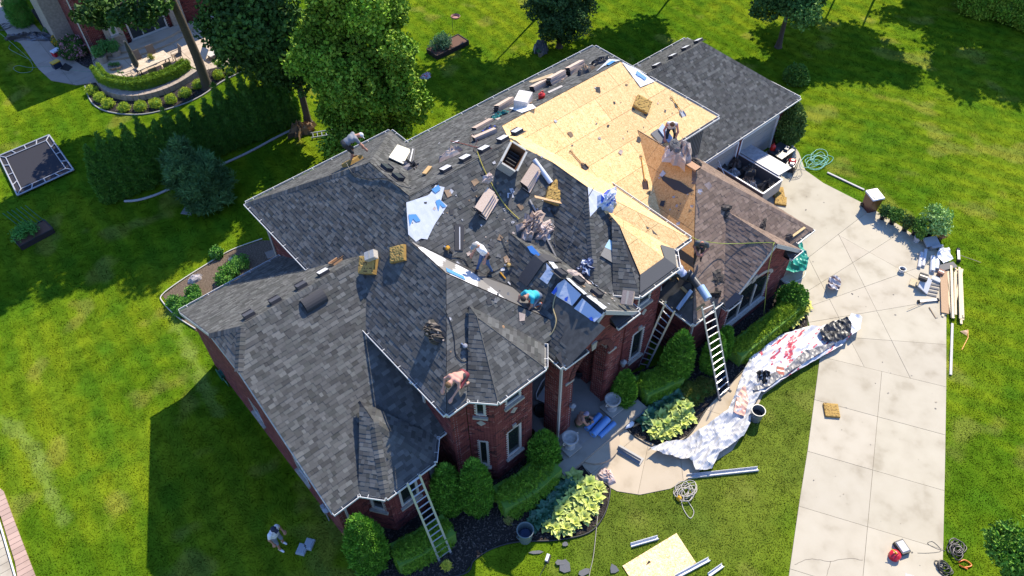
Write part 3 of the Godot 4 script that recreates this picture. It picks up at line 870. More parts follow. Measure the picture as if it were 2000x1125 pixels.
	roof_slope([Vector3(10.2,6.1,-1.93),Vector3(14.65,6.1,-1.93),Vector3(18.58,3,-5.86),Vector3(10.2,3,-5.86)],mid)
	roof_slope([Vector3(14.65,6.1,-1.93),Vector3(18.58,3,-5.86),Vector3(18.58,3,2.0)],mid)
	flush_shingles()
	# ---------- caps
	var nml := nrm(ml); var nup := Vector3(0,1,0)
	ridge_cap(W[0],Vector3(-7.0,7.25,.135),Vector3(0,1,.65).normalized(),Vector3(0,1,-.65).normalized(),grey)
	ridge_cap(W[1],W[0],Vector3(0,1,.65).normalized(),Vector3(-.78,1,0).normalized(),grey)
	ridge_cap(W[2],W[0],Vector3(0,1,-.65).normalized(),Vector3(-.78,1,0).normalized(),grey)
	ridge_cap(Vector3(-8.49,6,-6.74),Vector3(-5.1,8.75,-2.5),nml,nrm(rlb),dark)
	ridge_cap(Vector3(-1.28,6,-6.74),Vector3(-4.885,8.92,-2.25),nrm(rlb),nrm(rlr),mid)
	ridge_cap(bA,bB,nrm([bp[0],bp[1],bB]),nrm([bp[3],bp[2],bB]),grey,.14)
	ridge_cap(bp[1],bB,nrm([bp[0],bp[1],bB]),nrm([bB,bp[1],bp[2]]),grey)
	ridge_cap(bp[2],bB,nrm([bp[3],bp[2],bB]),nrm([bB,bp[1],bp[2]]),grey)
	ridge_cap(Vector3(-1.61,6,6.7),Vector3(.6,7.77,3.9),nrm(dl),nrm(df),dark)
	ridge_cap(Vector3(10.5,6.1,-1.93),Vector3(14.65,6.1,-1.93),Vector3(0,1,.79).normalized(),Vector3(0,1,-.79).normalized(),dark)
	ridge_cap(Vector3(18.58,3,2),Vector3(14.65,6.1,-1.93),Vector3(0,1,.79).normalized(),Vector3(.79,1,0).normalized(),dark)
	ridge_cap(Vector3(18.58,3,-5.86),Vector3(14.65,6.1,-1.93),Vector3(0,1,-.79).normalized(),Vector3(.79,1,0).normalized(),dark)
	ridge_cap(Vector3(10.5,3.2,8.4),Vector3(6.4,6.6,4.47),Vector3(.83,1,0).normalized(),Vector3(0,1,.865).normalized(),brown)
	ridge_cap(Vector3(6.67,5.12,5.8),Vector3(6.67,5.12,8.75),Vector3(-.82,1,0).normalized(),Vector3(.82,1,0).normalized(),brown)
	ridge_cap(Vector3(5.95,6.2,4.9),Vector3(6.4,6.6,4.47),Vector3(-.85,1,0).normalized(),Vector3(0,1,.865).normalized(),brown)
	# ---------- gutters and fascias
	var X := Vector3.RIGHT; var Z := Vector3.BACK
	for g in [[Vector3(-8.49,6,-6.74),Vector3(-8.49,6,-1.85),-X],[Vector3(-8.49,6,1.95),Vector3(-8.49,6,6.75),-X],[Vector3(-8.49,6,6.75),tp[0],Z],[tp[0],tp[1],Vector3(-.72,0,.69)],[tp[1],tp[2],Z],[tp[2],tp[3],Vector3(.73,0,.68)],
			[Vector3(-8.49,6,-6.74),Vector3(-1.28,6,-6.74),-Z],[Vector3(-1.28,6,-6.74),Vector3(-1.28,6,-5.52),X],[Vector3(-1.28,6,-5.52),Vector3(10.45,6,-5.52),-Z],[Vector3(10.45,6,-5.52),Vector3(10.45,6,2.42),X],[Vector3(10.45,6,2.42),Vector3(7.7,6,2.42),Z],
			[Vector3(3.51,6,2.3),Vector3(3.51,6,6.7),X],[Vector3(3.51,6,6.7),dp[3],Z],[dp[3],dp[2],Vector3(.73,0,.68)],[dp[2],dp[1],Z],[dp[1],dp[0],Vector3(-.73,0,.68)],
			[Vector3(-4.22,5.7,6.2),Vector3(-4.22,5.7,7.75),-X],[Vector3(-4.22,5.7,7.75),Vector3(-3.1,5.7,7.75),Z],[Vector3(-.48,5.7,7.3),Vector3(-.48,5.7,7.75),X],[Vector3(-.48,5.7,7.75),Vector3(-1.6,5.7,7.75),Z],
			[Vector3(-12.85,3.5,5.9),bp[0],Z],[bp[0],bp[1],Vector3(-.75,0,.65)],[bp[1],bp[2],Z],[bp[2],bp[3],Vector3(.75,0,.65)],[bp[3],Vector3(-8.15,3.5,5.88),Z],[Vector3(-12.85,3.5,-5.63),Vector3(-8.2,3.5,-5.63),-Z],
			[Vector3(2.4,3.2,6.5),Vector3(2.4,3.2,8.4),-X],[Vector3(2.4,3.2,8.4),Vector3(4.14,3.2,8.4),Z],[Vector3(4.14,3.05,8.75),Vector3(4.9,3.05,8.75),Z],[Vector3(8.4,3.05,8.75),Vector3(9.2,3.05,8.75),Z],[Vector3(9.25,3.2,8.4),Vector3(10.5,3.2,8.4),Z],
			[Vector3(10.4,3,2.0),Vector3(18.58,3,2.0),Z],[Vector3(18.58,3,2.0),Vector3(18.58,3,-5.86),X],[Vector3(10.45,3,-5.86),Vector3(18.58,3,-5.86),-Z]]:
		gutter(g[0],g[1],g[2].normalized())
	for g in [[[Vector3(-8.49,6,-6.74),Vector3(-8.49,6,6.75)],X],[[Vector3(-8.49,6,6.75),tp[0],tp[1],tp[2],tp[3]],-Z],[[Vector3(-1.61,6,6.7),dp[0],dp[1],dp[2],dp[3],Vector3(3.51,6,6.7)],-Z],[[Vector3(3.51,6,2.3),Vector3(3.51,6,6.7)],-X],[[Vector3(7.1,6,2.42),Vector3(10.45,6,2.42)],-Z],[[Vector3(-8.49,6,-6.74),Vector3(-1.28,6,-6.74)],Z],[[Vector3(-12.85,3.5,5.9),bp[0],bp[1],bp[2],bp[3],Vector3(-8.15,3.5,5.88)],-Z],[[Vector3(2.4,3.2,6.5),Vector3(2.4,3.2,8.4)],X],[[Vector3(2.4,3.2,8.4),Vector3(4.14,3.2,8.4)],-Z],[[Vector3(10.2,3,2.0),Vector3(18.58,3,2.0)],-Z],[[Vector3(9.2,3.2,8.4),Vector3(10.5,3.2,8.4)],-Z]]:
		fascia(g[0],g[1])
	# rake boards
	var rk: MB
	for e in [[Vector3(-2.35,7.25,7.76),Vector3(-4.22,5.7,7.76)],[Vector3(-2.35,7.25,7.76),Vector3(-.48,5.7,7.76)],[Vector3(6.67,5.12,8.76),Vector3(4.14,3.05,8.76)],[Vector3(6.67,5.12,8.76),Vector3(9.2,3.05,8.76)]]:
		rk = MB.new(); rk.bar(e[0] - Vector3(0,.1,0),e[1] - Vector3(0,.1,0),.03,.17)
		rk.bar(e[0] - Vector3(0,.17,.17),e[1] - Vector3(0,.17,.17),.34,.02); obj(rk,"rake_board",M.trim,house)
	for e in [[Vector3(-12.86,3.5,5.9),W[1]],[Vector3(-12.86,3.5,-5.63),W[2]],[W[1],W[2]]]:
		rk = MB.new(); rk.bar(e[0] - Vector3(.01,.1,0),e[1] - Vector3(.01,.1,0),.03,.16); obj(rk,"rake_board",M.trim,house)
	# small return roofs at the gable feet
	for e in [[-4.22,-3.1,5.7,7.35,7.75],[-1.6,-.48,5.7,7.35,7.75],[4.14,4.9,3.05,8.4,8.75],[8.4,9.2,3.05,8.4,8.75]]:
		var rt := MB.new()
		var a := Vector3(e[0],e[2],e[4]); var b := Vector3(e[1],e[2],e[4]); var d := Vector3(e[1],e[2] + .25,e[3]); var f := Vector3(e[0],e[2] + .25,e[3])
		rt.quad(a,f,d,b); rt.quad(a,b,Vector3(e[1],e[2] - .12,e[4]),Vector3(e[0],e[2] - .12,e[4])); rt.quad(a - Vector3(0,.12,0),b - Vector3(0,.12,0),Vector3(e[1],e[2] - .12,e[3]),Vector3(e[0],e[2] - .12,e[3]))
		rt.tri(a,f,Vector3(e[0],e[2],e[3])); rt.tri(b,Vector3(e[1],e[2],e[3]),d)
		obj(rt,"gable_return",M.dark,house)
	make_walls()

func make_walls():
	var X := Vector3.RIGHT; var Z := Vector3.BACK
	var R := func(x0: float,y0: float,w: float,h: float) -> Array: return [Vector2(x0,y0),Vector2(x0 + w,y0),Vector2(x0 + w,y0 + h),Vector2(x0,y0 + h)]
	# left wing gable wall (faces -x)
	brick_wall(Vector3(-12.62,0,-5.3),Z,[Vector2(0,0),Vector2(10.85,0),Vector2(10.85,3.55),Vector2(6.55,6.4),Vector2(4.3,6.4),Vector2(0,3.55)],[Rect2(4.2,1.2,.9,1.1),Rect2(7.6,1.2,.9,1.1)])
	for z in [4.2,7.6]: window_in(Vector3(-12.62,1.2,-5.3 + z),Z,.9,1.1)
	brick_wall(Vector3(-12.62,0,5.55),X,R.call(0,0,1.1,3.4))
	brick_wall(Vector3(-8.7,0,5.55),X,R.call(0,0,.6,3.4))
	var b0 := Vector3(-11.55,0,5.5); var b1 := Vector3(-11.02,0,6.25); var b2 := Vector3(-9.3,0,6.25); var b3 := Vector3(-8.7,0,5.5)
	var L: float
	L = b0.distance_to(b1); brick_wall(b0,(b1 - b0).normalized(),R.call(0,0,L,3.4),[Rect2(.17,1.55,.57,1.5)])
	window_in(b0 + (b1 - b0).normalized() * .17 + Vector3(0,1.55,0),(b1 - b0).normalized(),.57,1.5)
	brick_wall(b1,X,R.call(0,0,1.72,3.4),[Rect2(.42,1.35,.8,1.5)])
	window_in(b1 + Vector3(.42,1.35,0),X,.8,1.5)
	L = b2.distance_to(b3); brick_wall(b2,(b3 - b2).normalized(),R.call(0,0,L,3.4),[Rect2(.17,1.55,.6,1.4)])
	window_in(b2 + (b3 - b2).normalized() * .17 + Vector3(0,1.55,0),(b3 - b2).normalized(),.6,1.4)
	brick_wall(Vector3(-8.2,0,-5.3),-X,R.call(0,0,4.4,3.5),[],.2,false)
	# main block left wall
	brick_wall(Vector3(-8.15,0,-6.4),Z,R.call(0,0,12.8,5.95),[])
	brick_wall(Vector3(-8.15,0,6.4),X,R.call(0,0,.67,5.95))
	var t0 := Vector3(-7.48,0,6.42); var t1 := Vector3(-6.84,0,7.13); var t2 := Vector3(-5.1,0,7.13); var t3 := Vector3(-4.5,0,6.45)
	var d1 := (t1 - t0).normalized()
	brick_wall(t0,d1,R.call(0,0,t0.distance_to(t1),5.95),[Rect2(.26,1.03,.42,1.8),Rect2(.26,4.5,.42,.95)])
	window_in(t0 + d1 * .26 + Vector3(0,1.03,0),d1,.42,1.8); window_in(t0 + d1 * .26 + Vector3(0,4.5,0),d1,.42,.95)
	diamond(t0 + d1 * .47 + Vector3(0,4.05,0),d1)
	brick_wall(t1,X,R.call(0,0,1.74,5.95),[Rect2(.48,1.05,.74,1.85),Rect2(.48,4.6,.76,.8)])
	window_in(t1 + Vector3(.48,1.05,0),X,.74,1.85); window_in(t1 + Vector3(.48,4.6,0),X,.76,.8)
	diamond(t1 + Vector3(.87,4.07,0),X); stone_block(t1 + Vector3(.85,3.05,0),X,.14,.26,"keystone",.3)
	# upright soldier bricks over the lower window
	var so := MB.new()
	for i in 11: so.box(Transform3D(Basis(),t1 + Vector3(.4 + i * .09,3.05,.0)),Vector3(.07,.24,.06),jit(Color(.15,.04,.034),.25))
	obj(so,"soldier_course",M.brick,house)
	brick_wall(t2,(t3 - t2).normalized(),R.call(0,0,t2.distance_to(t3),5.95))
	brick_wall(Vector3(-4.5,0,6.45),-Z,R.call(0,0,2.2,5.95),[Rect2(.4,2.6,1.1,1.6)])
	window_in(Vector3(-4.5,2.6,6.05),-Z,1.1,1.6)
	# entry behind the porch: wall, dark door
	brick_wall(Vector3(-4.5,0,4.3),X,R.call(0,0,4.2,5.95),[Rect2(1.5,.4,1.5,2.7)])
	var dm := MB.new(); dm.box(Transform3D(Basis(),Vector3(-2.25,1.65,4.28)),Vector3(1.4,2.5,.06))
	obj(dm,"front_door",mat(lin(.05,.03,.02),.4),house)
	# porch front with its arch; pillars reach the ground
	var arch := [Vector2(0,0),Vector2(.76,0),Vector2(.76,3.75)]
	for i in range(1,12):
		var a := PI * i / 12.0
		arch.append(Vector2(1.69 - cos(a) * .93,3.75 + sin(a) * 1.05))
	arch.append_array([Vector2(2.62,3.75),Vector2(2.62,0),Vector2(3.36,0),Vector2(3.36,5.75),Vector2(1.7,7.05),Vector2(0,5.75)])
	brick_wall(Vector3(-4.05,0,7.4),X,arch,[],.35)
	for e in [[-4.05,.76],[-1.43,.74]]:
		brick_wall(Vector3(e[0],0,6.7),Z,R.call(0,0,.7,4.8)); brick_wall(Vector3(e[0] + e[1],0,7.4),-Z,R.call(0,0,.7,4.8)); brick_wall(Vector3(e[0] + e[1],0,6.7),-X,R.call(0,0,e[1],4.8))
	# arch ring of upright bricks
	var ar := MB.new()
	for i in 26:
		var a := PI * (i + .5) / 26.0
		var p := Vector3(-4.05 + 1.69 - cos(a) * 1.05,3.75 + sin(a) * 1.17,7.415)
		ar.box(Transform3D(Basis(Vector3.BACK,PI / 2 - a),p),Vector3(.1,.24,.08),jit(Color(.16,.045,.036),.25))
	obj(ar,"arch_ring",M.brick,house)
	stone_block(Vector3(-2.36,4.95,7.4),X,.2,.42,"keystone",.35)
	for x in [-3.5,-1.25]: stone_block(Vector3(x,3.72,7.4),X,.42,.1,"impost_stone")
	for e in [[-3.3,6.0],[-.95,6.0]]: stone_block(Vector3(e[0] + .2,e[1] - .1,7.4),X,.2,.42,"stone_block")
	# porch ceiling and side openings closed above
	var pc := MB.new(); pc.box(Transform3D(Basis(),Vector3(-2.37,5.0,5.8)),Vector3(3.3,.1,2.9)); obj(pc,"porch_ceiling",M.trim,house)
	brick_wall(Vector3(-4.05,0,4.3),Z,[Vector2(0,4.2),Vector2(3.1,4.2),Vector2(3.1,5.7),Vector2(0,5.7)]); brick_wall(Vector3(-.69,0,7.4),-Z,[Vector2(0,4.2),Vector2(3.1,4.2),Vector2(3.1,5.7),Vector2(0,5.7)])
	# right front block and its bay
	brick_wall(Vector3(-1.3,0,6.35),X,R.call(0,0,.6,5.95))
	brick_wall(Vector3(-1.3,0,4.3),Z,R.call(0,0,2.05,5.95))
	var e0 := Vector3(-.72,0,6.4); var e1 := Vector3(-.15,0,7.07); var e2 := Vector3(1.68,0,7.07); var e3 := Vector3(2.3,0,6.4)
	brick_wall(e0,(e1 - e0).normalized(),R.call(0,0,e0.distance_to(e1),5.95))
	brick_wall(e1,X,R.call(0,0,1.83,5.95),[Rect2(.52,1.05,.75,1.85),Rect2(.52,4.55,.75,.72)])
	window_in(e1 + Vector3(.52,1.05,0),X,.75,1.85); window_in(e1 + Vector3(.52,4.55,0),X,.75,.72)
	stone_block(e1 + Vector3(.9,3.05,0),X,.14,.26,"keystone",.3); diamond(e1 + Vector3(1.0,4.0,0),X,"diamond_stone",.16,.2)
	brick_wall(e2,(e3 - e2).normalized(),R.call(0,0,e2.distance_to(e3),5.95),[Rect2(.25,4.5,.45,.8)])
	window_in(e2 + (e3 - e2).normalized() * .25 + Vector3(0,4.5,0),(e3 - e2).normalized(),.45,.8)
	brick_wall(Vector3(2.3,0,6.38),X,R.call(0,0,.88,5.95))
	brick_wall(Vector3(3.16,0,6.4),-Z,[Vector2(0,3),Vector2(4.6,3),Vector2(4.6,5.95),Vector2(0,5.95)])
	# right wing
	brick_wall(Vector3(2.75,0,6.4),Z,R.call(0,0,1.7,3.1))
	brick_wall(Vector3(2.75,0,8.1),X,R.call(0,0,1.65,3.1))
	brick_wall(Vector3(4.4,0,8.42),X,[Vector2(0,0),Vector2(4.55,0),Vector2(4.55,3.1),Vector2(2.27,4.98),Vector2(0,3.1)],[Rect2(.55,.7,2.85,1.62),Rect2(.9,2.3,2.2,.3),Rect2(1.35,2.5,1.25,.25)])
	window_in(Vector3(4.95,.7,8.42),X,2.85,1.6,3,false,.58)
	stone_block(Vector3(6.35,3.0,8.42),X,.22,.4,"keystone",.3); stone_block(Vector3(6.6,3.9,8.42),X,.16,.42)
	brick_wall(Vector3(8.95,0,8.42),-Z,R.call(0,0,.4,3.1)); brick_wall(Vector3(8.95,0,8.05),X,R.call(0,0,1.2,3.1)); brick_wall(Vector3(10.15,0,8.05),-Z,R.call(0,0,6.4,3.1))
	# raised wall between the big slope and the garage roof: grey ribbed siding
	var sd := MB.new()
	sd.box(Transform3D(Basis(),Vector3(8.6,4.85,2.05)),Vector3(3.0,1.9,.06),Color(.11,.115,.11))
	for i in 24: sd.box(Transform3D(Basis(),Vector3(7.15 + i * .125,4.85,2.09)),Vector3(.05,1.9,.03),Color(.14,.145,.14))
	obj(sd,"siding_panel",M.vert,house)
	brick_wall(Vector3(10.1,0,2.05),-Z,[Vector2(0,2.5),Vector2(7.3,2.5),Vector2(7.3,5.95),Vector2(0,5.95)],[],.2,false)
	brick_wall(Vector3(10.1,0,-5.2),-X,R.call(0,0,11.4,5.95),[],.2,false); brick_wall(Vector3(-1.6,0,-6.4),-X,R.call(0,0,6.6,5.95),[],.2,false)
	# garage front with two doors
	var gh := [Rect2(.9,0,3.1,2.15),Rect2(4.3,0,3.1,2.15)]
	brick_wall(Vector3(10.2,0,1.65),X,R.call(0,0,7.9,2.95),gh)
	brick_wall(Vector3(18.1,0,1.65),-Z,R.call(0,0,7.1,2.95)); brick_wall(Vector3(18.1,0,-5.45),-X,R.call(0,0,8,2.95),[],.2,false)
	for g in gh:
		var dr := part("garage_door",house)
		for i in 4:
			var pn := MB.new(); pn.box(Transform3D(Basis(),Vector3(10.2 + g.position.x + g.size.x / 2,.27 + i * .535,1.58)),Vector3(g.size.x - .1,.52,.05),Color(.3,.29,.27)); obj(pn,"panel",M.vert,dr)
		var fr := MB.new()
		for x in [g.position.x,g.end.x]: fr.box(Transform3D(Basis(),Vector3(10.2 + x,1.07,1.63)),Vector3(.1,2.15,.1))
		fr.box(Transform3D(Basis(),Vector3(10.2 + g.position.x + g.size.x / 2,2.18,1.63)),Vector3(g.size.x,.1,.1)); obj(fr,"frame",M.white,dr)
	flush_bricks()
	downspout([Vector3(-12.35,3.35,5.78),Vector3(-12.35,3.1,5.62),Vector3(-12.35,.25,5.62),Vector3(-12.55,.1,5.75)])
	downspout([Vector3(-3.95,5.55,7.6),Vector3(-4.0,5.2,7.46),Vector3(-4.0,.1,7.46)])
	downspout([Vector3(2.9,3.05,8.3),Vector3(2.9,2.8,8.14),Vector3(2.9,.1,8.14)])
	downspout([Vector3(-8.62,5.9,4.9),Vector3(-8.4,5.5,4.9),Vector3(-8.22,5.3,4.9),Vector3(-8.22,4.3,4.9)])
	# inside: a floor of darkness so that no daylight leaks through
	var inn := MB.new(); inn.box(Transform3D(Basis(),Vector3(1,2.8,-1.6)),Vector3(17.6,5.4,6.6)); inn.box(Transform3D(Basis(),Vector3(-10.4,1.7,0)),Vector3(4,3.3,10)); obj(inn,"interior",M.dark,house)


const PN := {"ML": Vector3(-.81,1,0),"LR": Vector3(.8,1,0),"LF": Vector3(0,1,.675),"CF": Vector3(0,1,.685),"MR": Vector3(0,1,-.504),"DL": Vector3(-.8,1,0),"DR": Vector3(.8,1,0),"DF": Vector3(0,1,.633),"OF": Vector3(0,1,.479),"PL": Vector3(-.83,1,0),"PR": Vector3(.83,1,0),"WF": Vector3(0,1,.65),"WR": Vector3(0,1,-.65),"RWL": Vector3(-.85,1,0),"RWF": Vector3(0,1,.865),"SGL": Vector3(-.82,1,0),"SGR": Vector3(.82,1,0),"GF": Vector3(0,1,.79),"GB": Vector3(0,1,-.79),"RLR": Vector3(.81,1,0),"RLB": Vector3(0,1,-.65),"UP": Vector3(0,1,0)}

# a place on a named slope: y out of the roof, turned about that axis
func on(pl: String,at: Vector3,turn := 0.0,lift := 0.0) -> Transform3D:
	var nn: Vector3 = PN[pl].normalized()
	var h := Vector3.UP.cross(nn)
	h = Vector3.RIGHT if h.length() < .01 else h.normalized()
	return Transform3D(Basis(h,nn,h.cross(nn)).rotated(nn,turn),at + nn * lift)

func place(o: Node3D,t: Transform3D) -> Node3D:
	o.transform = t
	return o

# boards nailed to a slope, each sheet a part, laid in staggered rows
func osb_sheets(pts: Array,k: Color,parent: Node,off := .012,sw := 2.44,sh := 1.22):
	var pn: Vector3 = (pts[1] - pts[0]).cross(pts[2] - pts[0]).normalized()
	for i in range(3,pts.size()): pts[i].y = pts[0].y - (pn.x * (pts[i].x - pts[0].x) + pn.z * (pts[i].z - pts[0].z)) / pn.y
	var f := slope_frame(pts); var o: Vector3 = f[0]; var h: Vector3 = f[1]; var s: Vector3 = f[2]; var nn: Vector3 = f[3]
	var poly := PackedVector2Array(); 
	for p in pts: poly.append(v2of(p,o,h,s))
	var lo := poly[0]; var hi := poly[0]
	for q in poly: lo = lo.min(q); hi = hi.max(q)
	var row := 0; var v := lo.y - .05
	while v < hi.y:
		var u := lo.x - (sw / 2 if row % 2 else .3)
		while u < hi.x:
			var r := PackedVector2Array([Vector2(u,v),Vector2(u + sw,v),Vector2(u + sw,v + sh),Vector2(u,v + sh)])
			for pc in Geometry2D.intersect_polygons(r,poly):
				for q in Geometry2D.offset_polygon(pc,-.006):
					sheet(q,o,h,s,nn,off + rng.randf_range(0,.006),jit(k,.1),"osb_sheet",M.osb,parent)
			u += sw
		v += sh; row += 1

func sheet(q: PackedVector2Array,o: Vector3,h: Vector3,s: Vector3,nn: Vector3,off: float,k: Color,called: String,m: Material,parent: Node,thick := .012) -> MeshInstance3D:
	var mb := MB.new()
	var ix := Geometry2D.triangulate_polygon(q)
	for i in range(0,ix.size(),3):
		var a := o + h * q[ix[i]].x + s * q[ix[i]].y + nn * off; var b := o + h * q[ix[i + 1]].x + s * q[ix[i + 1]].y + nn * off; var d := o + h * q[ix[i + 2]].x + s * q[ix[i + 2]].y + nn * off
		if (d - a).cross(b - a).dot(nn) < 0: var t := b; b = d; d = t
		mb.tri(a,b,d,k)
	for i in q.size():
		var a := o + h * q[i].x + s * q[i].y + nn * off; var b := o + h * q[(i + 1) % q.size()].x + s * q[(i + 1) % q.size()].y + nn * off
		mb.quad(a,b,b - nn * thick,a - nn * thick,k)
	return obj(mb,called,m,parent)

# a flat cut piece on a slope given by its outline in space
func patch(pl: String,pts: Array,k: Color,called: String,m: Material,parent: Node,off := .02,thick := .006) -> MeshInstance3D:
	var nn: Vector3 = PN[pl].normalized()
	var h := Vector3.UP.cross(nn).normalized(); var s := nn.cross(h)
	var q := PackedVector2Array()
	for p in pts: q.append(v2of(p,pts[0],h,s))
	return sheet(q,pts[0],h,s,nn,off,k,called,m,parent,thick)

# wrinkled sheeting: the outline filled with a fine grid that is raised by folds
func wrinkled(pl: String,pts: Array,kfun: Callable,called: String,m: Material,parent: Node,amp := .02,step := .1,off := .02,fq := 2.2,str := Vector2(1,.6)) -> MeshInstance3D:
	var nn: Vector3 = PN[pl].normalized()
	var h := Vector3.UP.cross(nn); h = Vector3.RIGHT if h.length() < .01 else h.normalized()
	var s := nn.cross(h)
	var poly := PackedVector2Array()
	for p in pts: poly.append(v2of(p,pts[0],h,s))
	var lo := poly[0]; var hi := poly[0]
	for q in poly: lo = lo.min(q); hi = hi.max(q)
	var nz := FastNoiseLite.new(); nz.seed = rng.randi() % 999; nz.frequency = fq; nz.fractal_type = FastNoiseLite.FRACTAL_RIDGED; nz.fractal_octaves = 3
	var hgt := func(q: Vector2) -> float: return off + amp * (.5 + .5 * nz.get_noise_2d(q.x * str.x,q.y * str.y))
	var mb := MB.new()
	var at := func(q: Vector2) -> Vector3: return pts[0] + h * q.x + s * q.y + nn * hgt.call(q)
	var ny := int((hi.y - lo.y) / step) + 1; var nx := int((hi.x - lo.x) / step) + 1
	for j in ny:
		for i in nx:
			var a := lo + Vector2(i,j) * step
			var cell := PackedVector2Array([a,a + Vector2(step,0),a + Vector2(step,step),a + Vector2(0,step)])
			var ins := 0
			for q in cell: ins += 1 if Geometry2D.is_point_in_polygon(q,poly) else 0
			if ins == 0: continue
			var pcs := [cell] if ins == 4 else Geometry2D.intersect_polygons(cell,poly)
			for pc in pcs:
				var g := Vector2(hgt.call(a + Vector2(.01,0)) - hgt.call(a - Vector2(.01,0)),0)
				var k: Color = kfun.call(a)
				for t in range(1,pc.size() - 1):
					var A: Vector3 = at.call(pc[0]); var B: Vector3 = at.call(pc[t]); var D: Vector3 = at.call(pc[t + 1])
					if (D - A).cross(B - A).dot(nn) < 0: var w := B; B = D; D = w
					mb.tri(A,B,D,k)
	return obj(mb,called,m,parent)

# a shapeless heap of cloth, paper or scrap: a squashed, dented dome
func heap(t: Transform3D,size: Vector3,ks: Array,called: String,label: String,cat: String,m: Material = null,dent := .5,res := 18) -> MeshInstance3D:
	var mb := MB.new()
	var nz := FastNoiseLite.new(); nz.seed = rng.randi() % 9999; nz.frequency = 1.6; nz.fractal_octaves = 3
	var P := func(i: int,j: int) -> Vector3:
		var a := TAU * i / res; var r := float(j) / (res / 3.0)
		var d := Vector2(cos(a),sin(a)) * r
		var f := 1.0 + dent * nz.get_noise_2d(cos(a) * 2,sin(a) * 2)
		var y: float = sqrt(max(0.0,1 - r * r)) * (1 + dent * nz.get_noise_3d(d.x * 3,d.y * 3,7)) + dent * .6 * nz.get_noise_3d(d.x * 6,d.y * 6,3) * (1 - r)
		return Vector3(d.x * f * size.x * .5,max(y,.02) * size.y,d.y * f * size.z * .5)
	for j in res / 3:
		for i in res:
			var k: Color = ks[int(abs(nz.get_noise_2d(i * .7,j * 1.3 + 40)) * 3.0 * ks.size()) % ks.size()]
			mb.quad(P.call(i,j),P.call(i + 1,j),P.call(i + 1,j + 1),P.call(i,j + 1),jit(k,.15))
	var o := obj(mb,called,m if m else M.cloth)
	tag(o,label,cat); o.transform = t
	return o

func foam_pad(t: Transform3D,label: String,size := Vector3(.62,.16,.58)):
	# yellow upholstery foam used as a kneeling cushion, pitted on its face
	var mb := MB.new(); var n := 12
	var k := Color(.46,.29,.075)
	var P := func(i: int,j: int) -> Vector3:
		var x := float(i) / n - .5; var z := float(j) / n - .5
		var e: float = min(min(i,n - i),min(j,n - j))
		return Vector3(x * size.x,size.y - (.02 if e == 0 else 0.0) - (rng_hash(i,j,int(t.origin.x * 91)) * .03 if e > 0 else 0.0),z * size.z)
	for i in n:
		for j in n:
			mb.quad(P.call(i,j),P.call(i + 1,j),P.call(i + 1,j + 1),P.call(i,j + 1),jit(k,.12) if rng.randf() > .1 else jit(Color(.2,.11,.03),.2))
	for i in n:
		for e in [[i,0,i + 1,0],[i + 1,n,i,n],[0,i + 1,0,i],[n,i,n,i + 1]]:
			var a: Vector3 = P.call(e[0],e[1]); var b: Vector3 = P.call(e[2],e[3])
			mb.quad(b,a,Vector3(a.x * 1.02,0,a.z * 1.02),Vector3(b.x * 1.02,0,b.z * 1.02),jit(Color(.4,.24,.06),.15))
	var o := obj(mb,"foam_pad",M.cloth)
	tag(o,label,"foam pad","yellow foam pads"); o.transform = t

func rng_hash(i: int,j: int,s: int) -> float:
	var x := sin(i * 127.1 + j * 311.7 + s * 74.7) * 43758.5453
	return pow(x - floor(x),3)

func bundle(t: Transform3D,label: String,group := "shingle bundles on the roof",wrap := Color(.66,.53,.44)):
	var o := thing("shingle_bundle",label,"shingle bundle",Vector3.ZERO,0,group); o.transform = t
	var mb := MB.new()
	mb.box(Transform3D(Basis(),Vector3(0,.045,0)),Vector3(.98,.085,.33),jit(wrap,.12)); obj(mb,"wrapper",M.lumber,o)
	mb = MB.new()
	for i in 5: mb.box(Transform3D(Basis(),Vector3(rng.randf_range(-.008,.008),.012 + i * .017,0)),Vector3(1.0,.012,.322),jit(Color(.05,.05,.053),.3))
	obj(mb,"shingle_edges",M.shingle,o)
	mb = MB.new(); mb.box(Transform3D(Basis(),Vector3(.2,.045,.005)),Vector3(.26,.075,.335),Color(.02,.06,.42)); obj(mb,"blue_label",M.gloss,o)

func bundles(pl: String,at: Vector3,turn: float,n: int,label: String,slide := .04):
	for i in n:
		var t := on(pl,at,turn + rng.randf_range(-.05,.05),i * .088 + .02)
		t.origin += t.basis.z * (slide * (n - i)) + t.basis.x * rng.randf_range(-.03,.03)
		var rank: String = ["bottom","second","third","fourth","fifth"][i] if n > 1 else ""
		if n > 1 and i == n - 1: rank = "top"
		bundle(t,("%s bundle of %s" % [rank,label]) if n > 1 else label)

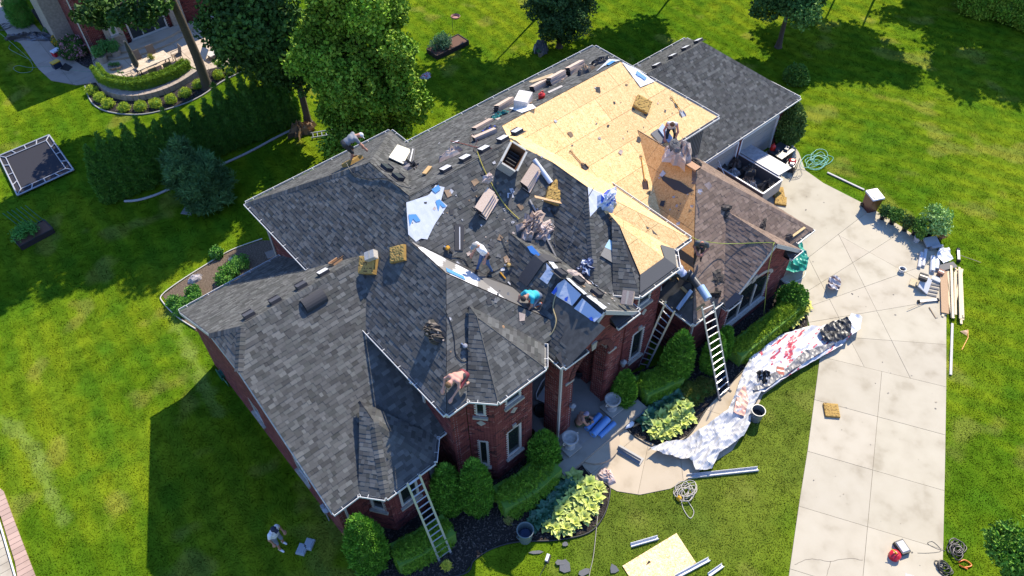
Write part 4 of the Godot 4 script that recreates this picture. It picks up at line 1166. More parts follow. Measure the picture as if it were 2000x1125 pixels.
func carton(t: Transform3D,s: Vector3,k: Color,label: String,open := false,called := "cardboard_box"):
	var o := thing(called,label,"box"); o.transform = t
	var mb := MB.new(); var th := .012
	for e in [[Vector3(0,s.y / 2,s.z / 2),Vector3(s.x,s.y,th)],[Vector3(0,s.y / 2,-s.z / 2),Vector3(s.x,s.y,th)],[Vector3(s.x / 2,s.y / 2,0),Vector3(th,s.y,s.z - .03)],[Vector3(-s.x / 2,s.y / 2,0),Vector3(th,s.y,s.z - .03)],[Vector3(0,.006,0),Vector3(s.x - .03,th,s.z - .03)]]:
		mb.box(Transform3D(Basis(),e[0]),e[1],jit(k,.05))
	obj(mb,"carton",M.lumber,o)
	if open:
		for e in [[1,0],[-1,0],[0,1],[0,-1]]:
			var fl := MB.new(); var d := Vector3(e[0] * s.x / 2,s.y,e[1] * s.z / 2); var nrm2 := Vector3(e[0],0,e[1])
			var L: float = s.z * .16; var w: float = (s.z if e[0] != 0 else s.x) - .03
			var tip := d + nrm2 * L * .75 - Vector3(0,rng.randf_range(-.6,.5) * L,0)
			fl.bar(d + nrm2 * .01,tip,w,.008,jit(k,.06),nrm2.cross(d - tip).cross(d - tip) if false else Vector3.UP)
			obj(fl,"flap",M.lumber,o)
		var lin2 := MB.new(); var br := Color(.3,.16,.075)
		for e in [-1,1]: lin2.box(Transform3D(Basis(),Vector3(0,s.y / 2,e * (s.z / 2 - .014))),Vector3(s.x - .03,s.y - .01,.008),br); lin2.box(Transform3D(Basis(),Vector3(e * (s.x / 2 - .014),s.y / 2,0)),Vector3(.008,s.y - .01,s.z - .05),br)
		obj(lin2,"lining",M.lumber,o)
		var inn := MB.new(); inn.box(Transform3D(Basis(),Vector3(0,.02,0)),Vector3(s.x - .06,.02,s.z - .06),Color(.02,.018,.016)); 
		for i in 4: inn.box(Transform3D(Basis(Vector3.FORWARD,.3),Vector3(-s.x * .25 + i * s.x * .16,s.y * .35,0)),Vector3(.05,s.y * .5,s.z * .7),Color(.02,.02,.022))
		obj(inn,"contents",M.vert,o)
	else:
		var lid := MB.new()
		for e in [-1,1]: lid.box(Transform3D(Basis(),Vector3(e * s.x * .252,s.y + .004,0)),Vector3(s.x * .49,.01,s.z),jit(k,.05))
		obj(lid,"flap",M.lumber,o)
		var tp := MB.new(); tp.box(Transform3D(Basis(),Vector3(0,s.y + .011,0)),Vector3(.07,.003,s.z * .96),Color(.5,.42,.3)); obj(tp,"tape",M.gloss,o)
	return o

func box_vent(t: Transform3D,label: String,top := Color(.05,.05,.053)):
	# a roof vent: flange, hooded body open on the low side
	var o := thing("roof_vent",label,"roof vent",Vector3.ZERO,0,"box vents on the roof"); o.transform = t
	var mb := MB.new(); mb.box(Transform3D(Basis(),Vector3(0,.008,0)),Vector3(.5,.012,.5),Color(.04,.04,.043)); obj(mb,"flange",M.vert,o)
	mb = MB.new()
	var a := Vector3(-.19,.17,.2); var b := Vector3(.19,.17,.2); var d := Vector3(.19,.14,-.14); var e := Vector3(-.19,.14,-.14)
	mb.quad(a,e,d,b,top)
	obj(mb,"hood",M.gloss,o)
	mb = MB.new(); var k := Color(.03,.03,.033); var dn := Vector3(0,-.14,0)
	mb.quad(e,a,a + dn,e + dn,k); mb.quad(b,d,d + dn,b + dn,k); mb.quad(d,e,e + dn,d + dn,k); mb.quad(a + Vector3(0,0,-.05),b + Vector3(0,0,-.05),b + dn + Vector3(0,0,-.1),a + dn + Vector3(0,0,-.1),Color(.01,.01,.01))
	mb.bar(a,b,.02,.06,k)
	obj(mb,"body",M.vert,o)

func hose(pts: Array,r: float,k: Color,label: String,called := "air_hose",cat := "hose",per := 8):
	var mb := MB.new(); mb.tube(curve(pts,per),r,6,k)
	return tag(obj(mb,called,M.gloss),label,cat)

func shovel(a: Vector3,b: Vector3,nn: Vector3,hk: Color,label: String,bk := Color(.05,.04,.035)):
	# D grip at a, blade at b
	var o := thing("shovel",label,"shovel",a); var d := b - a; var u := d.normalized(); var s := u.cross(nn).normalized()
	var lf := nn * .05
	var mb := MB.new(); mb.tube([lf + u * .12,lf + d * .78],.018,7,hk); obj(mb,"handle",M.gloss,o)
	mb = MB.new(); mb.tube([lf + u * .13,lf + u * .08 + s * .05,lf + s * .055,lf - s * .055,lf + u * .08 - s * .05,lf + u * .13],.014,6,hk.lerp(Color(.05,.04,.03),.6)); obj(mb,"grip",M.gloss,o)
	mb = MB.new(); var p := d * .76 + nn * .04; var q := d + nn * .015
	mb.quad(p - s * .1,q - s * .12,q + s * .12,p + s * .1,bk); mb.quad(p - s * .1,p + s * .1,p + s * .04 - u * .1 + nn * .02,p - s * .04 - u * .1 + nn * .02,bk)
	for e in [-1,1]: mb.quad(p + s * .1 * e,q + s * .12 * e,q + s * .125 * e + nn * .035,p + s * .105 * e + nn * .05,bk)
	mb.quad(p - s * .1 - nn * .012,p + s * .1 - nn * .012,q + s * .12 - nn * .012,q - s * .12 - nn * .012,bk)
	obj(mb,"blade",M.gloss,o)

func nail_gun(t: Transform3D,k: Color,label: String):
	var o := thing("nail_gun",label,"nail gun"); o.transform = t
	var mb := MB.new(); mb.lathe(Transform3D(Basis(),Vector3(0,.02,-.05)),[Vector2(.03,0),Vector2(.075,.03),Vector2(.08,.13),Vector2(.05,.17),Vector2(0,.175)],12,k); obj(mb,"housing",M.gloss,o)
	mb = MB.new(); mb.box(Transform3D(Basis(),Vector3(0,.1,.1)),Vector3(.055,.07,.24),Color(.03,.03,.03)); obj(mb,"grip",M.vert,o)
	mb = MB.new(); mb.lathe(Transform3D(Basis(),Vector3(.02,.0,.14)),[Vector2(.0,0),Vector2(.07,0),Vector2(.07,.09),Vector2(0,.095)],12,Color(.05,.05,.05)); obj(mb,"magazine",M.gloss,o)
	mb = MB.new(); mb.box(Transform3D(Basis(),Vector3(0,.03,-.15)),Vector3(.04,.04,.1),Color(.4,.4,.4)); obj(mb,"nose",M.metal,o)

func roll(a: Vector3,b: Vector3,r: float,k: Color,label: String,called := "underlayment_roll",endk := Color(.75,.75,.72)):
	var o := thing(called,label,"roll",a); var d := b - a
	var mb := MB.new(); mb.tube([Vector3.ZERO,d * .33,d * .66,d],r,14,k); obj(mb,"sheeting",M.gloss,o)
	mb = MB.new(); mb.tube([-d * .004,d * .01],r * .35,10,Color(.25,.2,.14)); mb.tube([d * .99,d * 1.004],r * .35,10,Color(.25,.2,.14)); obj(mb,"core",M.vert,o)
	return o

func plank(a: Vector3,b: Vector3,w: float,h: float,k: Color,label: String,called := "board",cat := "board",group := "",up := Vector3.UP):
	var mb := MB.new(); mb.bar(a,b,w,h,k,up)
	return tag(obj(mb,called,M.lumber),label,cat,group)

func mark(pl: String,pts: Array,parent: Node,off := .055,k := Color(.09,.26,.52)):
	patch(pl,pts,k,"blue_mark",M.gloss,parent,off,.002)

func make_roof_work():
	var osb := Color(.9,.755,.54); var old := Color(.82,.57,.33)
	var whitek := func(q: Vector2) -> Color: return Color(.52,.54,.57)
	var bluek := func(q: Vector2) -> Color: return Color(.45,.5,.58)
	# bare boards
	osb_sheets([Vector3(1.075,7.95,-1.65),Vector3(8.08,7.95,-1.65),Vector3(10.45,6,2.42),Vector3(7.12,6,2.42),Vector3(6.4,6.6,1.17),Vector3(3.2,3.88,6.85),Vector3(3.2,6.25,1.9)],osb,house)
	osb_sheets([Vector3(6.4,6.6,1.2),Vector3(6.4,6.6,4.47),Vector3(2.9,3.6,7.9),Vector3(2.9,3.62,6.9),Vector3(3.3,3.965,6.5)],old,house)
	osb_sheets([Vector3(-.14,8.92,.28),Vector3(.95,8.05,1.55),Vector3(.95,8.05,3.46),Vector3(3.51,6,6.7),Vector3(3.51,6,2.42),Vector3(1.075,7.95,-1.65)],osb,house)
	osb_sheets([Vector3(.95,8.05,3.46),Vector3(.95,6.0,6.7),Vector3(3.51,6,6.7)],osb,house)
	osb_sheets([Vector3(.95,7.3,5.22),Vector3(.42,6.3,6.93),Vector3(1.75,6.3,6.93)],osb,house,.03)
	osb_sheets([Vector3(2.63,6,6.7),Vector3(1.99,6,7.42),Vector3(.95,7.3,5.22),Vector3(.95,7.2,4.5)],osb,house,.014)
	# felt over the bay eave
	for e in [[[Vector3(.42,6.3,6.93),Vector3(-.05,6.02,7.4),Vector3(1.97,6.02,7.4),Vector3(1.75,6.3,6.93)],Color(.1,.1,.1)],[[Vector3(1.75,6.3,6.93),Vector3(1.97,6.02,7.4),Vector3(2.6,6.02,6.72),Vector3(2.1,6.35,6.4)],Color(.13,.13,.125)]]:
		var mb := MB.new(); var p = e[0]; var l := Vector3(0,.06,0); mb.quad(p[0] + l,p[3] + l,p[2] + l,p[1] + l,e[1]); mb.quad(p[1] + l,p[2] + l,p[2],p[1],e[1]); obj(mb,"felt_strip",M.cloth,house)
	# old eave felt of the right wing, below the boards
	patch("RWL",[Vector3(2.42,3.2,6.5),Vector3(3.4,4.05,6.5),Vector3(3.0,3.7,7.0),Vector3(3.4,4.05,7.3),Vector3(2.95,3.67,7.85),Vector3(2.42,3.2,8.36)],Color(.12,.115,.105),"felt_strip",M.felt_v,house,.02)
	# white underlayment showing on the half-shingled slopes
	var wl = M.wrap
	var u := wrinkled("CF",[Vector3(-5.12,8.85,0.39),Vector3(-4.21,8.75,0.52),Vector3(-3.79,8.87,0.36),Vector3(-3.53,8.74,0.55),Vector3(-3.94,8.53,0.84),Vector3(-3.84,8.38,1.07),Vector3(-4.21,8.29,1.2),Vector3(-4.69,8.17,1.38),Vector3(-5.22,7.99,1.64),Vector3(-5.4,8.07,1.52),Vector3(-5.63,8.06,1.53),Vector3(-5.72,8.27,1.23)],whitek,"underlayment",wl,house,.02,.12,.014)
	mark("CF",[Vector3(-5.31,8.61,0.73),Vector3(-5.06,8.54,0.83),Vector3(-5.05,8.38,1.07),Vector3(-5.22,8.41,1.03),Vector3(-5.25,8.49,0.9),Vector3(-5.5,8.4,1.04)],house); mark("CF",[Vector3(-4.14,8.58,0.77),Vector3(-3.97,8.57,0.79),Vector3(-3.9,8.37,1.08),Vector3(-4.04,8.39,1.05),Vector3(-4.06,8.47,0.93),Vector3(-4.26,8.37,1.08)],house); mark("CF",[Vector3(-4.03,8.83,0.42),Vector3(-3.69,8.84,0.4),Vector3(-3.71,8.74,0.54),Vector3(-3.97,8.72,0.57)],house)
	wrinkled("LR",[Vector3(-5.8,8.15,1.5),Vector3(-5.8,8.15,3.5),Vector3(-4.5,7.1,5.0),Vector3(-4.6,7.19,3.4)],func(q: Vector2) -> Color: return Color(.62,.62,.62) if fmod(abs(q.x * 1.3 + q.y),2.3) > .75 else Color(.22,.21,.19),"underlayment",wl,house,.02,.12,.014)
	mark("LR",[Vector3(-5.6,7.99,3.2),Vector3(-5.75,8.11,3.45),Vector3(-5.35,7.79,3.95),Vector3(-5.25,7.71,3.7)],house)
	wrinkled("LR",[Vector3(-4.6,7.19,3.4),Vector3(-4.5,7.1,5.0),Vector3(-3.3,6.14,6.4),Vector3(-3.3,6.14,4.4)],func(q: Vector2) -> Color: return Color(.13,.128,.125),"felt_strip",M.wrap,house,.012,.14,.012)
	# porch roof: grey felt with blue and white sheeting near the ridge
	patch("PL",[Vector3(-2.98,6.73,5.62),Vector3(-2.75,6.92,5.76),Vector3(-2.79,6.88,6.44),Vector3(-2.69,6.97,8.15),Vector3(-4.16,5.75,7.89),Vector3(-4.08,5.81,7.49),Vector3(-3.82,6.03,7.47),Vector3(-3.77,6.07,7.09),Vector3(-3.5,6.29,7.01),Vector3(-3.42,6.37,6.5),Vector3(-3.15,6.58,6.1)],Color(.115,.11,.1),"felt_strip",M.felt_v,house,.02)
	for e in [[Vector3(-2.79,6.88,5),Vector3(-2.47,7.15,5),Vector3(-2.34,7.26,4.83),Vector3(-2.4,7.21,5.32),Vector3(-2.78,6.89,5.37)],[Vector3(-2.89,6.8,5.73),Vector3(-2.59,7.05,5.7),Vector3(-2.37,7.23,5.82),Vector3(-2.41,7.2,6.71),Vector3(-2.8,6.88,6.68)],[Vector3(-2.82,6.86,6.8),Vector3(-2.47,7.15,6.81),Vector3(-2.48,7.14,7.8),Vector3(-2.75,6.91,7.73)]]:
		wrinkled("PL",e,bluek,"underlayment",wl,house,.05,.1,.03,1.2)
	for e in [[Vector3(-2.21,7.14,4.72),Vector3(-2.47,7.35,5.39),Vector3(-2.16,7.09,5.28),Vector3(-1.94,6.91,4.68)],[Vector3(-2.39,7.28,5.83),Vector3(-2.52,7.39,6.86),Vector3(-2.29,7.2,6.81),Vector3(-2.21,7.14,5.82)],[Vector3(-2.51,7.38,6.95),Vector3(-2.43,7.32,7.74),Vector3(-2.12,7.06,7.61),Vector3(-2.22,7.14,6.9)]]:
		wrinkled("PR",e,whitek,"underlayment",wl,house,.04,.1,.02,1.4)
	for e in [[Vector3(-2.76,6.91,6.28),Vector3(-2.67,6.99,6.35),Vector3(-2.79,6.88,6.44),Vector3(-2.82,6.86,6.33)],[Vector3(-2.77,6.9,7.47),Vector3(-2.69,6.97,7.54),Vector3(-2.74,6.92,7.7),Vector3(-2.78,6.89,7.59)],[Vector3(-2.87,6.82,5.73),Vector3(-2.65,7,5.76),Vector3(-2.76,6.91,5.88),Vector3(-2.88,6.81,5.85)]]: mark("PL",e,house,.1,Color(.03,.1,.5))
	patch("PL",[Vector3(-2.32,7.27,3.76),Vector3(-2.21,7.36,3.91),Vector3(-2.27,7.32,4.42),Vector3(-2.37,7.24,4.36),Vector3(-2.39,7.22,4.05)],Color(.1,.3,.65),"underlayment",M.gloss,house,.04)
	# rolled ridge felt across the porch ridge
	var rf := MB.new()
	for i in 10:
		var a := i / 10.0; var b := (i + 1) / 10.0
		var p := func(t: float,z: float) -> Vector3: return Vector3(-2.35 + (t - .55) * 1.6,7.3 - abs(t - .55) * 1.28 + .06 * cos((t - .55) * 3),z)
		rf.quad(p.call(a,4.25),p.call(b,4.25),p.call(b,4.75),p.call(a,4.75),Color(.06,.06,.063))
		rf.quad(p.call(a,4.75),p.call(b,4.75),p.call(b,4.75) - Vector3(0,.03,0),p.call(a,4.75) - Vector3(0,.03,0),Color(.04,.04,.04))
	tag(obj(rf,"ridge_vent_strip",M.cloth),"dark curled shingle strip lying across the porch ridge","shingle strip")
	# sheeting over the hips of the right half
	wrinkled("OF",[Vector3(8.12,7.93,-1.61),Vector3(8.03,7.3,-0.3),Vector3(8.88,7.26,-0.21),Vector3(8.56,7.64,-1)],func(q: Vector2) -> Color: return Color(.62,.64,.68) if q.x < 1.1 else Color(.4,.41,.43),"underlayment",wl,house,.03,.1,.03)
	mark("OF",[Vector3(8.45,7.62,-0.96),Vector3(8.63,7.4,-0.49),Vector3(8.46,7.38,-0.46),Vector3(8.27,7.58,-0.88)],house,.08); mark("OF",[Vector3(8.19,7.54,-0.8),Vector3(8.6,7.48,-0.67),Vector3(8.48,7.45,-0.62)],house,.08)
	wrinkled("MR",[Vector3(6.83,7.81,-1.93),Vector3(7.5,7.74,-2.07),Vector3(8.21,7.91,-1.72),Vector3(8.41,7.47,-2.61)],whitek,"underlayment",wl,house,.03,.1,.03)
	mark("MR",[Vector3(7.69,7.71,-2.12),Vector3(8.12,7.69,-2.16),Vector3(8.04,7.84,-1.87),Vector3(7.55,7.87,-1.81)],house,.07)
	wrinkled("DF",[Vector3(0.95,8.04,3.48),Vector3(1.35,7.74,3.95),Vector3(0.95,7.58,4.2),Vector3(0.29,7.5,4.32)],whitek,"underlayment",wl,house,.03,.1,.02)
	heap(on("DF",Vector3(1.35,7.59,4.19),.4,.0),Vector3(1.1,.35,.7),[Color(.5,.55,.62),Color(.6,.62,.66),Color(.03,.1,.5)],"crumpled_sheeting","crumpled white and blue sheeting at the top of the front hip","sheeting",M.wrap,.8)
	# ---- vents
	var places := [["MR",Vector3(0.48,8.82,0.07),"topmost box vent beside the white carton on the main ridge",Color(.55,.55,.55)],["MR",Vector3(-0.2,8.79,0.02),"box vent with white top on the main ridge below the open box",Color(.6,.6,.6)],["MR",Vector3(-1.13,8.78,0),"box vent with white top on the main ridge beside the yellow hose",Color(.6,.6,.6)],["MR",Vector3(-1.97,8.73,-0.11),"box vent with white top on the main ridge above the tool bag",Color(.6,.6,.6)],["MR",Vector3(-2.9,8.73,-0.1),"lowest white box vent on the main ridge beside the white sheeting",Color(.6,.6,.6)],
		["GB",Vector3(11.68,5.82,-2.28),"garage ridge vent nearest the bare boards",Color(.62,.62,.62)],["GB",Vector3(12.97,5.76,-2.36),"second garage ridge vent from the bare boards",Color(.62,.62,.62)],["GB",Vector3(14.23,5.61,-2.55),"third garage ridge vent from the bare boards",Color(.62,.62,.62)],["GB",Vector3(15.3,5.55,-2.62),"garage ridge vent at the far end of the ridge",Color(.62,.62,.62)],
		["WR",Vector3(-8.54,7.01,-0.23),"upper left-wing ridge vent with white top beside the cardboard tray",Color(.6,.6,.6)],["WR",Vector3(-9.48,7.06,-0.16),"left-wing ridge vent second from the top",Color(.07,.07,.08)],["WR",Vector3(-10.52,7.05,-0.17),"left-wing ridge vent third from the top",Color(.07,.07,.08)],["WR",Vector3(-11.51,7.01,-0.24),"lowest left-wing ridge vent next to the clipped gable",Color(.07,.07,.08)],
		["RLR",Vector3(-4.52,8.63,-1.84),"black box vent near the peak of the rear hip",Color(.03,.032,.04)],["RLR",Vector3(-4.5,8.61,-1.14),"black box vent beside the tool heap on the rear hip",Color(.03,.032,.04)],
		["PR",Vector3(-2.51,7.39,5.62),"porch roof vent nearest the main roof",Color(.05,.05,.053)],["PR",Vector3(-2,6.96,6.02),"middle vent on the porch roof beside the paper scraps",Color(.05,.05,.053)],["PR",Vector3(-1.86,6.84,6.81),"porch roof vent nearest the front gable",Color(.05,.05,.053)]]
	for e in places:
		var t := on(e[0],e[1],0.0,.02)
		if t.basis.z.y > 0: t.basis = t.basis.rotated(t.basis.y,PI)
		box_vent(t,e[2],e[3])
	# hooded exhaust vent on the left wing
	var hv := thing("hood_vent","long dark hooded vent on the front slope of the left wing","roof vent"); hv.transform = on("WF",Vector3(-9.47,6.98,0.55),-.0,.02)
	var mb := MB.new()
	for i in 8:
		var a := PI * i / 8; var b := PI * (i + 1) / 8
		var p := func(x: float,an: float) -> Vector3: return Vector3(x,sin(an) * .2,-cos(an) * .26)
		mb.quad(p.call(-.42,a),p.call(-.42,b),p.call(.42,b),p.call(.42,a),Color(.05,.05,.053))
		mb.tri(Vector3(.42,0,0),p.call(.42,a),p.call(.42,b),Color(.05,.05,.053)); mb.tri(Vector3(-.42,0,0),p.call(-.42,b),p.call(-.42,a),Color(.012,.012,.013))
	obj(mb,"hood",M.cloth,hv)
	# ---- foam pads
	foam_pad(on("ML",Vector3(-6.29,7.78,1.4),.78,.02),"pitted yellow foam pad on the dark left slope, right of the open box")
	foam_pad(on("ML",Vector3(-7.12,7.11,0.58),.6,.02),"yellow foam pad under the white box on the left slope",Vector3(.75,.22,.65))
	foam_pad(on("CF",Vector3(0.39,7.48,2.38),.35,.02),"smooth yellow foam pad leaning upright behind the pitted one")
	foam_pad(on("CF",Vector3(0.04,7.4,2.5),.7,.1),"pitted yellow foam pad under the wooden lath beside the hip")
	foam_pad(on("OF",Vector3(7.45,6.98,0.38),.5,.02),"yellow foam pad alone on the bare boards",Vector3(.7,.16,.72))
	foam_pad(on("RLB",Vector3(-4.83,7.95,-3.74),.2,.02),"yellow foam pad under the knees of the man on the rear hip",Vector3(.8,.16,.4))
	carton(on("ML",Vector3(-6.8,7.37,0.63),.9,.2),Vector3(.42,.24,.3),Color(.62,.6,.56),"small white carton standing on a foam pad on the left slope")
	carton(on("WR",Vector3(-7.73,6.69,-0.72),.3,.03),Vector3(.6,.12,.26),Color(.42,.26,.15),"shallow brown cardboard tray on the left wing ridge",true)
	# ---- bundles and cartons
	bundles("CF",Vector3(-2.66,8.12,1.45),.45,4,"four fanned brown bundles beside the white carton hose",.1)
	bundles("CF",Vector3(-0.45,8.08,1.51),.42,4,"brown bundles stacked beside the open white carton",.07)
	bundles("MR",Vector3(7.01,7.11,-3.32),.06,4,"the highest pile on the rear slope",.0)
	bundles("MR",Vector3(5.78,7.14,-3.26),.02,4,"the pile in the middle of the rear slope",.01)
	bundles("MR",Vector3(5.06,6.98,-3.57),.03,3,"the pile under the loose planks",.02)
	bundles("MR",Vector3(2.85,7.02,-3.51),.1,3,"the pile left of the closed white carton",.02)
	bundles("MR",Vector3(1,7.39,-2.77),.08,1,"single shingle bundle lying lowest on the rear slope")
	bundles("MR",Vector3(0,8.11,-1.34),-.3,2,"dark torn bundles beside the ridge vents",.05)
	carton(on("CF",Vector3(-0.73,8.53,0.85),.5,.03),Vector3(.95,.62,.62),Color(.5,.53,.52),"large open white carton on the dark slope below the ridge",true)
	carton(on("UP",Vector3(3.13,7.45,-2.65),.55,-.15),Vector3(.8,.62,.6),Color(.72,.72,.72),"large closed white carton on the rear slope by the ridge")
	patch("MR",[Vector3(2.71,7.22,-3.09),Vector3(2.31,7.88,-1.78),Vector3(2.86,8.03,-1.5),Vector3(3.21,7.7,-2.14)],Color(.66,.67,.67),"loose_sheet",M.vert,house,.05)
	for i in 3: plank(Vector3(4.95,7,-4.29) + Vector3(0,.03 * i,.08 * i),Vector3(5.86,7.32,-3.69) + Vector3(0,.03 * i,.1 * i),.09,.035,Color(.62,.5,.3),"loose pale plank on top of a shingle pile, number %s from the ridge" % ["one","two","three"][i],"plank","plank","planks on the shingle pile")
	plank(Vector3(4.4,7.63,-2.43),Vector3(5.15,7.67,-2.34),.12,.03,Color(.55,.53,.5),"short grey offcut at the ridge edge of the bare boards")
	heap(on("MR",Vector3(6.92,7.48,-2.58),0,.02),Vector3(.9,.28,.5),[Color(.1,.095,.085),Color(.06,.06,.06),Color(.3,.2,.12)],"tool_bag","slumped grey tool bag beside the highest shingle pile","bag")
	heap(on("MR",Vector3(8.05,7.35,-2.84),0,.02),Vector3(1.1,.16,.5),[Color(.012,.012,.013),Color(.02,.02,.022)],"coiled_straps","heap of black coiled straps high on the rear slope","strap",M.black_v,1.2,27)
	heap(on("MR",Vector3(2.01,7.35,-2.85),0,.02),Vector3(.8,.12,.4),[Color(.02,.22,.2),Color(.05,.05,.05)],"rope_heap","small tangle of green rope beside the shingle piles","rope",null,1.2,27)
	heap(on("MR",Vector3(0.45,7.94,-1.67),0,.02),Vector3(.8,.2,.5),[Color(.02,.03,.05),Color(.05,.05,.05),Color(.02,.06,.35)],"torn_wrapper","torn black and blue wrapper on the main ridge","wrapper")
	heap(on("MR",Vector3(-1.7,8.1,-1.35),0,.02),Vector3(1.2,.22,.4),[Color(.45,.34,.28),Color(.3,.3,.31),Color(.52,.42,.36)],"paper_scrap","crumpled brown wrapping paper along the main ridge","paper scrap",null,1.0)
	# red jug
	var jug := thing("red_jug","red plastic fuel jug beside the closed white carton","jug",Vector3(3.92,7.61,-2.33) + Vector3(0,-.05,0))
	mb = MB.new(); mb.lathe(Transform3D(),[Vector2(0,0),Vector2(.15,.01),Vector2(.15,.26),Vector2(.06,.33),Vector2(0,.33)],14,Color(.5,.02,.015)); obj(mb,"body",M.gloss,jug)
	mb = MB.new(); mb.tube([Vector3(-.1,.3,0),Vector3(-.09,.42,0),Vector3(.07,.42,0),Vector3(.09,.3,0)],.018,6,Color(.45,.02,.015)); obj(mb,"handle",M.gloss,jug)
	# ---- shovels
	shovel(Vector3(2.95,6.92,0.5),Vector3(3.02,6.46,1.47),PN.OF.normalized(),Color(.3,.17,.06),"brown-handled shovel lying low on the bare boards")
	shovel(Vector3(9.05,6.83,0.7),Vector3(8.93,6.36,1.68),PN.OF.normalized(),Color(.55,.3,.02),"yellow-handled shovel near the eave of the bare boards",Color(.4,.4,.4))
	shovel(Vector3(5.67,6.16,2.09),Vector3(4.76,5.57,3.32),PN.OF.normalized(),Color(.55,.26,.02),"orange-handled shovel standing in the valley of the boards",Color(.06,.03,.02))
	# ---- rolls, strips, panels
	roll(Vector3(0.25,8.38,1.24),Vector3(0.32,7.76,2.15),.1,Color(.62,.64,.68),"long white roll with blue print on the dark slope")
	roll(Vector3(3.49,4.31,7),Vector3(3.27,4.12,8.05),.16,Color(.07,.07,.07),"dark felt half of a thick roll on the low corner roof","felt_roll")
	roll(Vector3(3.34,4.21,7.79),Vector3(3.18,4.07,8.35),.17,Color(.3,.42,.58),"pale blue roll at the top of the right ladder","blue_roll")
	var bs := thing("blue_strip","long pale blue metal strip propped on the low corner roof","metal strip"); mb = MB.new(); mb.bar(Vector3(2.38,3.38,7.58),Vector3(3.04,4.07,7.62),.16,.03,Color(.3,.42,.58)); obj(mb,"strip",M.gloss,bs); mb = MB.new(); mb.bar(Vector3(2.39,3.35,7.63),Vector3(3.07,4.06,7.66),.18,.04,Color(.04,.04,.04)); obj(mb,"backing",M.vert,bs)
	plank(Vector3(3.04,3.87,7.13),Vector3(2.97,3.81,7.76),.12,.04,Color(.6,.43,.2),"short yellow plank crossing the low corner roof")
	plank(Vector3(2.74,3.62,8.21),Vector3(3.02,3.89,8.36),.12,.05,Color(.6,.43,.2),"short plank block at the foot of the blue roll")
	plank(Vector3(9.14,3.45,8.19),Vector3(10.09,3.43,8.21),.1,.04,Color(.66,.5,.26),"pale plank nailed along the eave of the brown roof")
	heap(on("RWF",Vector3(9.01,3.47,8.09),0,.02),Vector3(.3,.22,.3),[Color(.1,.09,.085)],"vent_boot","small grey vent boot at the end of the brown eave","vent")
	for e in [[[Vector3(-4.03,7.96,1.68),Vector3(-3.84,7.93,1.73),Vector3(-3.73,7.84,1.86),Vector3(-4.3,7.42,2.47),Vector3(-4.57,7.51,2.34)],"tall strip of joined hip shingles lying below the white sheeting",Color(.05,.05,.053)],[[Vector3(-4.89,7.33,2.61),Vector3(-4.7,7.33,2.61),Vector3(-4.46,6.87,3.27),Vector3(-4.67,6.86,3.29)],"shingle strip with white stripes beside the white-shirted man",Color(.12,.12,.12)],[[Vector3(-3.56,6.36,3.91),Vector3(-3.18,6.04,3.68),Vector3(-3.3,6.14,4.63),Vector3(-3.74,6.49,4.91)],"dark shingle strip in front of the turquoise shirt",Color(.08,.08,.08)],[[Vector3(-1.46,7.94,1.72),Vector3(-1.31,7.92,1.74),Vector3(-1.76,7.61,2.19),Vector3(-1.92,7.62,2.18)],"thin loose shingle strip beside the yellow hose",Color(.09,.09,.09)],[[Vector3(-1.19,7.17,2.83),Vector3(-0.78,7.2,2.79),Vector3(-0.44,6.94,3.17),Vector3(-0.64,6.87,3.27)],"striped shingle piece beside the paper heap",Color(.13,.13,.13)]]:
		var st = patch("CF",e[0],e[2],"shingle_strip",M.cloth,self,.05,.03); tag(st,e[1],"shingle strip")
	for e in [[Vector3(-4.79,7.29,2.66),Vector3(-4.73,7.3,2.65),Vector3(-4.57,6.94,3.18),Vector3(-4.63,6.93,3.19)],[Vector3(-3.92,7.88,1.8),Vector3(-3.89,7.87,1.82),Vector3(-4.38,7.47,2.4),Vector3(-4.41,7.48,2.38)],[Vector3(-3.52,6.38,3.98),Vector3(-3.47,6.39,3.97),Vector3(-3.31,6.05,4.47),Vector3(-3.37,6.04,4.48)],[Vector3(-1.1,7.16,2.85),Vector3(-0.59,6.91,3.22),Vector3(-0.63,6.89,3.24),Vector3(-1.13,7.14,2.88)]]:
		patch("CF",e,Color(.5,.5,.5),"white_stripe",M.vert,house,.056,.002)
	var sg = tag(patch("DF",[Vector3(0.39,6.92,5.25),Vector3(0.61,6.74,5.54),Vector3(-0.06,6.5,5.91),Vector3(-0.31,6.75,5.51)],Color(.3,.28,.24),"flashing_sheet",M.cloth,self,.08,.01),"square grey and pale blue flashing sheet on the front hip","flashing")
	patch("DF",[Vector3(0.39,6.92,5.25),Vector3(0.61,6.74,5.54),Vector3(0.3,6.64,5.7),Vector3(0.04,6.84,5.37)],Color(.4,.58,.66),"protective_film",M.gloss,sg,.084,.003)
	# skylight panel and tools by the rear valley
	var sk := thing("cream_board","cream board leaning on dark battens near the rear valley","panel")
	patch("RLR",[Vector3(-3.71,7.97,-3),Vector3(-2.22,6.76,-4.78),Vector3(-1.72,6.35,-4.55),Vector3(-3.34,7.67,-2.6)],Color(.56,.53,.43),"panel",M.vert,sk,.12,.03)
	mb = MB.new()
	for i in 3: mb.bar(Vector3(-3.14,7.51,-2.64) + Vector3(.12 * i,.02,.05 * i),Vector3(-1.86,6.72,-4.2) + Vector3(.1 * i,.02,0),.05,.05,Color(.1,.1,.1) if i != 1 else Color(.5,.5,.5))
	obj(mb,"batten",M.vert,sk)
	heap(on("RLR",Vector3(-3.07,7.45,-2.29),0,.02),Vector3(1.3,.26,.7),[Color(.02,.02,.022),Color(.04,.04,.042),Color(.35,.3,.27),Color(.012,.012,.012)],"tool_heap","black tools and cables heaped in the rear valley","tool heap",null,1.2,27)
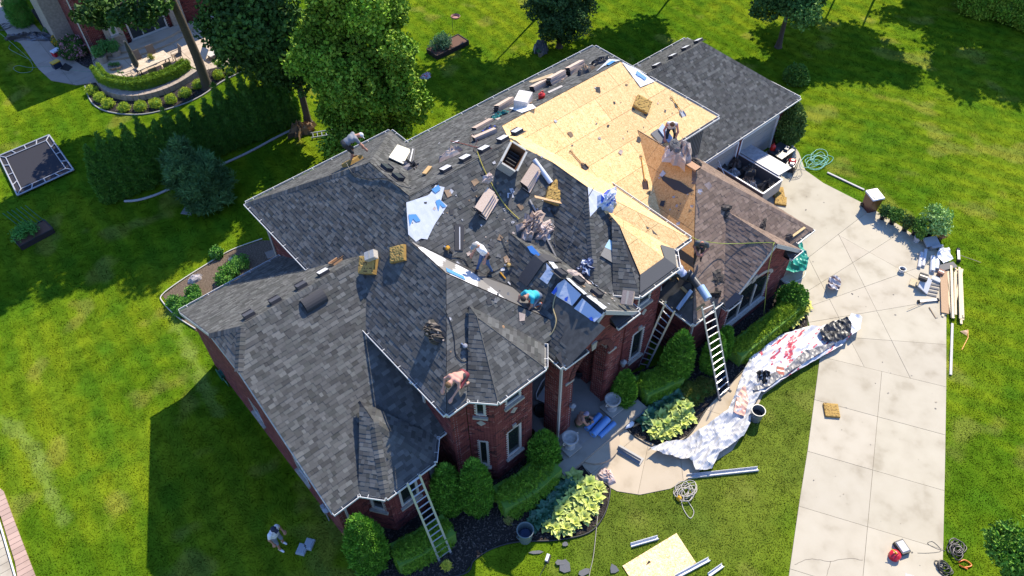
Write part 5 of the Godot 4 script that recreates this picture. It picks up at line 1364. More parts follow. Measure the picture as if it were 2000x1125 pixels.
	plank(Vector3(-3.48,8.49,-0.81),Vector3(-2.9,8.27,-1.23),.16,.05,Color(.5,.34,.16),"short brown wood block beside the tool heap")
	# paper heap and metal lengths in the middle of the front slope
	heap(on("CF",Vector3(-1.41,7.16,2.84),.3,.02),Vector3(1.5,.3,.8),[Color(.5,.38,.31),Color(.42,.31,.24),Color(.56,.46,.4)],"paper_heap","crumpled brown wrapping paper heaped in the middle of the front slope","paper heap",null,1.0,24)
	heap(on("CF",Vector3(-1.06,6.87,3.27),.3,.02),Vector3(.9,.2,.5),[Color(.48,.36,.3),Color(.6,.5,.45)],"paper_heap","smaller crumpled paper right of the big paper heap","paper heap",null,1.0)
	heap(on("CF",Vector3(-2.06,8.42,1.02),.3,.4),Vector3(.5,.2,.35),[Color(.5,.38,.33),Color(.56,.47,.43)],"paper_scrap","pinkish paper on top of the fanned bundles","paper scrap")
	for e in [[Vector3(-0.86,7.66,2.23),Vector3(-0.97,6.92,3.31),"upper grey metal angle crossing the paper heap",Color(.4,.4,.4)],[Vector3(-1.13,6.89,3.35),Vector3(-1.27,6.27,4.26),"lower grey metal angle pointing at the porch ridge",Color(.3,.3,.3)],[Vector3(-0.31,7.22,2.85),Vector3(-0.25,6.7,3.61),"black metal length right of the paper heap",Color(.02,.02,.02)]]:
		plank(e[0],e[1],.06,.05,e[3],e[2],"metal_angle","metal length")
	plank(Vector3(-0.73,7.83,2.37),Vector3(0.24,7.33,3.03),.12,.03,Color(.62,.42,.24),"wooden lath lying across the foam pads")
	heap(on("PR",Vector3(-1.61,6.64,5.62),.0,.02),Vector3(.8,.15,.5),[Color(.5,.4,.34),Color(.58,.48,.42)],"paper_scrap","pale paper scraps beside the porch ridge","paper scrap")
	heap(on("DL",Vector3(-0.93,6.54,5.46),.5,.02),Vector3(.65,.2,.55),[Color(.02,.03,.09),Color(.55,.58,.65),Color(.06,.09,.2)],"crumpled_wrapper","dark blue and white crumpled wrapper at the foot of the capped hip","wrapper",M.wrap,1.1)
	var st2 := wrinkled("PR",[Vector3(-0.87,6.02,5.22),Vector3(-0.4,5.63,5.02),Vector3(-0.68,5.87,5.75),Vector3(-0.42,5.65,6),Vector3(-0.97,6.11,6.39),Vector3(-1.27,6.35,6.22),Vector3(-1.25,6.34,5.88)],func(q: Vector2) -> Color: return Color(.42,.48,.6),"torn_sheeting",M.wrap,self,.09,.09,.02,2.0)
	tag(st2,"torn pale blue sheeting along the porch valley","sheeting")
	heap(on("PR",Vector3(-0.41,5.64,6.55),.6,.02),Vector3(1.0,.4,.5),[Color(.5,.56,.66),Color(.58,.62,.7),Color(.2,.22,.5)],"plastic_bundle","pale blue plastic bundle at the porch eave","bundle",M.wrap,.35)
	for e in [[1187,552],[1196,546]]: heap(on("PR",Vector3(0.1,5.21,5.78),.2,.02),Vector3(.4,.2,.3),[Color(.35,.2,.15),Color(.5,.4,.33),Color(.1,.06,.05)],"work_glove" if e[0] == 1187 else "paper_scrap","brown work glove beside the plastic bundle" if e[0] == 1187 else "brown scrap behind the plastic bundle","glove" if e[0] == 1187 else "paper scrap")
	carton(on("DL",Vector3(-0.89,6.58,7.56),.5,.05),Vector3(.42,.1,.5),Color(.5,.4,.34),"flat pinkish carton at the gutter of the front block")
	var blk = patch("DF",[Vector3(-0.46,6.11,6.52),Vector3(-0.09,6.02,6.67),Vector3(-0.29,5.89,6.88),Vector3(-0.55,5.95,6.78)],Color(.015,.015,.016),"black_flashing",M.vert,self,.1,.02); tag(blk,"black flashing plate behind the plastic bundle","flashing")
	# pile astride the right wing ridge
	var rt := Transform3D(Basis(Vector3.UP,.9),Vector3(6.4,6.62,3.6))
	heap(rt,Vector3(1.5,.55,1.1),[Color(.52,.4,.33),Color(.6,.5,.45),Color(.5,.38,.3)],"paper_heap","crumpled pink paper over a shingle pile on the right ridge","paper heap",null,.9,24)
	rt.origin = Vector3(6.25,7.1,3.35); heap(rt,Vector3(.9,.2,.5),[Color(.1,.1,.1),Color(.14,.14,.14)],"felt_piece","curled grey felt on top of the ridge pile","felt",null,.3)
	bundle(Transform3D(Basis(Vector3.UP,PI / 2),Vector3(6.25,6.65,4.2)),"shingle bundle with blue end under the paper on the right ridge","shingle bundles on the roof",Color(.5,.3,.18))
	# old torn ridge pieces
	for e in [["SGL",Vector3(6.55,5,5.87),.7,Vector3(.9,.25,.5),"torn brown ridge shingles at the head of the front gable"],["SGL",Vector3(6.49,4.95,6.25),.2,Vector3(.6,.12,.5),"loose dark shingle below the torn ridge head"],["RWF",Vector3(4.57,3.74,7.77),0,Vector3(.7,.06,.6),"dark flashing scrap in the brown valley"],["RWF",Vector3(4.1,3.44,8.12),0,Vector3(.4,.2,.4),"curled dark scrap low in the brown valley"],["RWF",Vector3(8.1,4.21,7.24),.6,Vector3(.7,.06,.25),"upper dark hole along the gable ridge"],["SGL",Vector3(7.42,5.71,3.58),.2,Vector3(.8,.1,.4),"black cables lying on the right wing peak"]]:
		heap(on(e[0],e[1],e[2],.02),e[3],[Color(.035,.03,.028),Color(.07,.06,.05),Color(.1,.085,.07)],"shingle_scrap",e[4],"shingle scrap",null,1.0)
	var fp = patch("SGL",[Vector3(4.12,3.01,8.79),Vector3(4.22,3.09,8.53),Vector3(4.75,3.52,8.64),Vector3(4.76,3.53,8.99)],Color(.03,.035,.045),"metal_plate",M.gloss,self,.06,.02); tag(fp,"dark flat plate hanging over the arched window","plate")
	for e in [[[Vector3(5.49,5.83,3.57),Vector3(5.59,5.91,3.35),Vector3(5.76,6.06,4.31),Vector3(5.73,6.03,4.96),Vector3(5.43,5.78,4.31)],"upper"],[[Vector3(5.47,5.81,4.39),Vector3(5.72,6.02,4.52),Vector3(5.76,6.06,5.03),Vector3(5.52,5.85,4.84)],"lower"]]:
		var p2 = patch("RWL",e[0],Color(.07,.062,.055),"shingle_scrap",M.cloth,self,.03,.02); tag(p2,"%s strip of torn old shingles left on the weathered boards" % e[1],"shingle scrap")
	# scraps on the boards
	var i2 := 0
	for e in [["DF",[Vector3(1.07,6.36,6.13),Vector3(1.35,6.28,6.25),Vector3(1.1,6.25,6.3)]],["DR",[Vector3(1,8.01,6.38),Vector3(1.16,7.88,6.46),Vector3(0.77,8.19,6.64)]],["DR",[Vector3(1.15,7.89,6.56),Vector3(0.94,8.06,7.02),Vector3(0.76,8.2,6.92)]],["OF",[Vector3(4.68,5.52,3.43),Vector3(4.92,5.51,3.45),Vector3(4.74,5.46,3.56)]]]:
		var sc = patch(e[0],e[1],Color(.04,.04,.042),"shingle_scrap",M.cloth,self,.05,.01); i2 += 1
		tag(sc,["dark torn scrap low on the front bay boards","small dark scrap on the narrow boards","dark scrap at the lower end of the narrow boards","dark scrap under the orange shovel"][i2 - 1],"shingle scrap")
	# litter of small torn scraps over the working slopes
	var lt := []; var lb := MB.new(); lb.tri(Vector3(-.5,0,-.3),Vector3(.5,.06,-.35),Vector3(.35,0,.4)); lb.tri(Vector3(-.5,0,-.3),Vector3(.35,0,.4),Vector3(-.4,.05,.3)); lb.tri(Vector3(-.5,-.03,-.3),Vector3(.35,-.03,.4),Vector3(.5,.03,-.35)); lb.tri(Vector3(-.5,-.03,-.3),Vector3(-.4,.02,.3),Vector3(.35,-.03,.4))
	for e in [["CF",-4.6,.8,.6,3.6,120],["OF",2.8,9.0,-1.2,1.8,26],["LF",-7.6,-4.2,4.6,6.4,24],["MR",-1.0,7.5,-3.6,-1.9,40],["PR",-2.2,-.7,4.2,7.4,26],["RWL",3.4,6.2,3.2,5.5,26]]:
		for i in e[5]:
			var x := rng.randf_range(e[1],e[2]); var z := rng.randf_range(e[3],e[4]); var pn: Vector3 = PN[e[0]]
			var ref: Vector3 = {"CF": Vector3(0,8.92,.28),"OF": Vector3(0,6,2.42),"LF": Vector3(0,6,6.75),"MR": Vector3(0,6,-5.52),"PR": Vector3(-2.35,7.25,0),"RWL": Vector3(2.4,3.2,0)}[e[0]]
			var t := on(e[0],Vector3(x,ref.y - pn.x * (x - ref.x) - pn.z * (z - ref.z),z),rng.randf() * TAU,.035)
			t.basis = t.basis.scaled(Vector3.ONE * (.06 + .26 * pow(rng.randf(),2.5)))
			lt.append([t,jit([Color(.05,.05,.052),Color(.16,.16,.16),Color(.5,.4,.33),Color(.09,.09,.09),Color(.5,.5,.52),Color(.3,.2,.12)][rng.randi() % 6],.2)])
	tag(multi(lt,lb.mesh(),M.cloth,"scrap_litter"),"small torn scraps littered over the roof slopes","litter","","stuff")
	# ---- tools
	nail_gun(on("CF",Vector3(-4.78,7.6,2.21),.3,.03),Color(.6,.3,.02),"yellow nail gun left of the hip-shingle strip")
	nail_gun(on("CF",Vector3(-3.11,6.65,3.59),.9,.05),Color(.45,.3,.1),"tan nail gun between the porch valley and the white-shirted man")
	nail_gun(on("LF",Vector3(-5.21,6.7,5.71),.5,.03),Color(.35,.2,.1),"nail gun lying on the turret hip")
	nail_gun(on("LF",Vector3(-6.71,6.81,5.55),.2,.03),Color(.3,.3,.32),"black and grey nail gun above the shirtless man")
	heap(on("ML",Vector3(-7.15,7.09,4.47),.2,.02),Vector3(.6,.4,.5),[Color(.12,.1,.08),Color(.05,.045,.04),Color(.2,.17,.14)],"tool_pouch","brown leather tool pouch near the front hip, upper of two","tool pouch",null,.9)
	heap(on("ML",Vector3(-7.23,7.02,4.82),.8,.02),Vector3(.45,.36,.4),[Color(.14,.12,.1),Color(.07,.06,.05)],"tool_pouch","brown leather tool pouch near the front hip, lower of two","tool pouch",null,.9)
	plank(Vector3(-3.55,6.68,3.64),Vector3(-3.51,6.51,3.88),.05,.05,Color(.6,.32,.03),"yellow utility knife on the front slope","utility_knife","knife")
	# ---- hoses
	hose([Vector3(-1.61,9.11,0.12),Vector3(-1.77,8.71,0.69),Vector3(-1.86,8.19,1.44),Vector3(-1.85,7.77,2.07),Vector3(-1.69,7.42,2.58)],.018,Color(.5,.4,.06),"yellow air hose running down from the main ridge")
	hose([Vector3(-5.37,8.59,-3.22),Vector3(-5.48,8.5,-2.58),Vector3(-5.28,8.66,-1.8),Vector3(-4.93,8.95,-1.04),Vector3(-4.85,9.01,-0.37),Vector3(-4.7,9.13,0.17)],.018,Color(.03,.03,.03),"black air hose looping over the rear hip")
	hose([Vector3(-4.8,7.49,2.46),Vector3(-4.47,7.32,2.7),Vector3(-4.46,7.08,3.05),Vector3(-4.27,6.82,3.44),Vector3(-3.84,6.77,3.5),Vector3(-3.27,6.74,3.55),Vector3(-2.74,6.67,3.66)],.016,Color(.03,.03,.03),"black air hose behind the white-shirted man")
	hose([Vector3(-2.73,7.3,2.73),Vector3(-2.84,6.98,3.2),Vector3(-2.9,6.68,3.64),Vector3(-3.23,6.41,4.04),Vector3(-3.47,6.3,4.2)],.014,Color(.03,.03,.03),"thin black hose hanging past the tan nail gun")
	hose([Vector3(-2.87,6.9,5.89),Vector3(-3.2,6.62,6.1),Vector3(-3.42,6.44,6.5),Vector3(-3.75,6.16,6.66),Vector3(-4.05,5.92,6.51),Vector3(-4.13,5.85,6.23),Vector3(-4,5.96,5.92),Vector3(-3.64,6.26,5.62),Vector3(-3.54,6.34,5.23)],.022,Color(.42,.33,.16),"tan air hose looping over the porch felt")
	hose([Vector3(-6.56,7.7,4.32),Vector3(-6.66,7.39,4.78),Vector3(-6.85,7.11,5.19),Vector3(-7.1,6.86,5.56),Vector3(-7.03,6.66,5.86),Vector3(-6.67,6.65,5.88),Vector3(-6.51,6.81,5.64)],.014,Color(.02,.02,.02),"black air hose curling down to the turret nail gun")
	hose([Vector3(0.1,6.96,3.23),Vector3(-0.38,6.85,3.4),Vector3(-0.7,6.75,3.54),Vector3(-1,6.54,3.84),Vector3(-0.98,6.43,4),Vector3(-1.01,6.65,3.68)],.014,Color(.1,.1,.1),"grey hose curling right of the paper heap")
	hose([Vector3(4.2,5.39,6.34),Vector3(3.99,5.73,6.92),Vector3(5.64,4.64,7.18),Vector3(6.53,5.12,8.53),Vector3(6.07,5.54,8.9),Vector3(6.32,4.17,8.9),Vector3(6.75,2.58,8.9),Vector3(7.4,-0.59,9.1),Vector3(8.09,-2.83,9.2)],.014,Color(.3,.36,.06),"yellow-green rope from the standing man over the front gable to the bed","safety_rope","rope",10)
	hose([Vector3(-0.69,7.37,-2.9),Vector3(-0.82,7.92,-1.82),Vector3(-0.95,8.43,-0.8),Vector3(-0.94,8.91,0.14)],.014,Color(.25,.03,.03),"dark red hose crossing the rear slope")
	hose([Vector3(-0.64,8.03,-1.61),Vector3(0.05,7.65,-2.37),Vector3(-0.33,8.09,-1.49),Vector3(-1.17,8.49,-0.69),Vector3(-1.4,8.89,0.1)],.014,Color(.08,.05,.05),"short dark hose beside the ridge vents")
	hose([Vector3(1.16,8.01,3.63),Vector3(0.34,7.82,3.92),Vector3(-0.53,7.58,4.29),Vector3(-1.25,7.44,4.52)],.012,Color(.04,.04,.04),"thin black cord hanging over the dark hip")
	# white mid-roof flashing strip along the lower hip gutter
	patch("ML",[Vector3(-8.56,5.94,3.89),Vector3(-8.44,6.04,3.87),Vector3(-8.32,6.14,4.5),Vector3(-8.43,6.05,4.51)],Color(.12,.11,.1),"metal_scrap",M.cloth,house,.03)


func ladder(ba: Vector3,bb: Vector3,ta: Vector3,tb: Vector3,n: int,label: String,k := Color(.55,.55,.55)):
	var o := thing("extension_ladder",label,"ladder",(ba + bb) / 2,0,"aluminium ladders")
	var c := (ba + bb) / 2
	for e in [[ba,ta],[bb,tb]]:
		var mb := MB.new(); mb.bar(e[0] - c,e[1] - c,.03,.075,k,(bb - ba).normalized()); obj(mb,"rail",M.alu,o)
		mb = MB.new(); mb.box(Transform3D(Basis(),e[0] - c + Vector3(0,.03,0)),Vector3(.09,.06,.14),Color(.04,.04,.04)); obj(mb,"foot",M.vert,o)
	for i in n:
		var t := (i + .6) / n
		var mb := MB.new(); mb.bar(ba.lerp(ta,t) - c,bb.lerp(tb,t) - c,.035,.03,k); obj(mb,"rung",M.alu,o)

func bin(at: Vector3,r: float,h: float,k: Color,label: String,fill := Color(.02,.02,.02)):
	var o := thing("round_bin",label,"bin",at)
	var mb := MB.new(); mb.lathe(Transform3D(),[Vector2(0,.01),Vector2(r * .8,0),Vector2(r,h),Vector2(r * 1.06,h),Vector2(r * 1.06,h + .03),Vector2(r * .95,h + .03),Vector2(r * .78,.03)],22,k); obj(mb,"body",M.gloss,o)
	mb = MB.new(); mb.lathe(Transform3D(),[Vector2(0,h * .55),Vector2(r * .6,h * .6),Vector2(r * .9,h * .5)],14,fill); obj(mb,"contents",M.cloth,o)
	for s in [-1,1]:
		mb = MB.new(); mb.tube([Vector3(r * s,h * .82,-.08),Vector3((r + .06) * s,h * .8,-.05),Vector3((r + .06) * s,h * .8,.05),Vector3(r * s,h * .82,.08)],.014,6,k); obj(mb,"handle",M.gloss,o)

func urn(at: Vector3,label: String):
	var o := thing("stone_urn",label,"urn",at)
	var k := Color(.5,.48,.44)
	var mb := MB.new(); mb.box(Transform3D(Basis(Vector3.UP,.0),Vector3(0,.2,0)),Vector3(.62,.4,.62),Color(.22,.19,.16)); mb.box(Transform3D(Basis(),Vector3(0,.425,0)),Vector3(.7,.05,.7),Color(.34,.32,.28)); obj(mb,"pedestal",M.concrete,o)
	mb = MB.new(); mb.lathe(Transform3D(Basis(),Vector3(0,.45,0)),[Vector2(0,0),Vector2(.22,0),Vector2(.22,.06),Vector2(.1,.1),Vector2(.09,.2),Vector2(.16,.26),Vector2(.25,.42),Vector2(.25,.5),Vector2(.33,.6),Vector2(.33,.64),Vector2(.27,.64),Vector2(.2,.5),Vector2(0,.46)],20,k); obj(mb,"bowl",M.stone_v,o)
	for s in [-1,1]:
		mb = MB.new(); mb.tube([Vector3(.24 * s,.85,0),Vector3(.36 * s,.9,0),Vector3(.4 * s,1.0,0),Vector3(.32 * s,1.07,0)],.03,7,k); obj(mb,"handle",M.stone_v,o)

func scatter_line(pts: Array,r: float,turns: int,rad: Vector2,k: Color,at: Vector3,label: String,called: String,cat: String,lie := Basis()):
	# a loose coil of cable or hose
	var p := []
	for i in turns * 10:
		var a := TAU * i / 10.0 + .5 * sin(i * .13); var f := .75 + .4 * sin(i * .61 + turns) + rng.randf_range(-.12,.12)
		p.append(lie * Vector3(cos(a) * rad.x * f + .4 * rad.x * sin(i * .173 + turns),r + .05 * abs(sin(i * .37)) + .012 * (i / 10),sin(a) * rad.y * f + .4 * rad.y * cos(i * .231)))
	p.append_array(pts)
	var mb := MB.new(); mb.tube(curve(p,3),r,5,k)
	var o := obj(mb,called,M.gloss); o.position = at
	return tag(o,label,cat)

func channel(a: Vector3,b: Vector3,k: Color,label: String,w := .13):
	# a loose length of gutter: floor and two sides
	var o := thing("gutter_length",label,"gutter",a,0,"loose gutter lengths"); var d := b - a; var s := d.normalized().cross(Vector3.UP).normalized()
	var mb := MB.new(); mb.bar(Vector3(0,.012,0),d + Vector3(0,.012,0),w,.012,k); obj(mb,"floor",M.gutter,o)
	for e in [-1,1]:
		mb = MB.new(); mb.bar(s * w / 2 * e + Vector3(0,.06,0),d + s * w / 2 * e + Vector3(0,.06,0),.012,.11,k); obj(mb,"side",M.gutter,o)

func make_front():
	# porch floor, ledge and the round step
	var o := Node3D.new(); o.name = "porch"; add_child(o); o.set_meta("kind","structure")
	var b := MB.new(); b.slab(PackedVector2Array([Vector2(-4.45,4.3),Vector2(-.4,4.3),Vector2(-.4,8.3),Vector2(-4.45,8.3)]),0,.3,Color(.3,.28,.25)); obj(b,"floor_slab",M.concrete,o)
	b = MB.new(); b.slab(PackedVector2Array([Vector2(-4.9,8.3),Vector2(-.25,8.3),Vector2(-.25,8.85),Vector2(-4.9,8.85)]),0,.295,Color(.3,.27,.22)); obj(b,"landing",M.concrete,o)
	var rs := PackedVector2Array()
	var sc := Vector3(-2.9,0.16,8.5)
	for i in 24: rs.append(Vector2(sc.x + cos(TAU * i / 24) * 1.02,sc.z + sin(TAU * i / 24) * .95))
	b = MB.new(); b.slab(rs,0,.15,Color(.44,.36,.26)); obj(b,"round_step",M.concrete,o)
	urn(Vector3(-3.93,0,8.08),"stone urn on a pedestal left of the round step")
	urn(Vector3(-1.43,0,7.94),"stone urn on a pedestal between the porch and the blue rolls")
	# porch furniture and pots in the shade
	for e in [[Vector3(-1.26,0,5.85),.25,"dark glazed pot inside the porch arch",Color(.015,.015,.016)],[Vector3(-3.67,0,6.1),.3,"dark planter left of the porch pillar",Color(.03,.035,.03)]]:
		var p := thing("porch_pot",e[2],"pot",e[0] + Vector3(0,.3 if e[1] < .28 else .0,0))
		b = MB.new(); b.lathe(Transform3D(),[Vector2(0,0),Vector2(e[1] * .6,0),Vector2(e[1],.25),Vector2(e[1] * .9,.5),Vector2(e[1] * .8,.5),Vector2(e[1] * .7,.4),Vector2(0,.38)],18,e[3]); obj(b,"body",M.gloss,p)
		b = MB.new(); b.lathe(Transform3D(),[Vector2(e[1] * .92,.46),Vector2(e[1] * .98,.5),Vector2(e[1] * .92,.54)],18,e[3]); obj(b,"rim",M.gloss,p)
	var bench := thing("porch_bench","white curved bench in the shade beside the turret","bench",Vector3(-2.87,0,5.6),.35)
	b = MB.new(); b.box(Transform3D(Basis(),Vector3(0,.42,0)),Vector3(1.1,.05,.42),Color(.45,.44,.42)); obj(b,"seat",M.vert,bench)
	b = MB.new(); b.tube([Vector3(-.55,.45,-.2),Vector3(-.5,.8,-.25),Vector3(0,.95,-.27),Vector3(.5,.8,-.25),Vector3(.55,.45,-.2)],.03,7,Color(.5,.49,.47)); obj(b,"backrest",M.vert,bench)
	for x in [-.48,.48]:
		for z in [-.17,.17]: b = MB.new(); b.box(Transform3D(Basis(),Vector3(x,.2,z)),Vector3(.05,.4,.05),Color(.4,.4,.38)); obj(b,"leg",M.vert,bench)
	# lanterns on the porch pillars
	for e in [[Vector3(-4.0,1.9,7.46),"grey wall lantern on the left porch pillar"],[Vector3(-.62,2.2,7.46),"grey wall lantern on the right porch pillar"]]:
		var l := thing("wall_lantern",e[1],"lantern",e[0] + Vector3(.6 if e[0].x < -2 else -.0,0,.12))
		b = MB.new(); b.lathe(Transform3D(),[Vector2(0,0),Vector2(.07,.04),Vector2(.1,.3),Vector2(.14,.32),Vector2(.02,.44),Vector2(0,.5)],8,Color(.2,.21,.22)); obj(b,"cage",M.gloss,l)
		b = MB.new(); b.box(Transform3D(Basis(),Vector3(0,.2,-.1)),Vector3(.1,.25,.05),Color(.15,.15,.15)); obj(b,"bracket",M.vert,l)
	# ladders
	ladder(Vector3(-10.54,0,8.23),Vector3(-10.04,0,8.26),Vector3(-10.44,3.88,6.85),Vector3(-9.94,3.86,6.85),14,"ladder leaning on the bay of the left wing")
	ladder(Vector3(1.15,0,7.05),Vector3(1.37,0,7.36),Vector3(2.15,3.67,7.13),Vector3(2.15,3.51,7.62),11,"shaded ladder leaning on the low corner roof beside the porch")
	ladder(Vector3(2.45,0,10.47),Vector3(3.11,0,10.47),Vector3(2.38,4.44,8.62),Vector3(3.14,4.15,8.62),14,"sunlit ladder standing on the walkway against the corner roof")
	# gas meter, hose reel, grates by the left wall
	var gm := thing("gas_meter","grey gas meter on the corner of the left wing","gas meter",Vector3(-12.71,0,4.11) + Vector3(.1,0,0))
	b = MB.new(); b.box(Transform3D(Basis(),Vector3(0,.75,0)),Vector3(.3,.34,.26),Color(.3,.32,.33)); obj(b,"body",M.gloss,gm)
	b = MB.new(); b.lathe(Transform3D(Basis(Vector3.RIGHT,0),Vector3(-.05,.95,.2)),[Vector2(0,0),Vector2(.15,.03),Vector2(.15,.06),Vector2(0,.1)],14,Color(.32,.33,.34)); obj(b,"regulator",M.gloss,gm)
	b = MB.new(); b.tube([Vector3(.1,0,.1),Vector3(.1,.6,.1),Vector3(.1,1.0,.1),Vector3(-.1,1.05,.1),Vector3(-.1,.6,.1),Vector3(-.1,0,.12)],.03,7,Color(.28,.29,.3)); obj(b,"pipe",M.gloss,gm)
	var hr := thing("hose_reel","green hose reel on the left wing wall","hose reel",Vector3(-12.7,0,-4.26))
	b = MB.new(); b.lathe(Transform3D(Basis(Vector3.FORWARD,PI / 2),Vector3(0,.45,0)),[Vector2(0,-.1),Vector2(.3,-.1),Vector2(.3,-.07),Vector2(.2,-.07),Vector2(.2,.07),Vector2(.3,.07),Vector2(.3,.1),Vector2(0,.1)],16,Color(.01,.1,.07)); obj(b,"drum",M.gloss,hr)
	b = MB.new(); b.tube([Vector3(0,.25,.3),Vector3(.0,.05,.5),Vector3(0,.03,-.2)],.02,6,Color(.05,.2,.12)); obj(b,"hose",M.gloss,hr)
	for e in [[Vector3(-14.07,0,4.55),"lower left grey plastic tray on the shaded lawn"],[Vector3(-13.77,0,4.55),"upper right grey plastic tray on the shaded lawn"]]:
		var tr := thing("plastic_tray",e[1],"tray",e[0],.62)
		b = MB.new(); b.box(Transform3D(Basis(),Vector3(0,.05,0)),Vector3(.42,.1,.34),Color(.34,.38,.4),.92); obj(b,"tray",M.gloss,tr)
		b = MB.new(); b.box(Transform3D(Basis(),Vector3(0,.11,0)),Vector3(.3,.02,.24),Color(.28,.31,.33)); obj(b,"lid",M.gloss,tr)
	bin(Vector3(-7.64,0,9.62),.3,.72,Color(.14,.18,.17),"grey-green bin with rags at the edge of the left bed",Color(.04,.06,.12))
	bin(Vector3(2.82,0,12.02),.27,.62,Color(.16,.17,.17),"dark grey bucket on the lawn beside the silver tarp")
	# blue underlayment rolls
	roll(Vector3(-2.9,0.45,7.98),Vector3(-2.02,0.45,7.86),.13,Color(.1,.24,.5),"left of the three blue rolls on the porch step","blue_roll")
	roll(Vector3(-2.91,0.45,8.31),Vector3(-1.93,0.45,8.2),.16,Color(.11,.26,.54),"middle of the three blue rolls on the porch step","blue_roll")
	roll(Vector3(-2.7,0.32,8.52),Vector3(-1.8,0.32,8.47),.11,Color(.11,.26,.54),"right of the three blue rolls on the porch step","blue_roll")
	roll(Vector3(-0.03,0.1,7.65),Vector3(-0.54,1,8.01),.13,Color(.1,.22,.45),"blue roll standing upright against the brick wall","blue_roll")
	roll(Vector3(-0.5,0.15,9.02),Vector3(0.56,0.15,9),.13,Color(.12,.26,.5),"blue roll lying behind the right hostas","blue_roll")
	tag(wrinkled("UP",[Vector3(-1.28,0.03,8.23),Vector3(-0.23,0.03,8.33),Vector3(-0.46,0.03,8.89),Vector3(-1.28,0.03,8.81),Vector3(-1.36,0.03,8.48)],func(q: Vector2) -> Color: return Color(.1,.23,.48),"blue_sheet",M.wrap,self,.2,.12,.05,.7),"folded blue sheeting on the bed beside the right urn","sheeting")
	heap(Transform3D(Basis(),Vector3(-1.28,0.15,8.82)),Vector3(.5,.12,.35),[Color(.7,.72,.76),Color(.6,.64,.7)],"white_rag","white rag on the folded blue sheeting","rag",M.wrap)
	plank(Vector3(-1.25,0.1,9),Vector3(-0.86,0.1,9.08),.07,.05,Color(.5,.33,.18),"short wooden stake beside the right hostas")
	# the long tarps on the walkway
	var silver := func(q: Vector2) -> Color:
		return Color(.44,.44,.445)
	var t1 = wrinkled("UP",[Vector3(-1.6,0.03,10.22),Vector3(-0.91,0.03,10.34),Vector3(-0.15,0.03,10.83),Vector3(0.98,0.03,11),Vector3(2.17,0.03,11.08),Vector3(3.01,0.03,10.79),Vector3(4.06,0.03,10.33),Vector3(4.87,0.03,10.08),Vector3(4.69,0.03,10.71),Vector3(3.99,0.03,11.41),Vector3(3.05,0.03,11.66),Vector3(2.27,0.03,12.1),Vector3(1.65,0.03,12.28),Vector3(0.3,0.03,12.13),Vector3(-0.44,0.03,12.38),Vector3(-0.98,0.03,12.01),Vector3(-0.73,0.03,11.65),Vector3(-1.32,0.03,10.83)],silver,"silver_tarp",M.tarp,self,.4,.065,.04,1.0,Vector2(.5,1.2))
	tag(t1,"crumpled silver tarp spread along the curved walkway","tarp")
	var red := func(q: Vector2) -> Color:
		# long red lettering strokes that follow the length of the sheet
		var r := q.rotated(-.12); var n := nz3.get_noise_2d(r.x * 1.1 + 30,r.y * 8.0)
		return Color(.46,.07,.1) if abs(n) < .07 and r.x > 1.2 and r.x < 6.2 else Color(.56,.555,.56)
	var t2 = wrinkled("UP",[Vector3(3.91,0.03,10.45),Vector3(4.92,0.03,10.05),Vector3(6.89,0.03,10.15),Vector3(7.95,0.03,10.48),Vector3(8.98,0.03,11.16),Vector3(9.94,0.03,11.53),Vector3(9.68,0.03,12.17),Vector3(8.43,0.03,12.27),Vector3(7.44,0.03,12.06),Vector3(5.5,0.03,11.71),Vector3(3.97,0.03,11.53),Vector3(3.69,0.03,11.22)],red,"printed_tarp",M.tarp,self,.28,.065,.06,1.0,Vector2(.4,1.3))
	tag(t2,"white tarp with red print lying from the driveway to the walkway","tarp")
	tag(wrinkled("UP",[Vector3(8.3,0.16,11.16),Vector3(8.99,0.16,11.22),Vector3(9.82,0.16,11.56),Vector3(9.68,0.16,11.92),Vector3(9.02,0.16,12.25),Vector3(8.29,0.16,12.06),Vector3(7.99,0.16,11.64)],func(q: Vector2) -> Color: return Color(.02,.02,.022),"black_tarp",M.wrap,self,.3,.09,.1,1.4),"black tarp end bunched on the driveway","tarp")
	tag(wrinkled("UP",[Vector3(3.6,0.16,11.25),Vector3(4.31,0.16,10.92),Vector3(5.45,0.16,11.44),Vector3(6.96,0.16,11.4),Vector3(8.37,0.16,12.05),Vector3(7.51,0.16,11.96),Vector3(5.7,0.16,11.65),Vector3(4.16,0.16,11.48)],func(q: Vector2) -> Color: return Color(.14,.14,.145),"tarp_lining",M.wrap,self,.16,.09,.12,1.4),"dark grey lining folded along the lower edge of the printed tarp","tarp")
	tag(wrinkled("UP",[Vector3(9.79,0.12,11.65),Vector3(10.28,0.12,11.54),Vector3(10.42,0.12,11.98),Vector3(9.74,0.12,12.31),Vector3(9.17,0.12,12.27)],func(q: Vector2) -> Color: return Color(.66,.67,.7),"silver_tarp",M.tarp,self,.25,.09,.1,1.4),"silver tip of tarp nearest the driveway joints","tarp")
	tag(wrinkled("UP",[Vector3(2.13,0.16,11.35),Vector3(2.87,0.16,10.95),Vector3(3.62,0.16,10.76),Vector3(3.03,0.16,11.42),Vector3(2.36,0.16,11.74)],func(q: Vector2) -> Color: return Color(.62,.36,.27),"pink_paper",M.tarp,self,.2,.09,.12,1.4),"pinkish paper strip where the two tarps meet","paper")
	heap(Transform3D(Basis(Vector3.UP,.5),Vector3(4.55,0.1,11.07)),Vector3(.9,.5,.6),[Color(.02,.02,.022),Color(.5,.5,.5),Color(.05,.05,.05)],"machine_heap","black and white tool case on the printed tarp","tool case",null,.7)
	carton(Transform3D(Basis(Vector3.UP,.6),Vector3(5.31,0.12,11.34)),Vector3(.4,.22,.3),Color(.4,.13,.1),"small red box on the printed tarp")
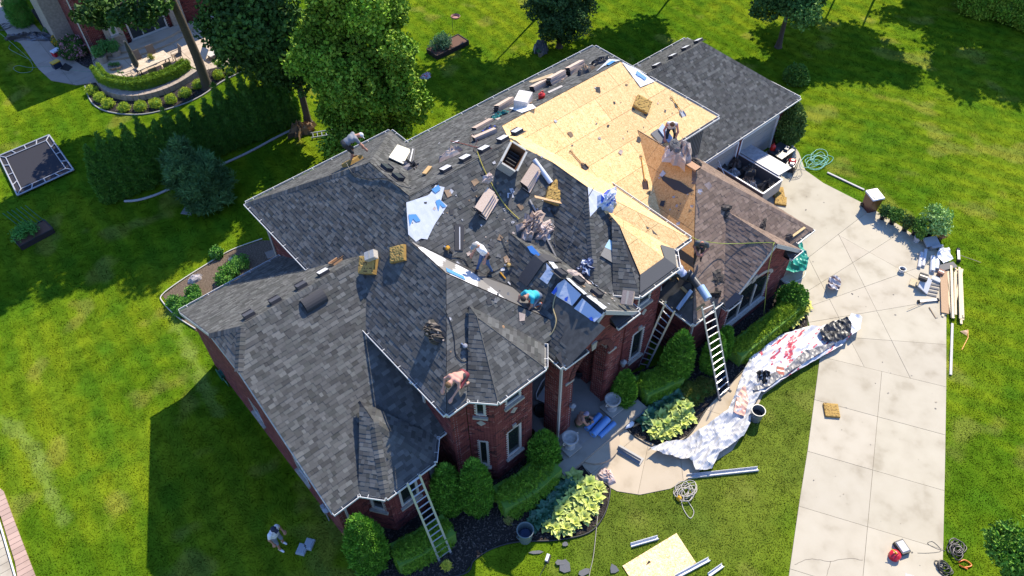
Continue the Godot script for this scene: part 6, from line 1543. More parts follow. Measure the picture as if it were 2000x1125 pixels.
	# loose metal and scraps
	channel(Vector3(-1.28,0,11.91),Vector3(1.04,0,13.51),Color(.5,.5,.5),"long gutter length on the lawn at the tail of the silver tarp",.16)
	channel(Vector3(-4.92,0,12.37),Vector3(-3.96,0,12.82),Color(.62,.62,.62),"short gutter length above the board on the lawn")
	channel(Vector3(-4.57,0,14.22),Vector3(-3.18,0,14.58),Color(.62,.62,.62),"gutter length touching the board on the lawn")
	channel(Vector3(-3.64,0,14.94),Vector3(-2.99,0,15.04),Color(.62,.62,.62),"gutter length at the lower edge right of the board")
	var mt := MB.new(); mt.bar(Vector3(-2.41,0.1,9.28),Vector3(-2.14,0.08,10.33),.34,.02,Color(.2,.2,.2)); mt.bar(Vector3(-2.41,0.2,9.27),Vector3(-2.16,0.2,10.28),.02,.16,Color(.24,.24,.24)); tag(obj(mt,"metal_flashing",M.gloss),"bent grey flashing lying on the walkway by the round step","flashing")
	heap(Transform3D(Basis(),Vector3(-3.58,0,9.88)),Vector3(.6,.22,.8),[Color(.55,.4,.35),Color(.6,.5,.46)],"paper_scrap","pink wrapping paper at the corner of the walkway","paper scrap")
	var lb := MB.new()
	var q := [Vector3(-3.32,0,13.15),Vector3(-3.64,0,14.35),Vector3(-5.98,0,13.89),Vector3(-5.7,0,12.69)]
	lb.slab(PackedVector2Array([Vector2(q[0].x,q[0].z),Vector2(q[1].x,q[1].z),Vector2(q[2].x,q[2].z),Vector2(q[3].x,q[3].z)]),.03,.045,Color(1.0,.95,.8)); tag(obj(lb,"osb_board",M.osb),"pale board lying flat on the front lawn","board")
	lb = MB.new(); lb.tri(Vector3(-5.05,0.05,13.24),Vector3(-4.85,0.05,13.17),Vector3(-4.85,0.05,13.27),Color(.04,.035,.03)); lb.tri(Vector3(-5.05,0.05,13.23),Vector3(-4.84,0.05,13.27),Vector3(-4.84,0.05,13.17),Color(.04,.035,.03)); tag(obj(lb,"shingle_scrap",M.vert),"small dark scrap on the pale lawn board","shingle scrap")
	var names := ["pointed grey scrap below the left bin","largest grey shingle scrap at the lower edge","grey scrap stacked on the largest scrap","grey shingle scrap by the black cord","round grey scrap left of the pale board","small grey scrap nearest the left bed"]
	var spots := [[Vector3(-7.7,0,10.28),.45,.16],[Vector3(-7.28,0,11.35),.55,.36],[Vector3(-7.32,0,11.15),.4,.2],[Vector3(-6.9,0,11.93),.45,.25],[Vector3(-6.01,0,12.57),.3,.3],[Vector3(-6.71,0,10.75),.2,.2]]
	for i in 6:
		var s = spots[i]; var mb := MB.new(); var pp := PackedVector2Array()
		for j in 6: pp.append(Vector2(cos(TAU * j / 6.0) * s[1] * rng.randf_range(.4,.65),sin(TAU * j / 6.0) * s[2] * rng.randf_range(.4,.75)))
		mb.slab(pp,.02 + .02 * (i % 3),.045 + .02 * (i % 3),Color(.13,.135,.14)); var so := obj(mb,"shingle_scrap",M.cloth); so.transform = Transform3D(Basis.from_euler(Vector3(.1,rng.randf() * 3,.06)),s[0]); tag(so,names[i],"shingle scrap")
	var wl := thing("work_light","small white work light on the front lawn with a black cord","lamp",Vector3(-7.54,0,10.71),.5)
	b = MB.new(); b.box(Transform3D(Basis(),Vector3(0,.09,0)),Vector3(.26,.1,.1),Color(.6,.6,.6)); obj(b,"housing",M.gloss,wl)
	b = MB.new(); b.box(Transform3D(Basis(),Vector3(0,.02,.03)),Vector3(.3,.04,.14),Color(.02,.02,.02)); obj(b,"base",M.vert,wl)
	hose([Vector3(-7.59,0.03,10.8),Vector3(-7.88,0.03,10.89),Vector3(-8.27,0.03,11.04)],.012,Color(.02,.02,.02),"black cord of the work light","power_cord","cord")
	hose([Vector3(-3.73,0.06,8.25),Vector3(-3.92,0.06,8.68),Vector3(-4.02,0.06,9.13),Vector3(-4.06,0.06,9.59),Vector3(-4.02,0.06,10),Vector3(-4.46,0.06,10.38),Vector3(-4.91,0.06,10.67),Vector3(-6.14,0.06,11.68),Vector3(-6.75,0.06,12.09),Vector3(-7,0.06,12.29)],.014,Color(.3,.28,.22),"thin tan cord from the porch urn across the hostas to the lower edge","power_cord","cord")
	scatter_line([],.018,9,Vector2(.42,.3),Color(.36,.33,.29),Vector3(-1.92,0,12.31),"tangled grey cable pile on the lawn below the walkway","cable_pile","cable")
	hose([Vector3(-2.17,0.03,12.37),Vector3(-2.41,0.03,12.71),Vector3(-2.49,0.03,13.1),Vector3(-2.2,0.03,13.03),Vector3(-2.07,0.03,12.73),Vector3(-2.02,0.03,12.5)],.014,Color(.4,.38,.33),"loop of grey cable trailing below the cable pile","cable_loop","cable")
	heap(Transform3D(Basis(),Vector3(-2.22,0.05,12.31)),Vector3(.22,.14,.22),[Color(.6,.35,.02)],"plug_box","yellow plug box on the cable pile","plug box",M.gloss,.2)


func pot_plant(at: Vector3,r: float,h: float,pk: Color,n: int,size: float,ks: Array,label: String,spread := 1.0,kind := "leafy",tall := .4):
	var o := thing("potted_plant",label,"potted plant",at,0,"potted plants by the driveway")
	var mb := MB.new(); mb.lathe(Transform3D(),[Vector2(0,0),Vector2(r * .75,0),Vector2(r,h),Vector2(r * 1.08,h),Vector2(r * 1.08,h + .03),Vector2(r * .9,h + .03),Vector2(r * .85,h - .04),Vector2(0,h - .04)],16,pk); obj(mb,"pot",M.gloss,o)
	mb = MB.new()
	for i in 5: var a := i * 1.3; mb.tube([Vector3(0,h - .05,0),Vector3(cos(a) * .1,h + tall * .5,sin(a) * .1),Vector3(cos(a) * .25 * spread,h + tall,sin(a) * .25 * spread)],.012,5,Color(.1,.09,.04))
	obj(mb,"stem",M.vert,o)
	crown(o,[[Vector3(0,h + tall * .8,0),Vector3(.32 * spread,tall * .7,.32 * spread)]],n,size,ks,kind,.2,"foliage")

func sweeper(a: Vector3,b: Vector3,h: Vector3,label: String):
	# magnetic nail sweeper: bar on two wheels with a long handle
	var o := thing("magnetic_sweeper",label,"sweeper",a); var mb := MB.new()
	mb.bar(Vector3(0,.1,0),b - a + Vector3(0,.1,0),.12,.06,Color(.3,.3,.3)); obj(mb,"magnet_bar",M.gloss,o)
	mb = MB.new(); mb.tube([(b - a) / 2 + Vector3(0,.12,0),h - a],.014,6,Color(.3,.22,.14)); obj(mb,"handle",M.gloss,o)
	for e in [Vector3(0,.09,0),b - a + Vector3(0,.09,0)]:
		mb = MB.new(); mb.lathe(Transform3D(Basis(Vector3.UP.cross((b - a).normalized()).normalized(),PI / 2 * 1.0) * Basis(),e),[Vector2(0,-.03),Vector2(.09,-.03),Vector2(.09,.03),Vector2(0,.03)],14,Color(.03,.03,.03)); obj(mb,"wheel",M.vert,o)

func make_driveway_things():
	var mb: MB
	# debris trailer with its cover swung open
	var tr := thing("dump_trailer","open debris trailer with a grey cover swung out beside the garage","trailer",Vector3(12.9,1.2,4.44) * Vector3(1,0,1))
	var W := 1.6; var L := 4.6
	for e in [["side_wall",Vector3(0,.85,-L / 2),Vector3(.05,.7,L),Color(.1,.1,.105)],["side_wall",Vector3(W,.85,-L / 2),Vector3(.05,.7,L),Color(.1,.1,.105)],["end_wall",Vector3(W / 2,.85,0),Vector3(W - .06,.7,.05),Color(.3,.28,.25)],["end_wall",Vector3(W / 2,.85,-L),Vector3(W - .06,.7,.05),Color(.1,.1,.105)],["floor",Vector3(W / 2,.48,-L / 2),Vector3(W - .06,.06,L - .06),Color(.06,.06,.06)]]:
		mb = MB.new(); mb.box(Transform3D(Basis(),e[1]),e[2],e[3]); obj(mb,e[0],M.vert,tr)
	mb = MB.new()
	for x in [0,W]: mb.bar(Vector3(x,1.22,0),Vector3(x,1.22,-L),.07,.05,Color(.55,.55,.55))
	mb.bar(Vector3(0,1.22,.0),Vector3(W,1.22,.0),.07,.05,Color(.6,.6,.6)); obj(mb,"rim",M.gutter,tr)
	mb = MB.new(); var cv := Transform3D(Basis(Vector3.BACK,-.12),Vector3(W + .62,1.22,-L / 2 - .1)); mb.box(cv,Vector3(1.15,.05,L * .92),Color(.46,.47,.48)); mb.box(Transform3D(cv.basis,cv.origin + Vector3(-.56,-.1,0)),Vector3(.04,.22,L * .92),Color(.42,.42,.42)); obj(mb,"cover",M.galv,tr)
	for z in [-1.6,-2.5]:
		for x in [-.12,W + .12]:
			mb = MB.new(); mb.lathe(Transform3D(Basis(Vector3.BACK,PI / 2),Vector3(x,.34,z)),[Vector2(0,-.1),Vector2(.2,-.1),Vector2(.34,-.08),Vector2(.34,.08),Vector2(.2,.1),Vector2(0,.1)],18,Color(.02,.02,.02)); obj(mb,"wheel",M.vert,tr)
	mb = MB.new(); mb.bar(Vector3(-.3,.9,-1.9),Vector3(-.1,1.7,-2.9),.03,.03,Color(.6,.6,.6)); obj(mb,"prop",M.gutter,tr)
	var base := Vector3(12.9,1.2,4.44) * Vector3(1,0,1)
	for i in 9:
		var p := base + Vector3(rng.randf_range(.25,1.3),.7 + rng.randf_range(0,.15),-.4 - i * .45)
		heap(Transform3D(Basis(Vector3.UP,rng.randf() * 3),p),Vector3(.9,.35,.6),[[Color(.05,.045,.04),Color(.13,.115,.1)],[Color(.55,.55,.56),Color(.3,.3,.3)],[Color(.2,.15,.12),Color(.06,.055,.05)]][i % 3],"roofing_debris","%s torn shingle and paper debris in the trailer, piece %s from the open end" % [["dark","pale","brown"][i % 3],["one","two","three","four","five","six","seven","eight","nine"][i]],"debris",null,1.1)
	# crate, generator, red cans
	var cr := thing("tool_crate","large black tool crate in front of the garage door","crate",Vector3(16.84,0,2.75),.0)
	mb = MB.new(); mb.box(Transform3D(Basis(),Vector3(0,.4,0)),Vector3(1.1,.8,.9),Color(.02,.022,.021)); obj(mb,"body",M.vert,cr)
	mb = MB.new(); mb.box(Transform3D(Basis(),Vector3(0,.83,0)),Vector3(1.16,.06,.96),Color(.03,.032,.032)); obj(mb,"lid",M.gloss,cr)
	for e in [[Vector3(-.2,.86,-.1),Color(.05,.05,.06)],[Vector3(.25,.86,.15),Color(.1,.1,.12)]]: mb = MB.new(); mb.box(Transform3D(Basis(Vector3.UP,.4),e[0] + Vector3(0,.07,0)),Vector3(.3,.14,.2),e[1]); obj(mb,"tray",M.gloss,cr)
	var fc := thing("fuel_can","red fuel can on the black crate by the garage","can",Vector3(16.84,0,2.75) + Vector3(-.3,.87,-.35))
	mb = MB.new(); mb.lathe(Transform3D(),[Vector2(0,0),Vector2(.14,0),Vector2(.14,.25),Vector2(.05,.33),Vector2(0,.34)],14,Color(.5,.02,.015)); obj(mb,"body",M.gloss,fc)
	mb = MB.new(); mb.tube([Vector3(-.08,.28,0),Vector3(-.06,.4,0),Vector3(.06,.4,0),Vector3(.08,.28,0)],.015,6,Color(.45,.02,.01)); obj(mb,"handle",M.gloss,fc)
	var ge := thing("generator","black framed generator with red engine at the lawn edge","generator",Vector3(16.83,0,3.56),.3)
	mb = MB.new(); mb.box(Transform3D(Basis(),Vector3(0,.3,0)),Vector3(.6,.4,.45),Color(.03,.03,.03)); obj(mb,"alternator",M.gloss,ge)
	mb = MB.new(); mb.lathe(Transform3D(Basis(),Vector3(.05,.48,0)),[Vector2(0,0),Vector2(.2,0),Vector2(.2,.14),Vector2(.1,.2),Vector2(0,.2)],14,Color(.3,.02,.02)); obj(mb,"engine",M.gloss,ge)
	mb = MB.new(); mb.box(Transform3D(Basis(),Vector3(-.15,.56,.05)),Vector3(.2,.14,.2),Color(.5,.5,.5)); obj(mb,"tank",M.gloss,ge)
	for z in [-.27,.27]: mb = MB.new(); mb.tube([Vector3(-.38,.05,z),Vector3(-.38,.65,z),Vector3(.38,.65,z),Vector3(.38,.05,z),Vector3(-.38,.05,z)],.02,6,Color(.03,.03,.03)); obj(mb,"frame",M.gloss,ge)
	scatter_line([],.016,7,Vector2(.75,.5),Color(.12,.4,.33),Vector3(18.51,0,3.96),"tangled pale green hose on the lawn beyond the driveway","garden_hose","hose")
	scatter_line([],.012,3,Vector2(.55,.3),Color(.3,.28,.24),Vector3(16.64,0,4.06),"thin grey cable loops on the concrete by the generator","cable_loop","cable")
	plank(Vector3(18.11,0.05,5.06),Vector3(18.34,0.05,7.15),.1,.06,Color(.55,.56,.58),"long silver pole on the grass behind the brown cart","metal_pole","pole")
	foam_pad(Transform3D(Basis(Vector3.UP,.75),Vector3(14.82,0,4.3)),"upper of two foam pads on the concrete by the trailer",Vector3(.75,.16,.55))
	foam_pad(Transform3D(Basis(Vector3.UP,.6),Vector3(14.35,0,4.78)),"lower of two foam pads on the concrete by the trailer")
	foam_pad(Transform3D(Basis(Vector3.UP,.75),Vector3(5.43,0,13.86)),"foam pad alone on the driveway near the street")
	# wheeled cart
	var ct := thing("waste_cart","brown wheeled waste cart with a white lid on the driveway edge","waste cart",Vector3(17.3,0,8.1),-.45)
	mb = MB.new(); mb.box(Transform3D(Basis(),Vector3(0,.48,0)),Vector3(.52,.92,.56),Color(.1,.035,.02),1.2); obj(mb,"body",M.gloss,ct)
	mb = MB.new(); mb.box(Transform3D(Basis(Vector3.RIGHT,.05),Vector3(0,.98,0)),Vector3(.68,.07,.76),Color(.68,.68,.68),.94); mb.bar(Vector3(-.22,1.02,-.3),Vector3(-.22,1.02,.3),.03,.02,Color(.1,.1,.1)); mb.bar(Vector3(.22,1.02,-.3),Vector3(.22,1.02,.3),.03,.02,Color(.1,.1,.1)); obj(mb,"lid",M.gutter,ct)
	for x in [-.27,.27]: mb = MB.new(); mb.lathe(Transform3D(Basis(Vector3.BACK,PI / 2),Vector3(x,.13,-.25)),[Vector2(0,-.03),Vector2(.13,-.03),Vector2(.13,.03),Vector2(0,.03)],14,Color(.02,.02,.02)); obj(mb,"wheel",M.vert,ct)
	mb = MB.new(); mb.tube([Vector3(-.25,.95,-.36),Vector3(-.25,.95,-.44),Vector3(.25,.95,-.44),Vector3(.25,.95,-.36)],.018,6,Color(.1,.035,.02)); obj(mb,"handle",M.gloss,ct)
	# potted plants
	var gk := [Color(.07,.15,.02),Color(.1,.19,.03)]; var bk := Color(.015,.015,.016)
	pot_plant(Vector3(17.11,0,8.96),.15,.26,bk,60,.2,[Color(.04,.09,.02)],"small potted plant nearest the brown cart")
	pot_plant(Vector3(17.18,0,9.46),.16,.28,bk,110,.2,gk,"bright potted plant second from the brown cart",1.1)
	pot_plant(Vector3(17.22,0,10.15),.16,.28,bk,80,.2,[Color(.04,.09,.02),Color(.07,.1,.02)],"dark potted plant third from the brown cart")
	pot_plant(Vector3(17.32,0,10.62),.17,.3,bk,100,.2,gk,"potted plant behind the white pot",1.0)
	pot_plant(Vector3(16.94,0,10.95),.17,.32,Color(.5,.5,.5),60,.18,gk,"plant in the white pot",.7)
	pot_plant(Vector3(17.7,0,11.15),.18,.3,bk,220,.24,[Color(.14,.26,.06),Color(.22,.34,.1)],"tall spreading potted plant with pale leaves",2.2,"leafy",1.0)
	pot_plant(Vector3(17.91,0,11.63),.15,.25,bk,60,.16,[Color(.3,.25,.05),Color(.35,.1,.1),Color(.15,.2,.03)],"small flowering pot right of the grey seat",.9,"fine",.25)
	# grey plastic seat lying on its side
	var se := thing("tipped_stool","grey plastic stool tipped over beside the potted plants","stool",Vector3(17.17,0,11.53),-.5)
	mb = MB.new(); mb.box(Transform3D(Basis(Vector3.RIGHT,.35),Vector3(0,.28,0)),Vector3(.72,.08,.5),Color(.3,.31,.32)); obj(mb,"back",M.gloss,se)
	mb = MB.new(); mb.box(Transform3D(Basis(Vector3.RIGHT,.35),Vector3(.1,.17,.32)),Vector3(.6,.3,.12),Color(.26,.27,.28)); obj(mb,"base",M.gloss,se)
	# rolls and sheeting
	roll(Vector3(15.38,0.09,11.99),Vector3(16.34,0.09,11.57),.085,Color(.5,.5,.51),"left of the two slim silver rolls on the driveway","silver_roll")
	roll(Vector3(15.59,0.09,12.08),Vector3(16.68,0.09,11.59),.085,Color(.5,.5,.51),"right of the two slim silver rolls on the driveway","silver_roll")
	roll(Vector3(15.58,0.12,12.55),Vector3(16.46,0.12,12.08),.12,Color(.5,.53,.58),"left of the two thick silver rolls by the lumber","silver_roll")
	roll(Vector3(15.87,0.11,12.62),Vector3(16.63,0.11,12.22),.11,Color(.5,.53,.58),"right of the two thick silver rolls by the lumber","silver_roll")
	tag(wrinkled("UP",[Vector3(16.52,0.03,12.16),Vector3(17.13,0.03,12),Vector3(17.46,0.03,12.3),Vector3(16.9,0.03,12.82),Vector3(16.33,0.03,12.66)],func(q: Vector2) -> Color: return Color(.6,.6,.61),"silver_sheet",M.tarp,self,.25,.1,.05,1.4),"crumpled silver sheet behind the thick rolls","sheet")
	plank(Vector3(15.94,0.2,12.7),Vector3(16.72,0.2,13.05),.35,.03,Color(.17,.17,.17),"grey panel between the sheeting and the lumber","grey_sheet","sheet")
	carton(Transform3D(Basis(Vector3.UP,.2),Vector3(15.75,0,12.87)),Vector3(.3,.25,.25),Color(.3,.16,.12),"small dark red carton beside the lumber")
	carton(Transform3D(Basis(Vector3.UP,.2),Vector3(15.28,0,12.93)),Vector3(.28,.12,.4),Color(.5,.56,.6),"pale blue flat carton beside the bench panel")
	# bench panel with a tool on it
	var bp := thing("worktop","pale grey panel leaning on a black roofing jack","panel",Vector3(14.5,0,12.75),.3)
	mb = MB.new(); mb.box(Transform3D(Basis(Vector3.RIGHT,.5),Vector3(0,.22,0)),Vector3(1.0,.05,.55),Color(.42,.43,.44)); obj(mb,"board",M.vert,bp)
	mb = MB.new(); 
	for i in 4: mb.bar(Vector3(-.45 + i * .25,.04,.25),Vector3(-.35 + i * .25,.04,.65),.1,.05,Color(.12,.12,.12))
	obj(mb,"jack",M.vert,bp)
	carton(Transform3D(Basis(Vector3.UP,.35),Vector3(14.51,0.4,12.55)),Vector3(.38,.16,.36),Color(.05,.05,.05),"black tool case on the grey work panel")
	plank(Vector3(14.5,0.1,12.26),Vector3(14.07,0.1,12.4),.3,.06,Color(.6,.52,.36),"short wide offcut left of the work panel")
	# lumber pile
	var words := ["first","second","third","fourth","fifth","sixth","seventh","eighth","ninth","tenth","eleventh","twelfth","thirteenth","fourteenth"]
	for i in 14:
		var x := 1846.0 + i * 2.7
		var f := float(i) / 13.0
		var a := Vector3(16.13,0,13.02).lerp(Vector3(16.73,0,13.29),f) ; var b := Vector3(13.56,0,14.39).lerp(Vector3(13.92,0,15.11),f)
		a += Vector3(rng.randf_range(-.2,.2),.06 + .05 * (i % 4),rng.randf_range(-.25,.25)); b += Vector3(rng.randf_range(-.25,.25),.06 + .05 * (i % 4),rng.randf_range(-.2,.2))
		if i in [4,9]: a += Vector3(.25,.05,0); b -= Vector3(.4,0,.2)
		plank(a,b,.1,.045,jit(Color(.82,.71,.5),.1),"%s pale plank of the lumber pile counted from the brown board" % words[i],"plank","plank","planks of the lumber pile")
	plank(Vector3(16.06,0.12,12.85),Vector3(13.64,0.12,14.27),.32,.05,Color(.48,.33,.2),"wide brown board along the left of the lumber pile","board")
	sweeper(Vector3(13.41,0,13.12),Vector3(14.16,0,13.63),Vector3(12.61,0,13.03) + Vector3(0,.12,0),"magnetic sweeper on the driveway below the work panel")
	sweeper(Vector3(17.86,0,12.62),Vector3(17.18,0,13.02),Vector3(17.91,0,13.77) + Vector3(0,.05,0),"magnetic sweeper on the grass right of the lumber")
	plank(Vector3(13.5,0.06,13.6),Vector3(13.14,0.04,14.14),.03,.03,Color(.3,.22,.14),"wooden sweeper handle on the driveway","wooden_pole","pole")
	plank(Vector3(13.4,0.05,14.78),Vector3(10.75,0.05,16.16),.1,.05,Color(.6,.6,.6),"long white pole along the driveway edge below the lumber","metal_pole","pole")
	var rk := thing("leaf_rake","orange rake lying on the right lawn","rake",Vector3(13.6,0,15.42))
	mb = MB.new(); mb.tube([Vector3(0,.03,0),Vector3(13.2,0,15.64) - Vector3(13.6,0,15.42) + Vector3(0,.03,0),Vector3(12.36,0,15.8) - Vector3(13.6,0,15.42) + Vector3(0,.03,0)],.02,6,Color(.6,.25,.02)); obj(mb,"handle",M.gloss,rk)
	mb = MB.new()
	for i in 7: mb.bar(Vector3(0,.03,0),Vector3(-.35,.03,-.18 + i * .05),.018,.012,Color(.25,.1,.03))
	obj(mb,"tines",M.gloss,rk)
	bin(Vector3(14.58,0,11.56),.15,.2,Color(.5,.5,.5),"small silver pail in the middle of the driveway")
	tag(wrinkled("UP",[Vector3(10.79,0.04,9.92),Vector3(11.46,0.04,9.58),Vector3(11.87,0.04,9.81),Vector3(11.56,0.04,10.18),Vector3(11.16,0.04,10.34),Vector3(10.79,0.04,10.09)],func(q: Vector2) -> Color: return Color(.5,.48,.47) if fmod(q.x * 3.1 + 9,1.0) > .45 else Color(.12,.09,.09),"folded_wrap",M.tarp,self,.28,.07,.12,2.4),"folded brown and silver wrap alone on the driveway","wrap")
	tag(wrinkled("UP",[Vector3(10.02,0.05,8.04),Vector3(10.97,0.05,7.55),Vector3(11.74,0.05,7.32),Vector3(12.48,0.05,7.23),Vector3(11.9,0.05,7.83),Vector3(11.66,0.05,8.26),Vector3(10.85,0.05,8.69),Vector3(10.31,0.05,8.44)],func(q: Vector2) -> Color: return Color(.02,.26,.19),"green_tarp",M.tarp,self,.5,.1,.15,1.3),"crumpled green tarp at the corner of the right wing","tarp")
	hose([Vector3(9.93,0.04,8.08),Vector3(9.99,0.04,8.44),Vector3(10.42,0.04,8.65),Vector3(10.85,0.04,8.69),Vector3(11.2,0.04,8.56)],.02,Color(.5,.55,.5),"pale cord along the green tarp","thin_rope","rope")
	# fuel can and battery box near the street
	fc = thing("fuel_can","round red fuel can with a yellow spout on the driveway","can",Vector3(1.87,0,18.87))
	mb = MB.new(); mb.lathe(Transform3D(),[Vector2(0,0),Vector2(.19,0),Vector2(.2,.04),Vector2(.2,.22),Vector2(.1,.3),Vector2(0,.31)],18,Color(.5,.015,.03)); obj(mb,"body",M.gloss,fc)
	mb = MB.new(); mb.tube([Vector3(0,.3,0),Vector3(-.02,.38,-.08),Vector3(-.06,.44,-.22)],.035,8,Color(.65,.5,.02),.012); obj(mb,"spout",M.gloss,fc)
	mb = MB.new(); mb.tube([Vector3(-.1,.28,.03),Vector3(-.08,.36,.03),Vector3(.08,.36,.03),Vector3(.1,.28,.03)],.014,6,Color(.45,.01,.02)); obj(mb,"handle",M.gloss,fc)
	var bx := thing("battery_case","black case with a grey lid behind the round fuel can","case",Vector3(2.33,0,18.88),-.4)
	mb = MB.new(); mb.box(Transform3D(Basis(),Vector3(0,.11,0)),Vector3(.36,.22,.5),Color(.02,.02,.02)); obj(mb,"body",M.gloss,bx)
	mb = MB.new(); mb.box(Transform3D(Basis(),Vector3(0,.235,0)),Vector3(.3,.03,.42),Color(.42,.42,.42),.9); obj(mb,"lid",M.gloss,bx)
	scatter_line([],.022,8,Vector2(.32,.24),Color(.04,.038,.036),Vector3(3.72,0,20.15),"coiled black cable on the grass by the driveway","cable_coil","cable")
	scatter_line([],.02,6,Vector2(.22,.26),Color(.03,.03,.03),Vector3(2.86,0,20.19),"second coiled black cable at the lower edge","cable_coil","cable")
	hose([Vector3(2.63,0.03,19.36),Vector3(2.95,0.03,19.64),Vector3(3.34,0.03,19.87),Vector3(3.43,0.03,19.5),Vector3(3.22,0.03,19.42),Vector3(3.3,0.03,19.74),Vector3(3.45,0.03,19.97)],.014,Color(.05,.05,.05),"loose black cable end looping onto the driveway","cable_loop","cable")
	hose([Vector3(3.4,0.05,20.49),Vector3(3.65,0.05,20.61),Vector3(3.65,0.05,20.86),Vector3(3.39,0.05,20.73),Vector3(3.33,0.05,20.57),Vector3(3.41,0.05,20.84)],.025,Color(.65,.16,.02),"orange strap on the grass under the corner tree","orange_strap","strap")
	tag(plank(Vector3(1.56,0.03,19.51),Vector3(1.71,0.03,19.78),.2,.02,Color(.6,.6,.6),"white board cut by the lower edge on the driveway"),"white board cut by the lower edge on the driveway","board")


# a body as one surface: tapered capsules blended on a grid and meshed as surface nets
# bones: [a, b, ra, rb, colour]
func body_mesh(bones: Array,cell := .021) -> ArrayMesh:
	var lo := Vector3.ONE * 99; var hi := -lo
	for b in bones:
		for p in [b[0],b[1]]:
			lo = lo.min(p - Vector3.ONE * .2); hi = hi.max(p + Vector3.ONE * .2)
	var nx := int((hi.x - lo.x) / cell) + 2; var ny := int((hi.y - lo.y) / cell) + 2; var nz := int((hi.z - lo.z) / cell) + 2
	var f := PackedFloat32Array(); f.resize(nx * ny * nz)
	var kk := 55.0
	for b in bones:
		var A: Vector3 = b[0]; var B: Vector3 = b[1]; var ra: float = b[2]; var rb: float = b[3]
		var ab := B - A; var l2: float = max(ab.length_squared(),1e-6); var m: float = max(ra,rb) + .09
		var i0 := Vector3i(((A.min(B) - Vector3.ONE * m - lo) / cell).floor()).clamp(Vector3i.ZERO,Vector3i(nx - 1,ny - 1,nz - 1)); var i1 := Vector3i(((A.max(B) + Vector3.ONE * m - lo) / cell).ceil()).clamp(Vector3i.ZERO,Vector3i(nx - 1,ny - 1,nz - 1))
		for k in range(i0.z,i1.z + 1):
			for j in range(i0.y,i1.y + 1):
				for i in range(i0.x,i1.x + 1):
					var p := lo + Vector3(i,j,k) * cell
					var t: float = clamp((p - A).dot(ab) / l2,0,1)
					f[(k * ny + j) * nx + i] += exp(-kk * ((p - A - ab * t).length() - lerp(ra,rb,t)))
	var id := {}
	var mb := MB.new()
	var pts := PackedVector3Array(); var nn := PackedVector3Array(); var cc := PackedColorArray()
	var off := [0,1,nx,nx + 1,nx * ny,nx * ny + 1,nx * ny + nx,nx * ny + nx + 1]
	for k in nz - 1:
		for j in ny - 1:
			for i in nx - 1:
				var c := (k * ny + j) * nx + i
				var n_in := 0
				for o in off: n_in += 1 if f[c + o] > 1.0 else 0
				if n_in == 0 or n_in == 8: continue
				var s := Vector3.ZERO; var w := 0.0; var g := Vector3.ZERO
				for q in 8:
					var v: float = -log(max(f[c + off[q]],1e-9)) / kk; var d := Vector3(q & 1,(q >> 1) & 1,(q >> 2) & 1)
					g += (d - Vector3.ONE * .5) * v
					for ax in [1,2,4]:
						if q & ax: continue
						var v2: float = -log(max(f[c + off[q | ax]],1e-9)) / kk
						if (v < 0) != (v2 < 0):
							var t := v / (v - v2); s += d + Vector3(ax & 1,(ax >> 1) & 1,(ax >> 2) & 1) * t; w += 1
				var P: Vector3 = lo + (Vector3(i,j,k) + s / max(w,1.0)) * cell
				id[c] = pts.size(); pts.append(P); nn.append(g.normalized())
				var best := 9.0; var col := Color.WHITE
				for b in bones:
					var ab: Vector3 = b[1] - b[0]; var t: float = clamp((P - b[0]).dot(ab) / max(ab.length_squared(),1e-6),0,1)
					var d: float = (P - b[0] - ab * t).length() - lerp(b[2],b[3],t)
					if d < best: best = d; col = b[4]
				cc.append(col)
	for c in id:
		for e in [[1,nx,nx * ny],[nx,nx * ny,1],[nx * ny,1,nx]]:
			var a: bool = f[c] > 1.0; var b: bool = f[c + e[0]] > 1.0
			if a == b: continue
			var q := [c,c - e[1],c - e[1] - e[2],c - e[2]]
			if not (id.has(q[1]) and id.has(q[2]) and id.has(q[3])): continue
			var o: Array = [0,1,2,0,2,3] if b else [0,2,1,0,3,2]
			for z in o:
				var v: int = id[q[z]]; mb.v.append(pts[v]); mb.n.append(nn[v]); mb.c.append(cc[v]); mb.uv.append(Vector2.ZERO)
	bones.clear()
	return mb.mesh() if true else null

func finger_bones(out: Array,wrist: Vector3,d: Vector3,up: Vector3,k: Color,side: float):
	# palm, four curled fingers of different length and a thumb from the side of the palm
	var s := d.cross(up).normalized()
	out.append([wrist,wrist + d * .085,.027,.034,k])
	for i in 4:
		var r := wrist + d * .09 + s * (i - 1.5) * .021
		var L: float = [.066,.076,.072,.055][i]
		out.append([r,r + d * L * .55 - up * .012,.0105,.0095,k]); out.append([r + d * L * .55 - up * .012,r + d * L * .85 - up * .04,.0095,.008,k])
	var tb := wrist + d * .03 + s * .034 * side
	out.append([tb,tb + d * .035 + s * .028 * side - up * .01,.013,.0105,k]); out.append([tb + d * .035 + s * .028 * side - up * .01,tb + d * .068 + s * .026 * side - up * .02,.0105,.009,k])

